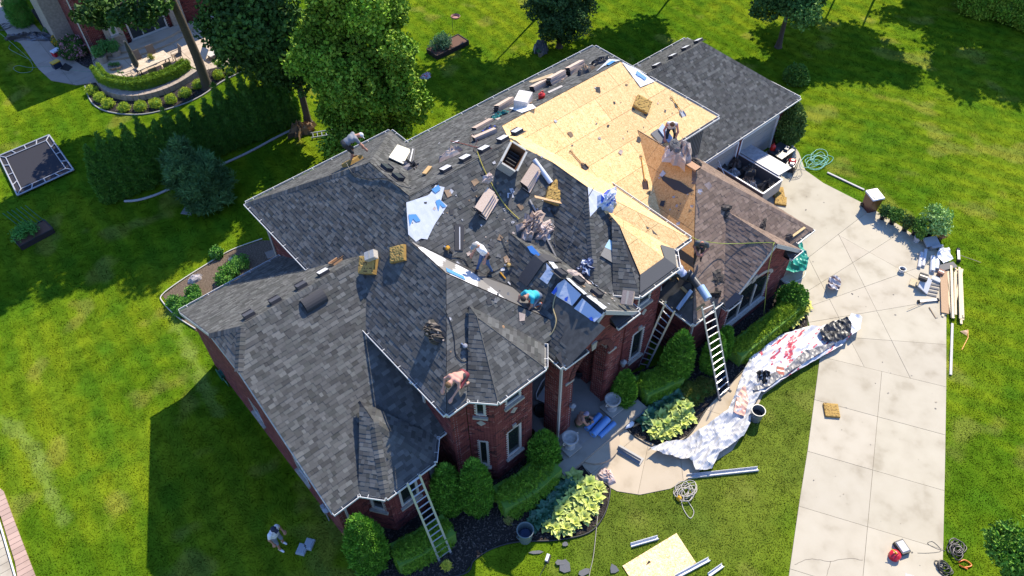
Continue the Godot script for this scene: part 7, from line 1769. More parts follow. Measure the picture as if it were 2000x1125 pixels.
# J: joints in metres: pelvis, chest, neck, head, and left/right (l, r) elbow, hand, knee, foot
func person(at: Vector3,turn: float,J: Dictionary,skin: Color,shirt: Color,legs: Color,label: String,opt := {}):
	var o := thing("person",label,"person",at,turn)
	var bones := []; var up: Vector3 = (J.neck - J.pelvis).normalized(); var sx := Vector3.RIGHT
	var sleeve: Color = opt.get("sleeve",skin); var shin: Color = opt.get("shin",legs)
	var ch: Vector3 = J.pelvis.lerp(J.neck,.62); var wa: Vector3 = J.pelvis.lerp(J.neck,.25)
	var fwd := sx.cross(up).normalized() * -1.0
	bones.append([J.pelvis - sx * .075,J.pelvis + sx * .075,.115,.115,legs])
	bones.append([wa - sx * .055,wa + sx * .055,.118,.118,opt.get("waist",shirt)])
	bones.append([ch - sx * .09,ch + sx * .09,.125,.125,shirt]); bones.append([wa,ch,.13,.14,shirt])
	var sh: Vector3 = J.pelvis.lerp(J.neck,.88)
	bones.append([sh - sx * .16,sh + sx * .16,.075,.075,shirt])
	bones.append([J.neck,J.head,.052,.056,skin])
	var hd: Vector3 = (J.head - J.neck).normalized()
	bones.append([J.head + hd * .02,J.head + hd * .11,.082,.088,skin]); bones.append([J.head + hd * .03,J.head + hd * .02 + J.get("look",Vector3.BACK) * .055,.06,.045,skin])
	bones.append([J.head + hd * .07 + J.get("look",Vector3.BACK) * .085,J.head + hd * .05 + J.get("look",Vector3.BACK) * .108,.017,.016,skin])
	for e in ["l","r"]:
		var s := -1.0 if e == "l" else 1.0
		var so: Vector3 = sh + sx * s * .19; var el: Vector3 = J[e + "e"]; var ha: Vector3 = J[e + "h"]
		bones.append([so,el,.058,.043,sleeve if opt.get("long",false) else skin]); 
		if not opt.get("bare",false): bones.append([so,so.lerp(el,.55),.066,.06,shirt])
		bones.append([el,ha,.042,.029,skin])
		finger_bones(bones,ha,(ha - el).normalized(),Vector3.UP if abs((ha - el).normalized().y) < .9 else Vector3.BACK,skin,-s)
		var hp: Vector3 = J.pelvis + sx * s * .095 - up * .03; var kn: Vector3 = J[e + "k"]; var ft: Vector3 = J[e + "f"]
		bones.append([hp,kn,.095,.062,legs]); bones.append([kn,ft,.058,.04,shin])
		var fd: Vector3 = J.get(e + "d",Vector3.BACK)
		bones.append([ft - fd * .04 - Vector3(0,.02,0),ft + fd * .15 - Vector3(0,.035,0),.045,.04,opt.get("shoe",Color(.06,.045,.035))])
		bones.append([J.head + hd * .06 + sx * s * .083,J.head + hd * .085 + sx * s * .087,.018,.02,skin])
	var m := obj(body_mesh(bones),"body",M.skin,o)
	# hair or cap
	var t := Transform3D(basis_to(J.get("look",Vector3.BACK),hd),J.head + hd * .085)
	var hk: Color = opt.get("hair",Color(.05,.035,.025)); var mb := MB.new()
	mb.lathe(t,[Vector2(.103,-.02),Vector2(.108,.02),Vector2(.09,.075),Vector2(.05,.108),Vector2(0,.115)],14,hk)
	if opt.has("cap"): mb.bar(t * Vector3(0,.015,.09),t * Vector3(0,-.005,.19),.15,.012,hk)
	else: mb.lathe(Transform3D(t.basis,t * Vector3(0,-.03,-.05)),[Vector2(.02,-.06),Vector2(.075,-.02),Vector2(.07,.05)],10,hk)
	obj(mb,"cap" if opt.has("cap") else "hair",M.cloth,o)
	if opt.has("belt"):
		mb = MB.new(); mb.lathe(Transform3D(basis_to(fwd,up),J.pelvis + up * .07).scaled_local(Vector3(1.35,1,1)),[Vector2(.13,-.03),Vector2(.138,0),Vector2(.13,.03)],14,Color(.03,.025,.02))
		for s in [-1,1]: mb.box(Transform3D(basis_to(fwd,up),J.pelvis + sx * s * .2 - up * .04),Vector3(.09,.2,.16),Color(.06,.04,.03))
		obj(mb,"tool_belt",M.cloth,o)
	return o

func pose(kind: String) -> Dictionary:
	var V := func(x: float,y: float,z: float) -> Vector3: return Vector3(x,y,z)
	match kind:
		"bend": return {"pelvis": V.call(0,.9,-.18),"neck": V.call(0,1.12,.3),"head": V.call(0,1.08,.42),"look": V.call(0,-.8,.6).normalized(),"le": V.call(-.26,.82,.38),"lh": V.call(-.2,.55,.52),"re": V.call(.26,.82,.36),"rh": V.call(.14,.52,.48),"lk": V.call(-.14,.5,.02),"lf": V.call(-.16,.09,-.12),"rk": V.call(.14,.5,.1),"rf": V.call(.17,.09,.06)}
		"crouch": return {"pelvis": V.call(0,.42,-.22),"neck": V.call(0,.72,.22),"head": V.call(0,.7,.34),"look": V.call(0,-.7,.7).normalized(),"le": V.call(-.3,.5,.34),"lh": V.call(-.22,.2,.55),"re": V.call(.28,.46,.3),"rh": V.call(.2,.16,.46),"lk": V.call(-.2,.5,.12),"lf": V.call(-.16,.09,-.14),"rk": V.call(.2,.3,.2),"rf": V.call(.18,.09,-.2)}
		"kneel": return {"pelvis": V.call(0,.42,-.25),"neck": V.call(0,.86,.06),"head": V.call(0,.9,.17),"look": V.call(0,-.6,.8).normalized(),"le": V.call(-.3,.55,.2),"lh": V.call(-.22,.3,.42),"re": V.call(.3,.55,.2),"rh": V.call(.22,.3,.42),"lk": V.call(-.15,.1,.12),"lf": V.call(-.15,.08,-.38),"rk": V.call(.18,.42,.2),"rf": V.call(.16,.09,.18)}
		"sit": return {"pelvis": V.call(0,.35,-.1),"neck": V.call(0,.82,.08),"head": V.call(0,.88,.16),"look": V.call(0,-.45,.9).normalized(),"le": V.call(-.28,.56,.2),"lh": V.call(-.12,.44,.42),"re": V.call(.28,.56,.2),"rh": V.call(.12,.42,.44),"lk": V.call(-.17,.48,.34),"lf": V.call(-.15,.09,.5),"rk": V.call(.17,.46,.34),"rf": V.call(.2,.09,.48)}
	return {"pelvis": V.call(0,.92,0),"neck": V.call(0,1.42,.06),"head": V.call(0,1.5,.1),"look": V.call(0,-.3,.95).normalized(),"le": V.call(-.28,1.12,.04),"lh": V.call(-.27,.86,.14),"re": V.call(.28,1.12,.02),"rh": V.call(.27,.88,.14),"lk": V.call(-.11,.5,.12),"lf": V.call(-.12,.09,.2),"rk": V.call(.11,.5,-.02),"rf": V.call(.13,.09,-.16)}

func face(dx: float,dz: float) -> float: return atan2(dx,dz)

func make_people():
	var tan := Color(.4,.2,.13); var ruddy := Color(.45,.2,.14)
	var white := Color(.68,.68,.68); var denim := Color(.06,.12,.24); var black := Color(.02,.02,.022)
	var P := pose("bend")
	person(Vector3(-4.78,7.88,-3.84) + Vector3(0,.12,0),face(.95,.25),P,tan,Color(.16,.17,.19),black,"person in a grey shirt and white cap bent over the rear hip",{"hair": white,"cap": 1,"shin": tan})
	P = pose("stand"); P.lf = Vector3(-.12,.16,.26); P.rf = Vector3(.13,-.02,-.2); P.rk = Vector3(.12,.45,-.05); P.neck = Vector3(0,1.38,.2); P.head = Vector3(0,1.45,.29); P.lh = Vector3(-.3,.8,.3)
	person(Vector3(-4.02,6.8,3.37) + Vector3(0,.1,0),face(-.8,-.1),P,tan,white,denim,"person in a white t-shirt, jeans and grey cap walking on the front slope",{"hair": Color(.35,.34,.32),"cap": 1,"belt": 1})
	P = pose("crouch")
	person(Vector3(-3.55,6.35,5.42) + Vector3(0,.05,0),face(-.85,.0),P,tan,Color(.02,.36,.42),Color(.12,.15,.2),"person in a turquoise shirt crouched beside the porch valley",{"hair": Color(.06,.04,.03),"shoe": Color(.5,.12,.04)})
	P = pose("crouch"); P.rh = Vector3(.2,.12,.6); P.neck = Vector3(0,.66,.28); P.head = Vector3(0,.62,.4)
	person(Vector3(-7.61,6.25,6.38) + Vector3(0,.12,0),face(-.95,.15),P,Color(.5,.26,.19),Color(.5,.26,.19),Color(.16,.02,.03),"shirtless person in dark red shorts crouched at the turret eave",{"shin": Color(.5,.26,.19),"hair": Color(.2,.11,.05),"bare": true,"waist": Color(.04,.04,.04)})
	P = pose("kneel")
	person(Vector3(7.48,6.13,2.15) + Vector3(0,.05,0),face(-.7,.55),P,ruddy,Color(.62,.6,.6),black,"person in a white sleeveless top kneeling at the eave of the bare boards",{"bare": true,"hair": Color(.12,.06,.03)})
	tag(patch("OF",[Vector3(7.26,6.4,1.59),Vector3(7.63,6.45,1.48),Vector3(7.57,6.11,2.2),Vector3(7.21,6.06,2.29)],Color(.35,.45,.62),"blue_flashing",M.gloss,self,.12,.03),"pale blue flashing held by the kneeling person on the bare boards","flashing")
	tag(patch("OF",[Vector3(6.82,6.41,1.56),Vector3(7.31,6.42,1.54),Vector3(7.2,6.12,2.17),Vector3(6.87,6.12,2.17)],Color(.2,.2,.2),"grey_felt",M.cloth,self,.06,.02),"grey felt strip left of the kneeling person on the boards","felt")
	P = pose("stand"); P.neck = Vector3(0,1.33,.26); P.head = Vector3(0,1.36,.36); P.lh = Vector3(-.12,1.0,.5); P.rh = Vector3(.1,1.0,.5); P.le = Vector3(-.28,1.08,.28); P.re = Vector3(.28,1.08,.28)
	person(Vector3(3.98,4.6,7.0),face(-.7,.5),P,Color(.4,.16,.1),Color(.07,.075,.08),black,"person in a dark grey shirt standing in the stripped valley holding a rope",{"hair": black,"cap": 1})
	P = pose("kneel"); P.neck = Vector3(0,.78,.2); P.head = Vector3(0,.78,.32)
	person(Vector3(3.07,3.77,6.88) + Vector3(0,.25,0),face(-.3,-.9),P,Color(.3,.13,.09),Color(.4,.44,.58),black,"person in a pale blue shirt kneeling under the bay eave")
	P = pose("sit")
	person(Vector3(-2.91,0,7.61) + Vector3(0,.16,0),face(.75,.45),P,Color(.4,.2,.13),Color(.4,.2,.13),Color(.05,.07,.03),"shirtless person with a striped headband sitting on the porch step",{"bare": true,"shin": Color(.4,.2,.13),"hair": Color(.35,.3,.4)})
	P = pose("stand"); P.lf = Vector3(-.14,.09,.1); P.rf = Vector3(.14,.09,.0); P.lk = Vector3(-.12,.5,.06); P.rk = Vector3(.12,.5,.05)
	person(Vector3(-14.58,0,3.9),face(.35,.9),P,tan,white,Color(.22,.25,.3),"person in a white t-shirt, grey shorts and dark cap on the shaded lawn",{"hair": Color(.03,.035,.06),"cap": 1,"shin": tan,"shoe": white})


var clumps := {}
func leaf_into(mb: MB,p: Vector3,d: Vector3,L: float,w: float,fold := .25):
	# a pointed leaf of four faces, folded along its rib
	var s := d.cross(Vector3(rng.randf_range(-1,1),rng.randf_range(-1,1),rng.randf_range(-1,1))).normalized()
	var nn := d.cross(s).normalized()
	var m := p + d * L * .45; var t := p + d * L - nn * L * .12
	var a := m + s * w * .5 + nn * w * fold; var b := m - s * w * .5 + nn * w * fold
	mb.tri(p,a,t); mb.tri(p,t,b)

func make_clumps():
	for kind in ["leafy","spray","needle","fine","maple"]:
		var l := []
		for v in 3:
			var mb := MB.new()
			var n: int = {"leafy": 9,"spray": 9,"needle": 16,"fine": 12,"maple": 9}[kind]
			for i in n:
				var d := Vector3(rng.randf_range(-1,1),rng.randf_range(-.4,1),rng.randf_range(-1,1)).normalized()
				var p := Vector3(rng.randf_range(-1,1),rng.randf_range(-1,1),rng.randf_range(-1,1)) * .5
				match kind:
					"leafy": leaf_into(mb,p,d,.55,.34)
					"maple": leaf_into(mb,p,(d + Vector3(0,-.3,0)).normalized(),.5,.5,.12)
					"spray": leaf_into(mb,p * Vector3(.9,.5,.9),(d * .55 + Vector3.UP).normalized(),.8,.26,.1)
					"needle": leaf_into(mb,p * .3,(d * .9 + Vector3(0,.35,0)).normalized(),.8,.1,.1)
					"fine": leaf_into(mb,p,d,.4,.22)
			l.append(mb.mesh())
		clumps[kind] = l

func leaves(ts: Array,kind: String,called: String,parent: Node):
	var parts := [[],[],[]]
	for i in ts.size(): parts[i % 3].append(ts[i])
	for v in 3:
		if parts[v].size(): multi(parts[v],clumps[kind][v],M.leaf,called,parent)

func foliage_colour(ks: Array) -> Color:
	var k: Color = ks[rng.randi() % ks.size()]
	return jit(Color(k.r * 1.5,k.g * 1.45,k.b * 1.5),.22)

# crown of many leaf clumps in lumpy lobes; lobes = [centre, radii]
func crown(parent: Node,lobes: Array,count: int,size: float,ks: Array,kind := "maple",shell := .55,called := "crown",sub := 0):
	var ts := []
	var nz := FastNoiseLite.new(); nz.seed = rng.randi() % 9999; nz.frequency = .55; nz.fractal_octaves = 2
	var vol := 0.0
	if sub:
		# smaller masses spread over every lobe, so that they shade one another
		var small := []
		for l in lobes:
			for i in sub:
				var d := Vector3(rng.randfn(),rng.randfn() * .8,rng.randfn()).normalized()
				small.append([l[0] + d * l[1] * rng.randf_range(.55,.85),l[1] * rng.randf_range(.3,.48),rng.randf_range(.72,1.3)])
			small.append([l[0],l[1] * .6,.8])
		lobes = small
	for l in lobes: vol += pow(l[1].x * l[1].y * l[1].z,.72)
	for l in lobes:
		var n := int(count * pow(l[1].x * l[1].y * l[1].z,.72) / vol)
		while n > 0:
			n -= 1
			var d := Vector3(rng.randfn(),rng.randfn(),rng.randfn()).normalized()
			var r: float = lerp(shell,1.0,sqrt(rng.randf()))
			r *= 1.0 + .32 * nz.get_noise_3dv(l[0] + d * 3.0)
			var p: Vector3 = l[0] + d * r * l[1]
			if nz.get_noise_3dv(p * 1.7 + Vector3(50,0,0)) < -.28: continue
			var s := size * rng.randf_range(.7,1.35)
			ts.append([Transform3D(Basis.from_euler(Vector3(rng.randf_range(-.6,.6),rng.randf() * TAU,rng.randf_range(-.6,.6))).scaled(Vector3.ONE * s),p),foliage_colour(ks) * (l[2] if l.size() > 2 else 1.0)])
	leaves(ts,kind,called,parent)

func tree(called: String,label: String,base: Vector3,h: float,r: float,lobes: Array,count: int,size: float,ks: Array,kind := "maple",group := "",bend := Vector3.ZERO):
	var o := thing(called,label,"tree",base,0,group)
	var mb := MB.new()
	var pts := []
	for i in 6: pts.append(Vector3(0,h * i / 5.0,0) + bend * pow(i / 5.0,2) + Vector3(sin(i * 1.7),0,cos(i * 2.3)) * .05)
	mb.tube(pts,r,10,Color.WHITE,r * .4)
	mb.lathe(Transform3D(),[Vector2(r * 1.7,-.05),Vector2(r * 1.25,.12),Vector2(r * 1.0,.5)],12)
	obj(mb,"trunk",M.bark,o)
	for l in lobes:
		mb = MB.new()
		var a: Vector3 = pts[3].lerp(pts[4],rng.randf())
		mb.tube([a,a.lerp(l[0],.5) + Vector3(0,.3,0),l[0]],r * .38,7,Color.WHITE,r * .1); obj(mb,"limb",M.bark,o)
	crown(o,lobes,count,size,ks,kind,.5,"crown",7)
	return o

# clipped or conical evergreen from a side profile of (radius, height)
func shrub(called: String,label: String,at: Vector3,prof: Array,count: int,size: float,ks: Array,kind := "spray",group := "",cat := "shrub",stretch := Vector2.ONE):
	var o := thing(called,label,cat,at,0,group)
	var mb := MB.new(); var core := []
	for p in prof: core.append(Vector2(p.x * .8,p.y * .94))
	mb.lathe(Transform3D(Basis().scaled(Vector3(stretch.x,1,stretch.y)),Vector3.ZERO),core,12); obj(mb,"inner_branches",M.core,o)
	var ts := []
	var nz := FastNoiseLite.new(); nz.seed = rng.randi() % 9999; nz.frequency = 1.6; nz.fractal_octaves = 2
	var tot := 0.0
	var w := []
	for i in prof.size() - 1:
		var a: float = (prof[i].x + prof[i + 1].x) * prof[i].distance_to(prof[i + 1]) + .001; w.append(a); tot += a
	for i in prof.size() - 1:
		for j in int(count * w[i] / tot):
			var q: Vector2 = prof[i].lerp(prof[i + 1],rng.randf()); var a := rng.randf() * TAU
			var d := Vector3(cos(a),0,sin(a))
			var rr: float = q.x * (rng.randf_range(.84,1.03) + .18 * nz.get_noise_3d(d.x * 2,q.y,d.z * 2))
			var s := size * rng.randf_range(.7,1.3)
			var tilt := Basis(Vector3.UP.cross(d).normalized(),rng.randf_range(.2,.7)) * Basis(Vector3.UP,rng.randf() * TAU)
			ts.append([Transform3D(tilt.scaled(Vector3.ONE * s),Vector3(d.x * rr * stretch.x,q.y + rng.randf_range(-.03,.03),d.z * rr * stretch.y)),foliage_colour(ks)])
	leaves(ts,kind,"foliage",o)
	return o

func cone(at: Vector3,h: float,r: float,label: String,ks: Array,group := "",called := "arborvitae",n := 900):
	return shrub(called,label,at,[Vector2(r * .75,.05),Vector2(r,h * .22),Vector2(r * .95,h * .45),Vector2(r * .75,h * .68),Vector2(r * .42,h * .88),Vector2(.02,h)] if called != "arborvitae" else [Vector2(r * .85,.05),Vector2(r,h * .2),Vector2(r * .9,h * .42),Vector2(r * .55,h * .68),Vector2(r * .25,h * .86),Vector2(.01,h)],n,.16,ks,"spray",group)

func hedge(path: Array,w: float,h: float,n: int,label: String,ks: Array,kind := "fine",size := .15,called := "hedge",box := false):
	var c: Vector3 = path[0]
	var o := thing(called,label,"hedge",c)
	var pts := curve(path,5)
	var mb := MB.new(); var ts := []
	var nz := FastNoiseLite.new(); nz.seed = rng.randi() % 9999; nz.frequency = 1.3
	for i in pts.size() - 1:
		mb.bar(pts[i] - c + Vector3(0,h * .46,0),pts[i + 1] - c + Vector3(0,h * .46,0),w * .8,h * .86)
	obj(mb,"inner_branches",M.core,o)
	for i in n:
		var t := rng.randf() * (pts.size() - 1); var k := int(t)
		var p: Vector3 = pts[k].lerp(pts[min(k + 1,pts.size() - 1)],t - k) - c
		var d: Vector3 = (pts[min(k + 1,pts.size() - 1)] - pts[k]).normalized(); var s := d.cross(Vector3.UP)
		var a := rng.randf_range(0,PI)
		var cx := cos(a); var cy := sin(a)
		if box: var e := .35; cx = sign(cx) * pow(abs(cx),e); cy = pow(cy,e)
		var f := rng.randf_range(.9,1.03) + .14 * nz.get_noise_3dv(p * 1.4 + Vector3(cx,cy,0) * 2) * (0.3 if box else 1.0)
		var e2: float = min(t,pts.size() - 1 - t); var endf: float = clamp(.45 + e2 * .3,0,1.0) if not box else 1.0
		ts.append([Transform3D(Basis.from_euler(Vector3(rng.randf_range(-.5,.5),rng.randf() * TAU,rng.randf_range(-.5,.5))).scaled(Vector3.ONE * size * rng.randf_range(.7,1.3)),p + s * cx * w * .5 * f * endf + Vector3(0,.05 + cy * h * f * (.7 + .3 * endf),0)),foliage_colour(ks)])
	leaves(ts,kind,"foliage",o)
	return o

var hosta_leaf := {}
func hosta(at: Vector3,r: float,n: int,k: Color,label: String,group: String):
	# arching broad leaves in a rosette, each leaf a piece
	var o := thing("hosta_plant",label,"hosta",at,rng.randf() * TAU,group)
	if hosta_leaf.is_empty():
		var mb := MB.new()
		# leaf along +x, 1 long, cupped, arching over
		var rows := 5
		for i in rows:
			var P := func(t: float,s: float) -> Vector3:
				var w := sin(PI * pow(t,.8)) * .34
				return Vector3(t,.55 * t - .62 * t * t + abs(s) * .1 * w * 3,s * w)
			var a := float(i) / rows; var b := float(i + 1) / rows
			for s in [-1,1]:
				if s > 0: mb.quad(P.call(a,0),P.call(b,0),P.call(b,1),P.call(a,1))
				else: mb.quad(P.call(a,-1),P.call(b,-1),P.call(b,0),P.call(a,0))
		hosta_leaf.m = mb.mesh(); hosta_leaf.mats = {}
	for v in 3:
		var key := "%d_%d_%d" % [int(k.r * 90),int(k.g * 90),v]
		if not hosta_leaf.mats.has(key):
			var m: StandardMaterial3D = mat((k * [.8,1.0,1.2][v]).linear_to_srgb(),.5); m.backlight = Color(.3,.35,.1); hosta_leaf.mats[key] = m
	for i in n:
		var lf := obj(hosta_leaf.m,"leaf",hosta_leaf.mats["%d_%d_%d" % [int(k.r * 90),int(k.g * 90),i % 3]],o)
		var ring := float(i) / n
		var L := r * rng.randf_range(.75,1.1) * (1.0 - .35 * ring)
		lf.transform = Transform3D((Basis(Vector3.UP,i * 2.4 + rng.randf_range(-.2,.2)) * Basis(Vector3.BACK,.15 + ring * .7 + rng.randf_range(-.1,.1))).scaled(Vector3(L,L,L * rng.randf_range(.9,1.2))),Vector3(0,.05 + ring * r * .35,0))

func make_plants():

	var arb := [Color(.08,.2,.018),Color(.1,.235,.022),Color(.065,.165,.018),Color(.12,.26,.03)]
	var yew := [Color(.09,.19,.012),Color(.115,.22,.014),Color(.065,.15,.013),Color(.14,.25,.022)]
	var lime := [Color(.2,.27,.015),Color(.26,.31,.02),Color(.15,.22,.015)]
	var gold := [Color(.42,.4,.04),Color(.5,.46,.07),Color(.3,.34,.03)]
	var g := "clipped cone shrubs along the house front"
	for e in [[Vector3(-12.41,0,6.66),3.69,.66,"clipped cone shrub at the corner of the left wing"],[Vector3(-8.94,0,6.81),3.08,.56,"cone shrub left of the pair below the turret"],[Vector3(-8.17,0,7.49),3.48,.57,"cone shrub right of the pair below the turret"],[Vector3(-5.05,0,7.79),2.22,.56,"rounded cone shrub beside the porch pillar"],[Vector3(-0.72,0,7.9),2.22,.42,"small cone shrub right of the porch pillar"],[Vector3(1.93,0,8.42),3.03,.6,"cone shrub at the brick corner left of the sunlit ladder"],[Vector3(3.34,0,9.2),2.41,.42,"cone shrub behind the sunlit ladder, front one"],[Vector3(4.11,0,9.08),2.16,.32,"narrow cone shrub behind the sunlit ladder, rear one"]]:
		cone(e[0],e[1],e[2],e[3],arb,g,"cone_shrub",1500)
	hedge([Vector3(-11.74,0,7.25),Vector3(-10.87,0,7.46),Vector3(-9.57,0,7.61)],1.15,.85,2600,"low rounded hedge below the bay of the left wing",yew)
	hedge([Vector3(-7.58,0,8.06),Vector3(-6.48,0,8.28),Vector3(-5.03,0,8.25)],1.3,.95,3000,"rounded hedge below the turret window",yew)
	hedge([Vector3(0.05,0,8.14),Vector3(0.85,0,8.34),Vector3(1.82,0,8.57)],1.3,.85,2200,"rounded hedge right of the porch below the shaded ladder",yew)
	hedge([Vector3(4.38,0,9.54),Vector3(6.01,0,9.57),Vector3(7.63,0,9.61),Vector3(9.05,0,9.59)],1.0,.85,3600,"long sunlit hedge below the arched window",[Color(.13,.21,.012),Color(.17,.25,.015),Color(.09,.17,.012)])
	shrub("leafy_bush","tall dark leafy bush at the driveway corner of the right wing",Vector3(8.79,0,9.35),[Vector2(.4,.1),Vector2(.62,.5),Vector2(.5,.95),Vector2(.1,1.25)],420,.24,[Color(.05,.13,.015),Color(.08,.18,.02)],"leafy")
	shrub("leafy_bush","small brown-green ground shrub behind the right hostas",Vector3(1.66,0,9.47),[Vector2(.5,.05),Vector2(.6,.2),Vector2(.1,.4)],300,.17,[Color(.09,.1,.015),Color(.06,.09,.012)],"fine")
	shrub("leafy_bush","small brown-green ground shrub left of the sunlit ladder",Vector3(2.47,0,9.7),[Vector2(.4,.05),Vector2(.45,.15),Vector2(.1,.3)],200,.15,[Color(.1,.1,.02),Color(.06,.08,.012)],"fine")
	shrub("leafy_bush","tiny yellow shrub in the mulch below the left ladder",Vector3(-10.47,0,8.54),[Vector2(.14,.03),Vector2(.16,.1),Vector2(.05,.22)],70,.12,gold,"fine")
	shrub("leafy_bush","thin yellowish sprig in the mulch right of the cone pair",Vector3(-7.66,0,8.7),[Vector2(.12,.03),Vector2(.14,.1),Vector2(.05,.22)],40,.12,[Color(.2,.2,.05)],"fine")
	# hostas
	var teal := Color(.035,.115,.055); var pale := Color(.34,.42,.09); var yl := Color(.44,.5,.1)
	var n := 0
	for e in [[PackedVector2Array([Vector2(-6.93,9.45),Vector2(-6.37,9.35),Vector2(-5.82,9.28),Vector2(-5.33,9.21),Vector2(-6.65,9.43),Vector2(-6.08,9.38),Vector2(-5.05,9.25)]),teal,.5,"blue-green hosta in the shaded rear row of the left bed"],[PackedVector2Array([Vector2(-5.76,9.66),Vector2(-5.25,9.55),Vector2(-4.74,9.53),Vector2(-4.68,9.09),Vector2(-4.41,9.67),Vector2(-6.13,9.78),Vector2(-5.15,9.81),Vector2(-4.78,9.85)]),pale,.5,"pale variegated hosta in the middle of the left clump"],[PackedVector2Array([Vector2(-6.75,9.82),Vector2(-6.59,10.12),Vector2(-6.31,10.36),Vector2(-5.92,10.44),Vector2(-5.51,10.51),Vector2(-5.05,10.45),Vector2(-4.61,10.29),Vector2(-4.27,10.03),Vector2(-5.95,10.2),Vector2(-5.47,10.25),Vector2(-5.03,10.19)]),yl,.4,"yellow-edged hosta along the front edge of the left clump"],[PackedVector2Array([Vector2(-0.37,9.11),Vector2(0.17,9.09),Vector2(0.69,9.11),Vector2(1.11,9.25),Vector2(-0.74,9.27)]),teal,.48,"blue-green hosta at the back of the right clump"],[PackedVector2Array([Vector2(-0.08,9.46),Vector2(0.44,9.5),Vector2(0.84,9.62),Vector2(1,9.89),Vector2(-0.18,9.83),Vector2(0.29,9.91),Vector2(-0.57,9.68),Vector2(0.68,10.04)]),pale,.48,"pale variegated hosta in the middle of the right clump"],[PackedVector2Array([Vector2(-0.89,9.77),Vector2(-0.74,10.06),Vector2(-0.46,10.21),Vector2(-0.07,10.28),Vector2(0.34,10.28),Vector2(0.71,10.29),Vector2(-0.1,10.09)]),yl,.38,"yellow-edged hosta along the front edge of the right clump"],[PackedVector2Array([Vector2(8.43,9.92),Vector2(8.92,9.96),Vector2(9.33,9.83),Vector2(8.9,9.69),Vector2(8.11,10.04)]),Color(.5,.5,.08),.42,"yellow hosta at the driveway end of the right bed"]]:
		var qs := Array(e[0]); var bx := PackedVector2Array([Vector2(-7.64,9.62),Vector2(-1.43,7.94)])[0 if e[3].contains("left") else 1]
		qs.sort_custom(func(a,b): return a.distance_to(bx) < b.distance_to(bx))
		for i in qs.size(): hosta(Vector3(qs[i].x,.02,qs[i].y),e[2],22,jit(e[1],.12),"%s, %s nearest the %s" % [e[3],["the","second","third","fourth","fifth","sixth","seventh","eighth","ninth","tenth","eleventh"][i],"left bin" if e[3].contains("left") else "right urn"],e[3])
	# ---- trees
	var mapk := [Color(.1,.2,.014),Color(.13,.23,.018),Color(.075,.16,.012),Color(.18,.27,.025)]
	var dk := [Color(.035,.085,.014),Color(.045,.1,.016),Color(.03,.07,.014)]
	var V := func(x: float,y: float,z: float) -> Vector3: return Vector3(x,y,z)
	tree("maple_tree","large bright green maple behind the rear of the house",Vector3(1.3,0,-13.2),8.0,.2,[[V.call(0,6,0),V.call(2.6,3.2,2.6)],[V.call(1.3,4.2,.8),V.call(1.9,2.0,1.9)],[V.call(-1.2,4.0,.6),V.call(1.9,2.0,1.9)],[V.call(.2,3.1,1.0),V.call(1.9,1.6,1.6)],[V.call(-.6,8.6,-.4),V.call(1.9,2,1.9)],[V.call(1.5,7.2,-.8),V.call(1.8,1.8,1.8)],[V.call(-1.8,6.4,-.9),V.call(1.7,1.9,1.7)],[V.call(-1.7,2.5,.5),V.call(1.7,1.4,1.5)],[V.call(1.4,2.4,.7),V.call(1.6,1.3,1.5)],[V.call(-.2,1.8,1.3),V.call(1.6,1.1,1.3)]],14000,.33,mapk)
	tree("shade_tree","dark leafy tree behind the evergreen row left of the maple",Vector3(-0.46,0,-17.66),11.0,.2,[[V.call(-1.3,8.4,-.4),V.call(2.7,3.2,2.7)],[V.call(-1.6,5.8,-.2),V.call(2.0,1.8,2.0)],[V.call(-2.3,7.4,.8),V.call(1.9,2.0,1.9)],[V.call(-.6,11.5,0),V.call(2.6,2.6,2.6)],[V.call(-.4,5.2,-1),V.call(1.6,1.3,1.6)],[V.call(-1.5,13,-2.5),V.call(3,2.2,3)],[V.call(-3,12,-3.5),V.call(2.4,1.8,2.4)],[V.call(-.2,3.6,.2),V.call(1.7,1.3,1.6)],[V.call(.9,4.8,.6),V.call(1.7,1.5,1.6)]],9000,.4,dk)
	tree("shade_tree","tall tree with a bare grey trunk beside the neighbour's hedge",Vector3(-3.22,0,-25.03),11.0,.3,[[V.call(-1.5,12,.5),V.call(3.4,2.6,3.4)],[V.call(1.2,14,1),V.call(3.2,2.8,3.2)],[V.call(-3.0,14.0,1.5),V.call(2.8,2,2.8)],[V.call(-2,13,3.5),V.call(2.4,2,2.4)],[V.call(-3.5,5.9,-.9),V.call(1.6,.8,1.4)],[V.call(-2.3,6,.2),V.call(1.5,.9,1.3)]],7000,.45,dk,"maple","",Vector3(-.5,0,-.2))
	tree("dark_tree","dense dark tree on the rear lawn above the house",Vector3(15.94,0,-13.7),5.0,.16,[[V.call(0,2.1,0),V.call(1.9,1.7,1.8)],[V.call(-1.0,3.8,-.3),V.call(1.9,1.8,1.8)],[V.call(1.5,3.7,.1),V.call(2.0,1.7,1.8)],[V.call(.2,5.8,0),V.call(2.4,2,2.4)]],5600,.3,[Color(.035,.08,.022),Color(.05,.1,.03),Color(.03,.065,.02)],"leafy")
	tree("lawn_tree","round-crowned tree with visible trunk beyond the garage",Vector3(26.37,0,-4.22),4.4,.17,[[V.call(-1.4,4.1,.5),V.call(2.2,1.5,2.1)],[V.call(1.3,4.5,.2),V.call(2.2,1.6,2.1)],[V.call(0,6.0,-.4),V.call(2.6,1.8,2.6)]],5400,.3,[Color(.04,.1,.02),Color(.06,.13,.025),Color(.08,.15,.03)])
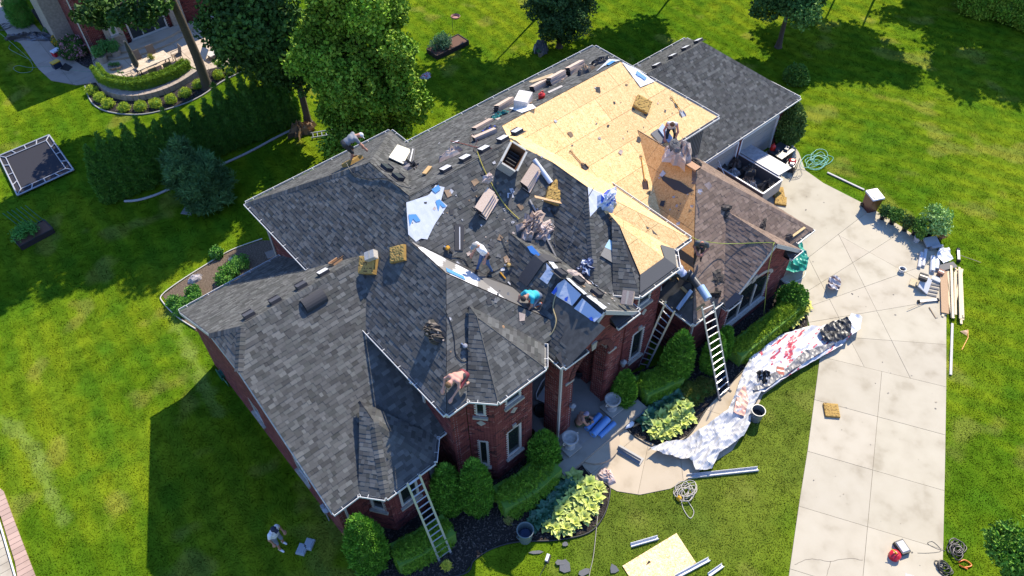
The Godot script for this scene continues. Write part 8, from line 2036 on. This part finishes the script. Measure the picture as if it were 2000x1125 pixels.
	tree("corner_tree","bright green tree at the lower right corner",Vector3(3.6,0,22.25),2.8,.1,[[V.call(-.2,2.4,-.2),V.call(1.5,1.2,1.5)],[V.call(1.1,2.9,.5),V.call(1.5,1.3,1.5)],[V.call(-.9,1.6,.6),V.call(1.2,.9,1.2)]],3600,.26,[Color(.09,.2,.02),Color(.13,.25,.03),Color(.07,.15,.015)],"leafy")
	# trees outside the picture whose shadows fall on the lawn
	var far := [Vector3(37.27,0,-3.84),Vector3(42.73,0,2.62),Vector3(48.48,0,1.55),Vector3(27.36,0,-13.58),Vector3(18.32,0,-17.73),Vector3(37.47,0,-6.51),Vector3(46.73,0,-2.63)]
	var fl := ["beyond the garage side lawn","beyond the right edge of the lawn","far beyond the right edge of the lawn","behind the dark rear tree","left of the dark rear tree, out of view","behind the round-crowned tree","between the right-hand shade trees"]
	for i in far.size(): tree("far_tree","tall shade tree " + fl[i],far[i],10.0,.09,[[V.call(0,10,0),V.call(3.4,2.6,3.4)],[V.call(1.6,11.6,1),V.call(2.4,2,2.4)],[V.call(-2,9.4,-1),V.call(2.2,1.8,2.2)]],1500,.6,dk,"maple","shade trees beyond the lawn")
	for e in [[Vector3(39.78,0,1.99),1.3,"rounded bush left of the group at the top right"],[Vector3(40.7,0,3.56),1.5,"rounded bush in the middle of the top right group"],[Vector3(40.63,0,5.26),1.4,"rounded bush cut by the right edge at the top"],[Vector3(42.29,0,1.78),1.7,"taller bush behind the top right group"]]:
		shrub("wild_bush",e[2],e[0],[Vector2(e[1] * .8,.05),Vector2(e[1],e[1] * .5),Vector2(e[1] * .8,e[1] * 1.1),Vector2(e[1] * .2,e[1] * 1.5)],900,.3,mapk,"leafy","bushes at the top right")
	shrub("wild_bush","leafy shrub against the garage corner",Vector3(18.48,0,1.95),[Vector2(.3,.05),Vector2(.7,.7),Vector2(.75,1.4),Vector2(.5,2.1),Vector2(.1,2.6)],700,.26,[Color(.06,.11,.02),Color(.09,.14,.03)],"leafy")
	shrub("wild_bush","small round shrub on the lawn beyond the garage",Vector3(23.91,0,-1.19),[Vector2(.5,.05),Vector2(.7,.4),Vector2(.5,.8),Vector2(.1,1.0)],400,.24,[Color(.05,.12,.02),Color(.08,.16,.02)],"leafy")
	# evergreen row and the spruce
	var row := [Vector3(-11.47,0,-18.7),Vector3(-0.95,0,-18.23)]
	for i in 16:
		var p: Vector3 = row[0].lerp(row[1],i / 15.0) + Vector3(rng.randf_range(-.12,.12),0,rng.randf_range(-.12,.12)) + Vector3(-.25,0,-.15)
		var words := ["first","second","third","fourth","fifth","sixth","seventh","eighth","ninth","tenth","eleventh","twelfth","thirteenth","fourteenth","fifteenth","sixteenth"]
		cone(p,rng.randf_range(3.3,4.3),.58,"%s evergreen of the clipped row, counted from the trampoline" % words[i],[Color(.055,.15,.02),Color(.075,.18,.022),Color(.048,.125,.02)],"evergreens of the clipped row","arborvitae",1100)
	cone(Vector3(7.99,0,-20.94),2.6,.5,"lone dark columnar evergreen right of the maple crown",arb,"","arborvitae",700)
	cone(Vector3(7.78,0,-20.07),2.0,.45,"shorter dark columnar evergreen beside the lone one",arb,"","arborvitae",600)
	var sp := thing("spruce_tree","blue-green spruce in front of the evergreen row","tree",Vector3(-8.19,0,-15.39))
	var mb := MB.new(); mb.tube([Vector3.ZERO,Vector3(0,2,0),Vector3(0,3.9,0)],.11,8,Color.WHITE,.03); obj(mb,"trunk",M.bark,sp)
	mb = MB.new(); mb.lathe(Transform3D(),[Vector2(.2,.2),Vector2(1.0,.7),Vector2(.9,1.5),Vector2(.1,2.6)],10); obj(mb,"inner_branches",M.core,sp)
	crown(sp,[[Vector3(0,1.2,0),Vector3(1.65,1.1,1.65)],[Vector3(0,2.1,0),Vector3(1.25,1.2,1.25)],[Vector3(0,3.0,0),Vector3(.7,.9,.7)]],2600,.42,[Color(.065,.14,.045),Color(.085,.175,.055),Color(.05,.11,.035)],"needle",.5,"crown",14)


func chair(at: Vector3,turn: float,label: String,k := Color(.3,.22,.15)):
	var o := thing("patio_chair",label,"chair",at,turn,"patio dining chairs"); var f := Color(.04,.035,.03); var mb := MB.new()
	mb.box(Transform3D(Basis(),Vector3(0,.42,0)),Vector3(.5,.04,.5),k); obj(mb,"seat",M.cloth,o)
	mb = MB.new(); mb.box(Transform3D(Basis(Vector3.RIGHT,-.25),Vector3(0,.72,-.3)),Vector3(.5,.6,.03),k); obj(mb,"backrest",M.cloth,o)
	for s in [-1,1]:
		mb = MB.new(); mb.tube([Vector3(.27 * s,.03,.25),Vector3(.27 * s,.6,.22),Vector3(.27 * s,.62,-.25)],.018,6,f); obj(mb,"arm",M.vert,o)
		for z in [-.24,.24]: mb = MB.new(); mb.bar(Vector3(.24 * s,0,z),Vector3(.24 * s,.42,z),.03,.03,f); obj(mb,"leg",M.vert,o)

func planter(at: Vector3,s: Vector3,turn: float,label: String,ks: Array,n: int,size: float,tall: float,side := Color(.02,.017,.016)):
	# raised bed of boards with soil and vegetables
	var o := thing("raised_bed",label,"raised bed",at,turn); var mb: MB
	for e in [[Vector3(0,0,s.z / 2),Vector3(s.x,s.y,.05)],[Vector3(0,0,-s.z / 2),Vector3(s.x,s.y,.05)],[Vector3(s.x / 2,0,0),Vector3(.05,s.y,s.z - .06)],[Vector3(-s.x / 2,0,0),Vector3(.05,s.y,s.z - .06)]]:
		for j in 2: mb = MB.new(); mb.box(Transform3D(Basis(),e[0] + Vector3(0,s.y * (.25 + .5 * j),0)),Vector3(e[1].x,s.y * .48,e[1].z),side); obj(mb,"side_board",M.vert,o)
	mb = MB.new(); mb.box(Transform3D(Basis(),Vector3(0,s.y * .45,0)),Vector3(s.x - .06,s.y * .8,s.z - .06),Color(.14,.07,.04)); obj(mb,"soil",M.cloth,o)
	crown(o,[[Vector3(-s.x * .15,s.y + tall * .4,-.05),Vector3(s.x * .36,tall * .7,s.z * .5)]],n,size,ks,"fine",.1,"vegetables")
	return o

func make_back():
	var mb := MB.new()
	mb.tube(curve([Vector3(-11.33,0.06,-18.22),Vector3(-10.79,0.06,-17.84),Vector3(-9.98,0.06,-17.6),Vector3(-8.99,0.06,-17.54),Vector3(-7.05,0.06,-17.55),Vector3(-4.6,0.06,-17.48),Vector3(-2.56,0.06,-17.63),Vector3(-1,0.06,-17.65)],4),.07,6)
	tag(obj(mb,"lawn_edging",mat(lin(.34,.34,.34),.9)),"pale curb along the foot of the evergreen row","edging")
	# square net frame on the left lawn
	var C := [Vector3(-15.16,0,-26.52),Vector3(-12.34,0,-26.54),Vector3(-12.42,0,-22.47),Vector3(-15.46,0,-22.38)]
	var o := thing("net_frame","square black net with a white pipe frame on the left lawn","net frame",C[0])
	mb = MB.new(); var q := PackedVector2Array()
	for p in C: q.append(Vector2(p.x - C[0].x,p.z - C[0].z))
	mb.slab(q,.1,.12,Color(.02,.022,.03)); obj(mb,"net",M.cloth,o)
	var mid: Vector3 = (C[0] + C[1] + C[2] + C[3]) / 4
	for i in 4:
		var a: Vector3 = C[i] - C[0] + Vector3(0,.16,0); var b: Vector3 = C[(i + 1) % 4] - C[0] + Vector3(0,.16,0); var m: Vector3 = mid - C[0] + Vector3(0,.16,0)
		mb = MB.new(); mb.tube([a,b],.045,7,Color(.3,.31,.33)); obj(mb,"outer_pipe",M.gloss,o)
		mb = MB.new(); mb.tube([a.lerp(m,.2),b.lerp(m,.2)],.03,7,Color(.3,.31,.33)); obj(mb,"inner_pipe",M.gloss,o)
		for j in 4: mb = MB.new(); mb.tube([a.lerp(b,j / 4.0),a.lerp(m,.2).lerp(b.lerp(m,.2),j / 4.0)],.035,6,Color(.3,.31,.33)); obj(mb,"cross_pipe",M.gloss,o)
	planter(Vector3(-15.84,0,-18.78),Vector3(1.7,.3,1.0),0.1,"black raised bed with teal stakes on the left lawn",[Color(.05,.17,.03),Color(.08,.22,.04)],260,.22,.45)
	for i in 6:
		var p := Vector3(-16.11,0,-19.36).lerp(Vector3(-15.07,0,-19.2),i / 5.0)
		plank(p + Vector3(0,.3,0),p + Vector3(-.35,1.5,-.15),.025,.025,Color(.03,.2,.17),"%s teal garden stake in the left raised bed" % ["first","second","third","fourth","fifth","sixth"][i],"garden_stake","stake","teal garden stakes")
	planter(Vector3(10.48,0,-18.42),Vector3(2.6,.3,1.1),0.0,"black raised bed full of vegetables on the rear lawn",[Color(.06,.14,.06),Color(.1,.18,.09)],420,.2,.7)
	o = thing("wire_basket","pink wire basket on a stake above the rear raised bed","basket",Vector3(11.84,0,-19.62)); mb = MB.new(); mb.tube([Vector3.ZERO,Vector3(0,1.3,0)],.015,5,Color(.05,.05,.05)); obj(mb,"stake",M.vert,o)
	mb = MB.new(); mb.lathe(Transform3D(Basis(),Vector3(.3,1.05,0)),[Vector2(0,.02),Vector2(.25,0),Vector2(.32,.12),Vector2(.3,.14),Vector2(.23,.04)],14,Color(.35,.18,.14)); obj(mb,"basket",M.vert,o)
	for i in 2: mb = MB.new(); mb.tube([Vector3(-.9 + i * .5,.2,.1),Vector3(-.8 + i * .5,1.2,.1),Vector3(-.5 + i * .4,1.2,.1),Vector3(-.4 + i * .4,.2,.1)],.02,5,Color(.05,.4,.12)); tag(obj(mb,"garden_hoop",M.gloss),["left","right"][i] + " green garden hoop over the rear raised bed","hoop"); get_child(-1).position = Vector3(10.54,0,-18.78)
	heap(Transform3D(Basis(),Vector3(14.73,0,-14.15)),Vector3(.9,.75,.9),[Color(.12,.13,.14),Color(.2,.21,.22),Color(.08,.09,.09)],"garden_bag","slumped grey bag under the dark rear tree","bag",null,.5)
	pot_plant(Vector3(14.31,0,-13.73),.17,.3,Color(.25,.22,.18),30,.14,[Color(.05,.2,.05)],"small pot in front of the slumped grey bag",.6,"fine",.15)
	mb = MB.new(); mb.slab(PackedVector2Array([Vector2(3.54,-15.94),Vector2(4.01,-16.62),Vector2(5.32,-16.07),Vector2(4.98,-14.77),Vector2(3.81,-15.01)]),.05,.07,Color(1.0,.8,.55)); tag(obj(mb,"osb_board",M.osb),"orange-tan boards on the grass under the right side of the maple","board")
	heap(Transform3D(Basis(),Vector3(7.49,0,-16.81)),Vector3(.7,.25,.5),[Color(.5,.52,.55),Color(.5,.1,.12),Color(.3,.32,.34)],"crumpled_chair","folded grey and red chair on the rear lawn right of the maple","chair",M.wrap)
	o = thing("ground_ladder","grey ladder lying on the shaded grass behind the house","ladder",Vector3(-1.04,0,-16.36)); var e2 := Vector3(0.74,0,-15.46) - Vector3(-1.04,0,-16.36); var sd := e2.cross(Vector3.UP).normalized() * .22
	for s in [-1,1]: mb = MB.new(); mb.bar(sd * s + Vector3(0,.12,0),e2 + sd * s + Vector3(0,.12,0),.04,.08,Color(.35,.36,.38)); obj(mb,"rail",M.alu,o)
	for i in 8: mb = MB.new(); mb.bar(e2 * (i + .5) / 8 - sd + Vector3(0,.12,0),e2 * (i + .5) / 8 + sd + Vector3(0,.12,0),.04,.03,Color(.35,.36,.38)); obj(mb,"rung",M.alu,o)
	heap(Transform3D(Basis(),Vector3(-1.19,0,-17.14)),Vector3(1.4,.5,.9),[Color(.25,.15,.07),Color(.4,.26,.15),Color(.12,.09,.06)],"brush_pile","brown brush and scrap wood pile under the shade tree","brush pile",null,1.2,27)
	plank(Vector3(-9.32,0.04,-15.49),Vector3(-8.97,0.04,-15.07),.5,.04,Color(.24,.25,.27),"grey slab on the grass below the spruce","grey_slab","slab"); plank(Vector3(-8.87,0.05,-15.65),Vector3(-8.73,0.05,-14.74),.08,.06,Color(.3,.22,.16),"wooden stick beside the grey slab")
	plank(Vector3(-7.69,0.1,-9.56),Vector3(-6.98,0.1,-9.4),.5,.05,Color(.24,.22,.2),"grey board leaning by the rear brick wall")
	# vegetables in the plot behind the wing
	var i := 0
	for e in [[Vector3(-12.38,0,-9.65),.35],[Vector3(-12.42,0,-8.98),.35],[Vector3(-12.05,0,-9.15),.35],[Vector3(-11.46,0,-9.69),.3],[Vector3(-11.59,0,-9.16),.3],[Vector3(-9.6,0,-9.78),.45],[Vector3(-8.98,0,-9.91),.5],[Vector3(-9.99,0,-9.46),.4],[Vector3(-9.47,0,-11.27),.3]]:
		shrub("garden_plant",["leafy row plant nearest the pale edging corner","leafy row plant second from the edging corner","leafy row plant third from the edging corner","small plant beside the white rock","small plant below the white rock","dark bushy plant in the middle of the plot","largest bushy plant of the vegetable plot","bushy plant nearest the wing eave","low plant at the shaded back edge of the plot"][i],e[0],[Vector2(e[1] * .6,.02),Vector2(e[1],.15),Vector2(e[1] * .6,.35),Vector2(.05,.45)],90,.2,[Color(.06,.17,.02),Color(.1,.22,.04)],"leafy","vegetable plants","plant"); i += 1
	heap(Transform3D(Basis(),Vector3(-11.02,0,-10.55)),Vector3(.75,.25,.45),[Color(.5,.46,.46)],"white_rock","large pale rock in the vegetable plot","rock",M.stone_v,.4); heap(Transform3D(Basis(),Vector3(-9,0,-10.57)),Vector3(.5,.1,.4),[Color(.45,.38,.3)],"flat_stone","flat tan stone at the back of the vegetable plot","stone",M.stone_v,.3)

func make_neighbour():
	var K := Vector3(-7.25,0,-32.83); var mb: MB
	var save := house
	house = thing("neighbour_house","neighbour's red brick house with beige trim at the top left","house")
	var X := Vector3.RIGHT; var Z := Vector3.BACK
	var R := func(x0: float,y0: float,w: float,h: float) -> Array: return [Vector2(x0,y0),Vector2(x0 + w,y0),Vector2(x0 + w,y0 + h),Vector2(x0,y0 + h)]
	brick_wall(K,X,R.call(0,0,15,5.6),[Rect2(2.6,.3,2.6,2.2)]); brick_wall(K - Z * 3.2,Z,R.call(0,0,3.2,5.6))
	brick_wall(K - Z * 12,Z,R.call(0,0,6,5.6),[],.2,false)
	flush_neighbour()
	var st := MB.new(); var tk := Color(.4,.35,.28)
	st.box(Transform3D(Basis(),K + Vector3(-.5,2.8,-4.6)),Vector3(1.3,5.6,2.8),tk); st.box(Transform3D(Basis(),K + Vector3(1.7,2.8,.12)),Vector3(1.1,5.6,.3),tk); st.box(Transform3D(Basis(),K + Vector3(5.9,2.8,.12)),Vector3(.9,5.6,.3),tk); st.box(Transform3D(Basis(),K + Vector3(3.9,3.7,.1)),Vector3(3.2,2.2,.24),tk)
	obj(st,"stucco_panel",M.stone_v,house)
	window_in(K + Vector3(2.6,.35,.12),X,2.5,2.2,3); window_in(K + Vector3(1.45,1.2,.29),X,.5,1.2)
	window_in(K + Vector3(8.2,1.2,0),X,1.0,1.4)
	downspout([K + Vector3(-.03,5.4,.05),K + Vector3(-.03,.1,.05)])
	mb = MB.new(); mb.slab(PackedVector2Array([Vector2(K.x - .6,K.z + .5),Vector2(K.x + 16,K.z + .5),Vector2(K.x + 16,K.z - 13),Vector2(K.x - .6,K.z - 13)]),5.6,5.8,Color(.1,.1,.1)); obj(mb,"roof",M.shingle,house)
	house = save
	var stp := Node3D.new(); stp.name = "patio_step"; add_child(stp); stp.set_meta("kind","structure")
	for i in 2:
		var pp := PackedVector2Array()
		for j in 13: var a := PI * j / 12.0; pp.append(Vector2(K.x + 3.6 - cos(a) * (2.6 + .6 * (1 - i)),K.z + .2 + sin(a) * (1.1 + .5 * (1 - i))))
		mb = MB.new(); mb.slab(pp,0,.17 + .16 * i,Color(.42,.35,.27)); obj(mb,"step_slab",M.concrete,stp)
	# dining set
	var t := thing("patio_table","long cream patio dining table","table",Vector3(-4.88,0,-28.95),.05)
	mb = MB.new(); mb.box(Transform3D(Basis(),Vector3(0,.72,0)),Vector3(2.2,.05,1.05),Color(.62,.52,.38)); obj(mb,"table_top",M.stone_v,t)
	for x in [-.95,.95]:
		for z in [-.4,.4]: mb = MB.new(); mb.box(Transform3D(Basis(),Vector3(x,.35,z)),Vector3(.06,.7,.06),Color(.04,.035,.03)); obj(mb,"leg",M.vert,t)
	var c := Vector3(-4.88,0,-28.95)
	for e in [[Vector3(-.45,0,.95),PI,"patio chair at the near side of the table, left one"],[Vector3(.5,0,.95),PI,"patio chair at the near side of the table, right one"],[Vector3(-.45,0,-.95),0.0,"patio chair at the far side of the table, left one"],[Vector3(.5,0,-.95),0.0,"patio chair at the far side of the table, right one"],[Vector3(1.6,0,0),-PI / 2,"patio chair at the right end of the table"],[Vector3(-1.7,0,.5),PI / 2,"patio chair at the left end of the table"]]: chair(c + e[0],e[1],e[2])
	shrub("table_plant","small potted plant on the patio table",c + Vector3(.1,.75,-.1),[Vector2(.1,.02),Vector2(.16,.15),Vector2(.05,.3)],40,.14,[Color(.2,.2,.03)],"fine","","plant")
	var u := thing("patio_umbrella","closed dark patio umbrella left of the table","umbrella",Vector3(-5.83,0,-28.89),0)
	mb = MB.new(); mb.tube([Vector3.ZERO,Vector3(-.1,2.5,-.1)],.025,7,Color(.3,.3,.3)); obj(mb,"pole",M.gloss,u)
	mb = MB.new(); mb.lathe(Transform3D(Basis(Vector3.BACK,.04),Vector3(0,.75,0)),[Vector2(.1,0),Vector2(.19,.15),Vector2(.15,.9),Vector2(.12,1.0),Vector2(.15,1.1),Vector2(.06,1.75),Vector2(0,1.8)],9,Color(.06,.065,.05)); obj(mb,"canopy",M.cloth,u)
	mb = MB.new(); mb.lathe(Transform3D(),[Vector2(0,0),Vector2(.28,0),Vector2(.26,.06),Vector2(0,.1)],14,Color(.04,.04,.04)); obj(mb,"base",M.gloss,u)
	# ledge wall, box hedge and pots
	var lw := MB.new(); var lp := curve([Vector3(-7.86,0,-30.73),Vector3(-8.04,0,-29.39),Vector3(-7.88,0,-28.01),Vector3(-7.07,0,-26.84),Vector3(-5.83,0,-26.3),Vector3(-4.48,0,-26.32),Vector3(-3.12,0,-26.73)],4)
	for i in lp.size() - 1: lw.bar(lp[i] + Vector3(0,.2,0),lp[i + 1] + Vector3(0,.2,0),.5,.4,Color(.4,.33,.27))
	tag(obj(lw,"ledge_wall",M.stone_v),"low curved stone ledge round the neighbour's hedge","wall")
	hedge([Vector3(-7.79,0,-30.51),Vector3(-7.86,0,-29.08),Vector3(-7.37,0,-28.05),Vector3(-6.59,0,-27.2),Vector3(-5.41,0,-26.86),Vector3(-4.24,0,-26.84),Vector3(-3.31,0,-27.21)],.62,.95,3800,"curved clipped box hedge at the edge of the neighbour's patio",[Color(.12,.2,.012),Color(.16,.25,.015),Color(.08,.15,.01)],"fine",.11,"box_hedge",true)
	var gk := [Color(.05,.15,.03),Color(.08,.2,.05)]
	for e in [[Vector3(-6.96,0,-32.09),.32,"large round stone pot by the neighbour's brick wall"],[Vector3(-6.43,0,-32.41),.3,"square-looking stone planter left of the patio steps"],[Vector3(-6.05,0,-32.07),.3,"right stone planter beside the patio steps"]]: pot_plant(e[0],e[1],.5,Color(.38,.32,.26),130,.22,gk,e[2],1.2)
	for e in [[Vector3(-6.79,0,-30.92),.3,"left shallow bowl planter on the patio"],[Vector3(-6.53,0,-30.75),.25,"right shallow bowl planter on the patio"],[Vector3(-6.7,0,-29.68),.2,"small planter on the patio side table"]]: pot_plant(e[0],e[1],.22,Color(.36,.3,.25),30,.12,gk,e[2],.6,"fine",.15)
	var bench := thing("side_bench","dark metal bench beside the patio bowls","bench",Vector3(-7.05,0,-29.24),-.7)
	mb = MB.new(); mb.box(Transform3D(Basis(),Vector3(0,.45,0)),Vector3(1.1,.04,.4),Color(.5,.42,.32)); obj(mb,"seat",M.vert,bench)
	for x in [-.5,.5]: mb = MB.new(); mb.tube([Vector3(x,0,.2),Vector3(x,.45,.2),Vector3(x,.45,-.2),Vector3(x,0,-.2)],.02,6,Color(.04,.035,.03)); obj(mb,"leg",M.vert,bench)
	for e in [[Vector3(-1.02,0,-27.82),"white lounger at the right end of the patio",.15],[Vector3(0.54,0,-31.51),"upright lounger against the neighbour's wall",1.4]]:
		var l := thing("sun_lounger",e[1],"lounger",e[0],e[2]); mb = MB.new(); mb.box(Transform3D(Basis(),Vector3(0,.35,0)),Vector3(1.5,.06,.62),Color(.6,.57,.52)); obj(mb,"seat",M.cloth,l)
		mb = MB.new(); mb.box(Transform3D(Basis(Vector3.BACK,.9),Vector3(-.95,.6,0)),Vector3(.75,.05,.62),Color(.55,.5,.45)); obj(mb,"backrest",M.cloth,l)
		for x in [-.6,.6]: mb = MB.new(); mb.box(Transform3D(Basis(),Vector3(x,.16,0)),Vector3(.05,.32,.58),Color(.2,.18,.16)); obj(mb,"leg",M.vert,l)
	pot_plant(Vector3(-1.74,0,-26.1),.16,.3,Color(.4,.34,.27),60,.2,[Color(.14,.25,.03)],"slim pot with bright leaves right of the tall trunk",1.0)
	var w := ["first","second","third","fourth","fifth","sixth","seventh","eighth","ninth","tenth","eleventh","twelfth"]; var n := 0
	for p in [Vector3(-8.81,0,-29.21),Vector3(-8.7,0,-28.11),Vector3(-8.58,0,-27.15),Vector3(-8.02,0,-26.1),Vector3(-7.22,0,-25.58),Vector3(-6.42,0,-25.2),Vector3(-5.56,0,-24.99),Vector3(-4.61,0,-25.05),Vector3(-3.63,0,-25.32),Vector3(-2.21,0,-25.46),Vector3(-1.39,0,-25.4),Vector3(-0.57,0,-25.27)]:
		shrub("lime_shrub","%s lime-green shrub of the curved mulch bed, counted from the path" % w[n],p,[Vector2(.2,.02),Vector2(.36,.18),Vector2(.26,.38),Vector2(.05,.48)],150,.14,[Color(.24,.32,.02),Color(.32,.38,.03),Color(.16,.24,.02)],"fine","lime shrubs of the curved bed"); n += 1
	shrub("flowering_bush","large green bush with pink flowers by the neighbour's wall",Vector3(-8.01,0,-34.17),[Vector2(.6,.05),Vector2(.85,.5),Vector2(.6,1.0),Vector2(.1,1.25)],420,.22,[Color(.03,.08,.02),Color(.05,.12,.02),Color(.04,.1,.02),Color(.4,.2,.24)],"leafy")
	shrub("flowering_bush","small pale bush in the neighbour's shaded bed",Vector3(-8.28,0,-38.14),[Vector2(.2,.02),Vector2(.35,.2),Vector2(.05,.4)],80,.16,[Color(.1,.16,.08)],"fine"); shrub("flowering_bush","yellow flowering plant behind the red cooler",Vector3(-8.33,0,-36.37),[Vector2(.25,.02),Vector2(.35,.3),Vector2(.05,.6)],90,.18,[Color(.12,.15,.05),Color(.5,.3,.01)],"fine")
	shrub("clipped_bush","tall clipped green bush at the top left corner",Vector3(-9.23,0,-40.42),[Vector2(.6,.05),Vector2(.75,.8),Vector2(.65,1.8),Vector2(.2,2.4)],900,.17,[Color(.04,.14,.015),Color(.06,.18,.02)],"fine")
	var co := thing("cooler_box","red cooler with a white lid on the neighbour's path","cooler",Vector3(-8.89,0,-34.97),.3); mb = MB.new(); mb.box(Transform3D(Basis(),Vector3(0,.17,0)),Vector3(.55,.34,.36),Color(.42,.015,.03)); obj(mb,"body",M.gloss,co); mb = MB.new(); mb.box(Transform3D(Basis(),Vector3(0,.38,0)),Vector3(.58,.08,.39),Color(.55,.6,.68),.95); obj(mb,"lid",M.gloss,co)
	co = thing("storage_tote","dark blue tote with a yellow lid on the neighbour's path","tote",Vector3(-9.41,0,-33.52),.2); mb = MB.new(); mb.box(Transform3D(Basis(),Vector3(0,.2,0)),Vector3(.5,.4,.36),Color(.015,.02,.05)); obj(mb,"body",M.gloss,co); mb = MB.new(); mb.box(Transform3D(Basis(),Vector3(0,.43,0)),Vector3(.53,.06,.39),Color(.55,.33,.01),.95); obj(mb,"lid",M.gloss,co)
	mb = MB.new(); mb.slab(PackedVector2Array([Vector2(-9.37,-33.18),Vector2(-8.87,-33.66),Vector2(-8.69,-32.88),Vector2(-9.06,-32.59)]),.04,.06,Color(.012,.012,.013)); tag(obj(mb,"black_mat",M.vert),"black mat beside the dark blue tote","mat")
	heap(Transform3D(Basis(Vector3.UP,-.7),Vector3(-9.44,0,-38.33)),Vector3(3.4,.3,.9),[Color(.02,.022,.028),Color(.05,.055,.07),Color(.1,.11,.13)],"black_tarp","long crumpled black tarp on the neighbour's path","tarp",M.wrap,1.0,30)
	scatter_line([],.015,4,Vector2(.6,.4),Color(.06,.05,.05),Vector3(-10.11,0,-40.87),"dark cable loops at the end of the neighbour's path","cable_loop","cable")
	hose([Vector3(-10.87,0.03,-40.34),Vector3(-10.62,0.03,-37.97),Vector3(-10.48,0.03,-35.38),Vector3(-10.79,0.03,-34.25),Vector3(-11.41,0.03,-34.5),Vector3(-11.6,0.03,-35.3),Vector3(-11.24,0.03,-35.44),Vector3(-10.72,0.03,-34.65),Vector3(-9.69,0.03,-33.88),Vector3(-8.64,0.03,-32.29),Vector3(-7.99,0.03,-31.55),Vector3(-7.72,0.03,-31.93),Vector3(-8.32,0.03,-32.24)],.016,Color(.12,.2,.12),"thin green garden hose winding over the neighbour's lawn and path","garden_hose","hose")
	hose([Vector3(-10.83,0.03,-38.33),Vector3(-11.03,0.03,-37.92),Vector3(-10.8,0.03,-36.89),Vector3(-10.39,0.03,-35.46)],.016,Color(.12,.2,.12),"second green hose line on the left lawn","garden_hose","hose")
	mb = MB.new(); mb.tube(curve([Vector3(-8.89,0.05,-30.21),Vector3(-9.24,0.05,-28.14),Vector3(-8.79,0.05,-26.49),Vector3(-7.38,0.05,-24.95),Vector3(-5.4,0.05,-24.32),Vector3(-3.88,0.05,-24.36),Vector3(-2.35,0.05,-24.88),Vector3(-0.93,0.05,-25.03),Vector3(0.22,0.05,-25.15)],4),.045,6); tag(obj(mb,"bed_edging",mat(lin(.3,.29,.27),.9)),"grey edging round the neighbour's curved mulch bed","edging")

func flush_neighbour():
	# far bricks: one mesh for each wall
	var rest := {}
	for e in brick_pool:
		if e[1].get_parent() != house: continue
		if not rest.has(e[1]): rest[e[1]] = MB.new()
		rest[e[1]].box(e[2],Vector3(e[3],.064,.06),e[4])
	for r in rest: tag(obj(rest[r],"bricks",M.brick,r),"","","","stuff")
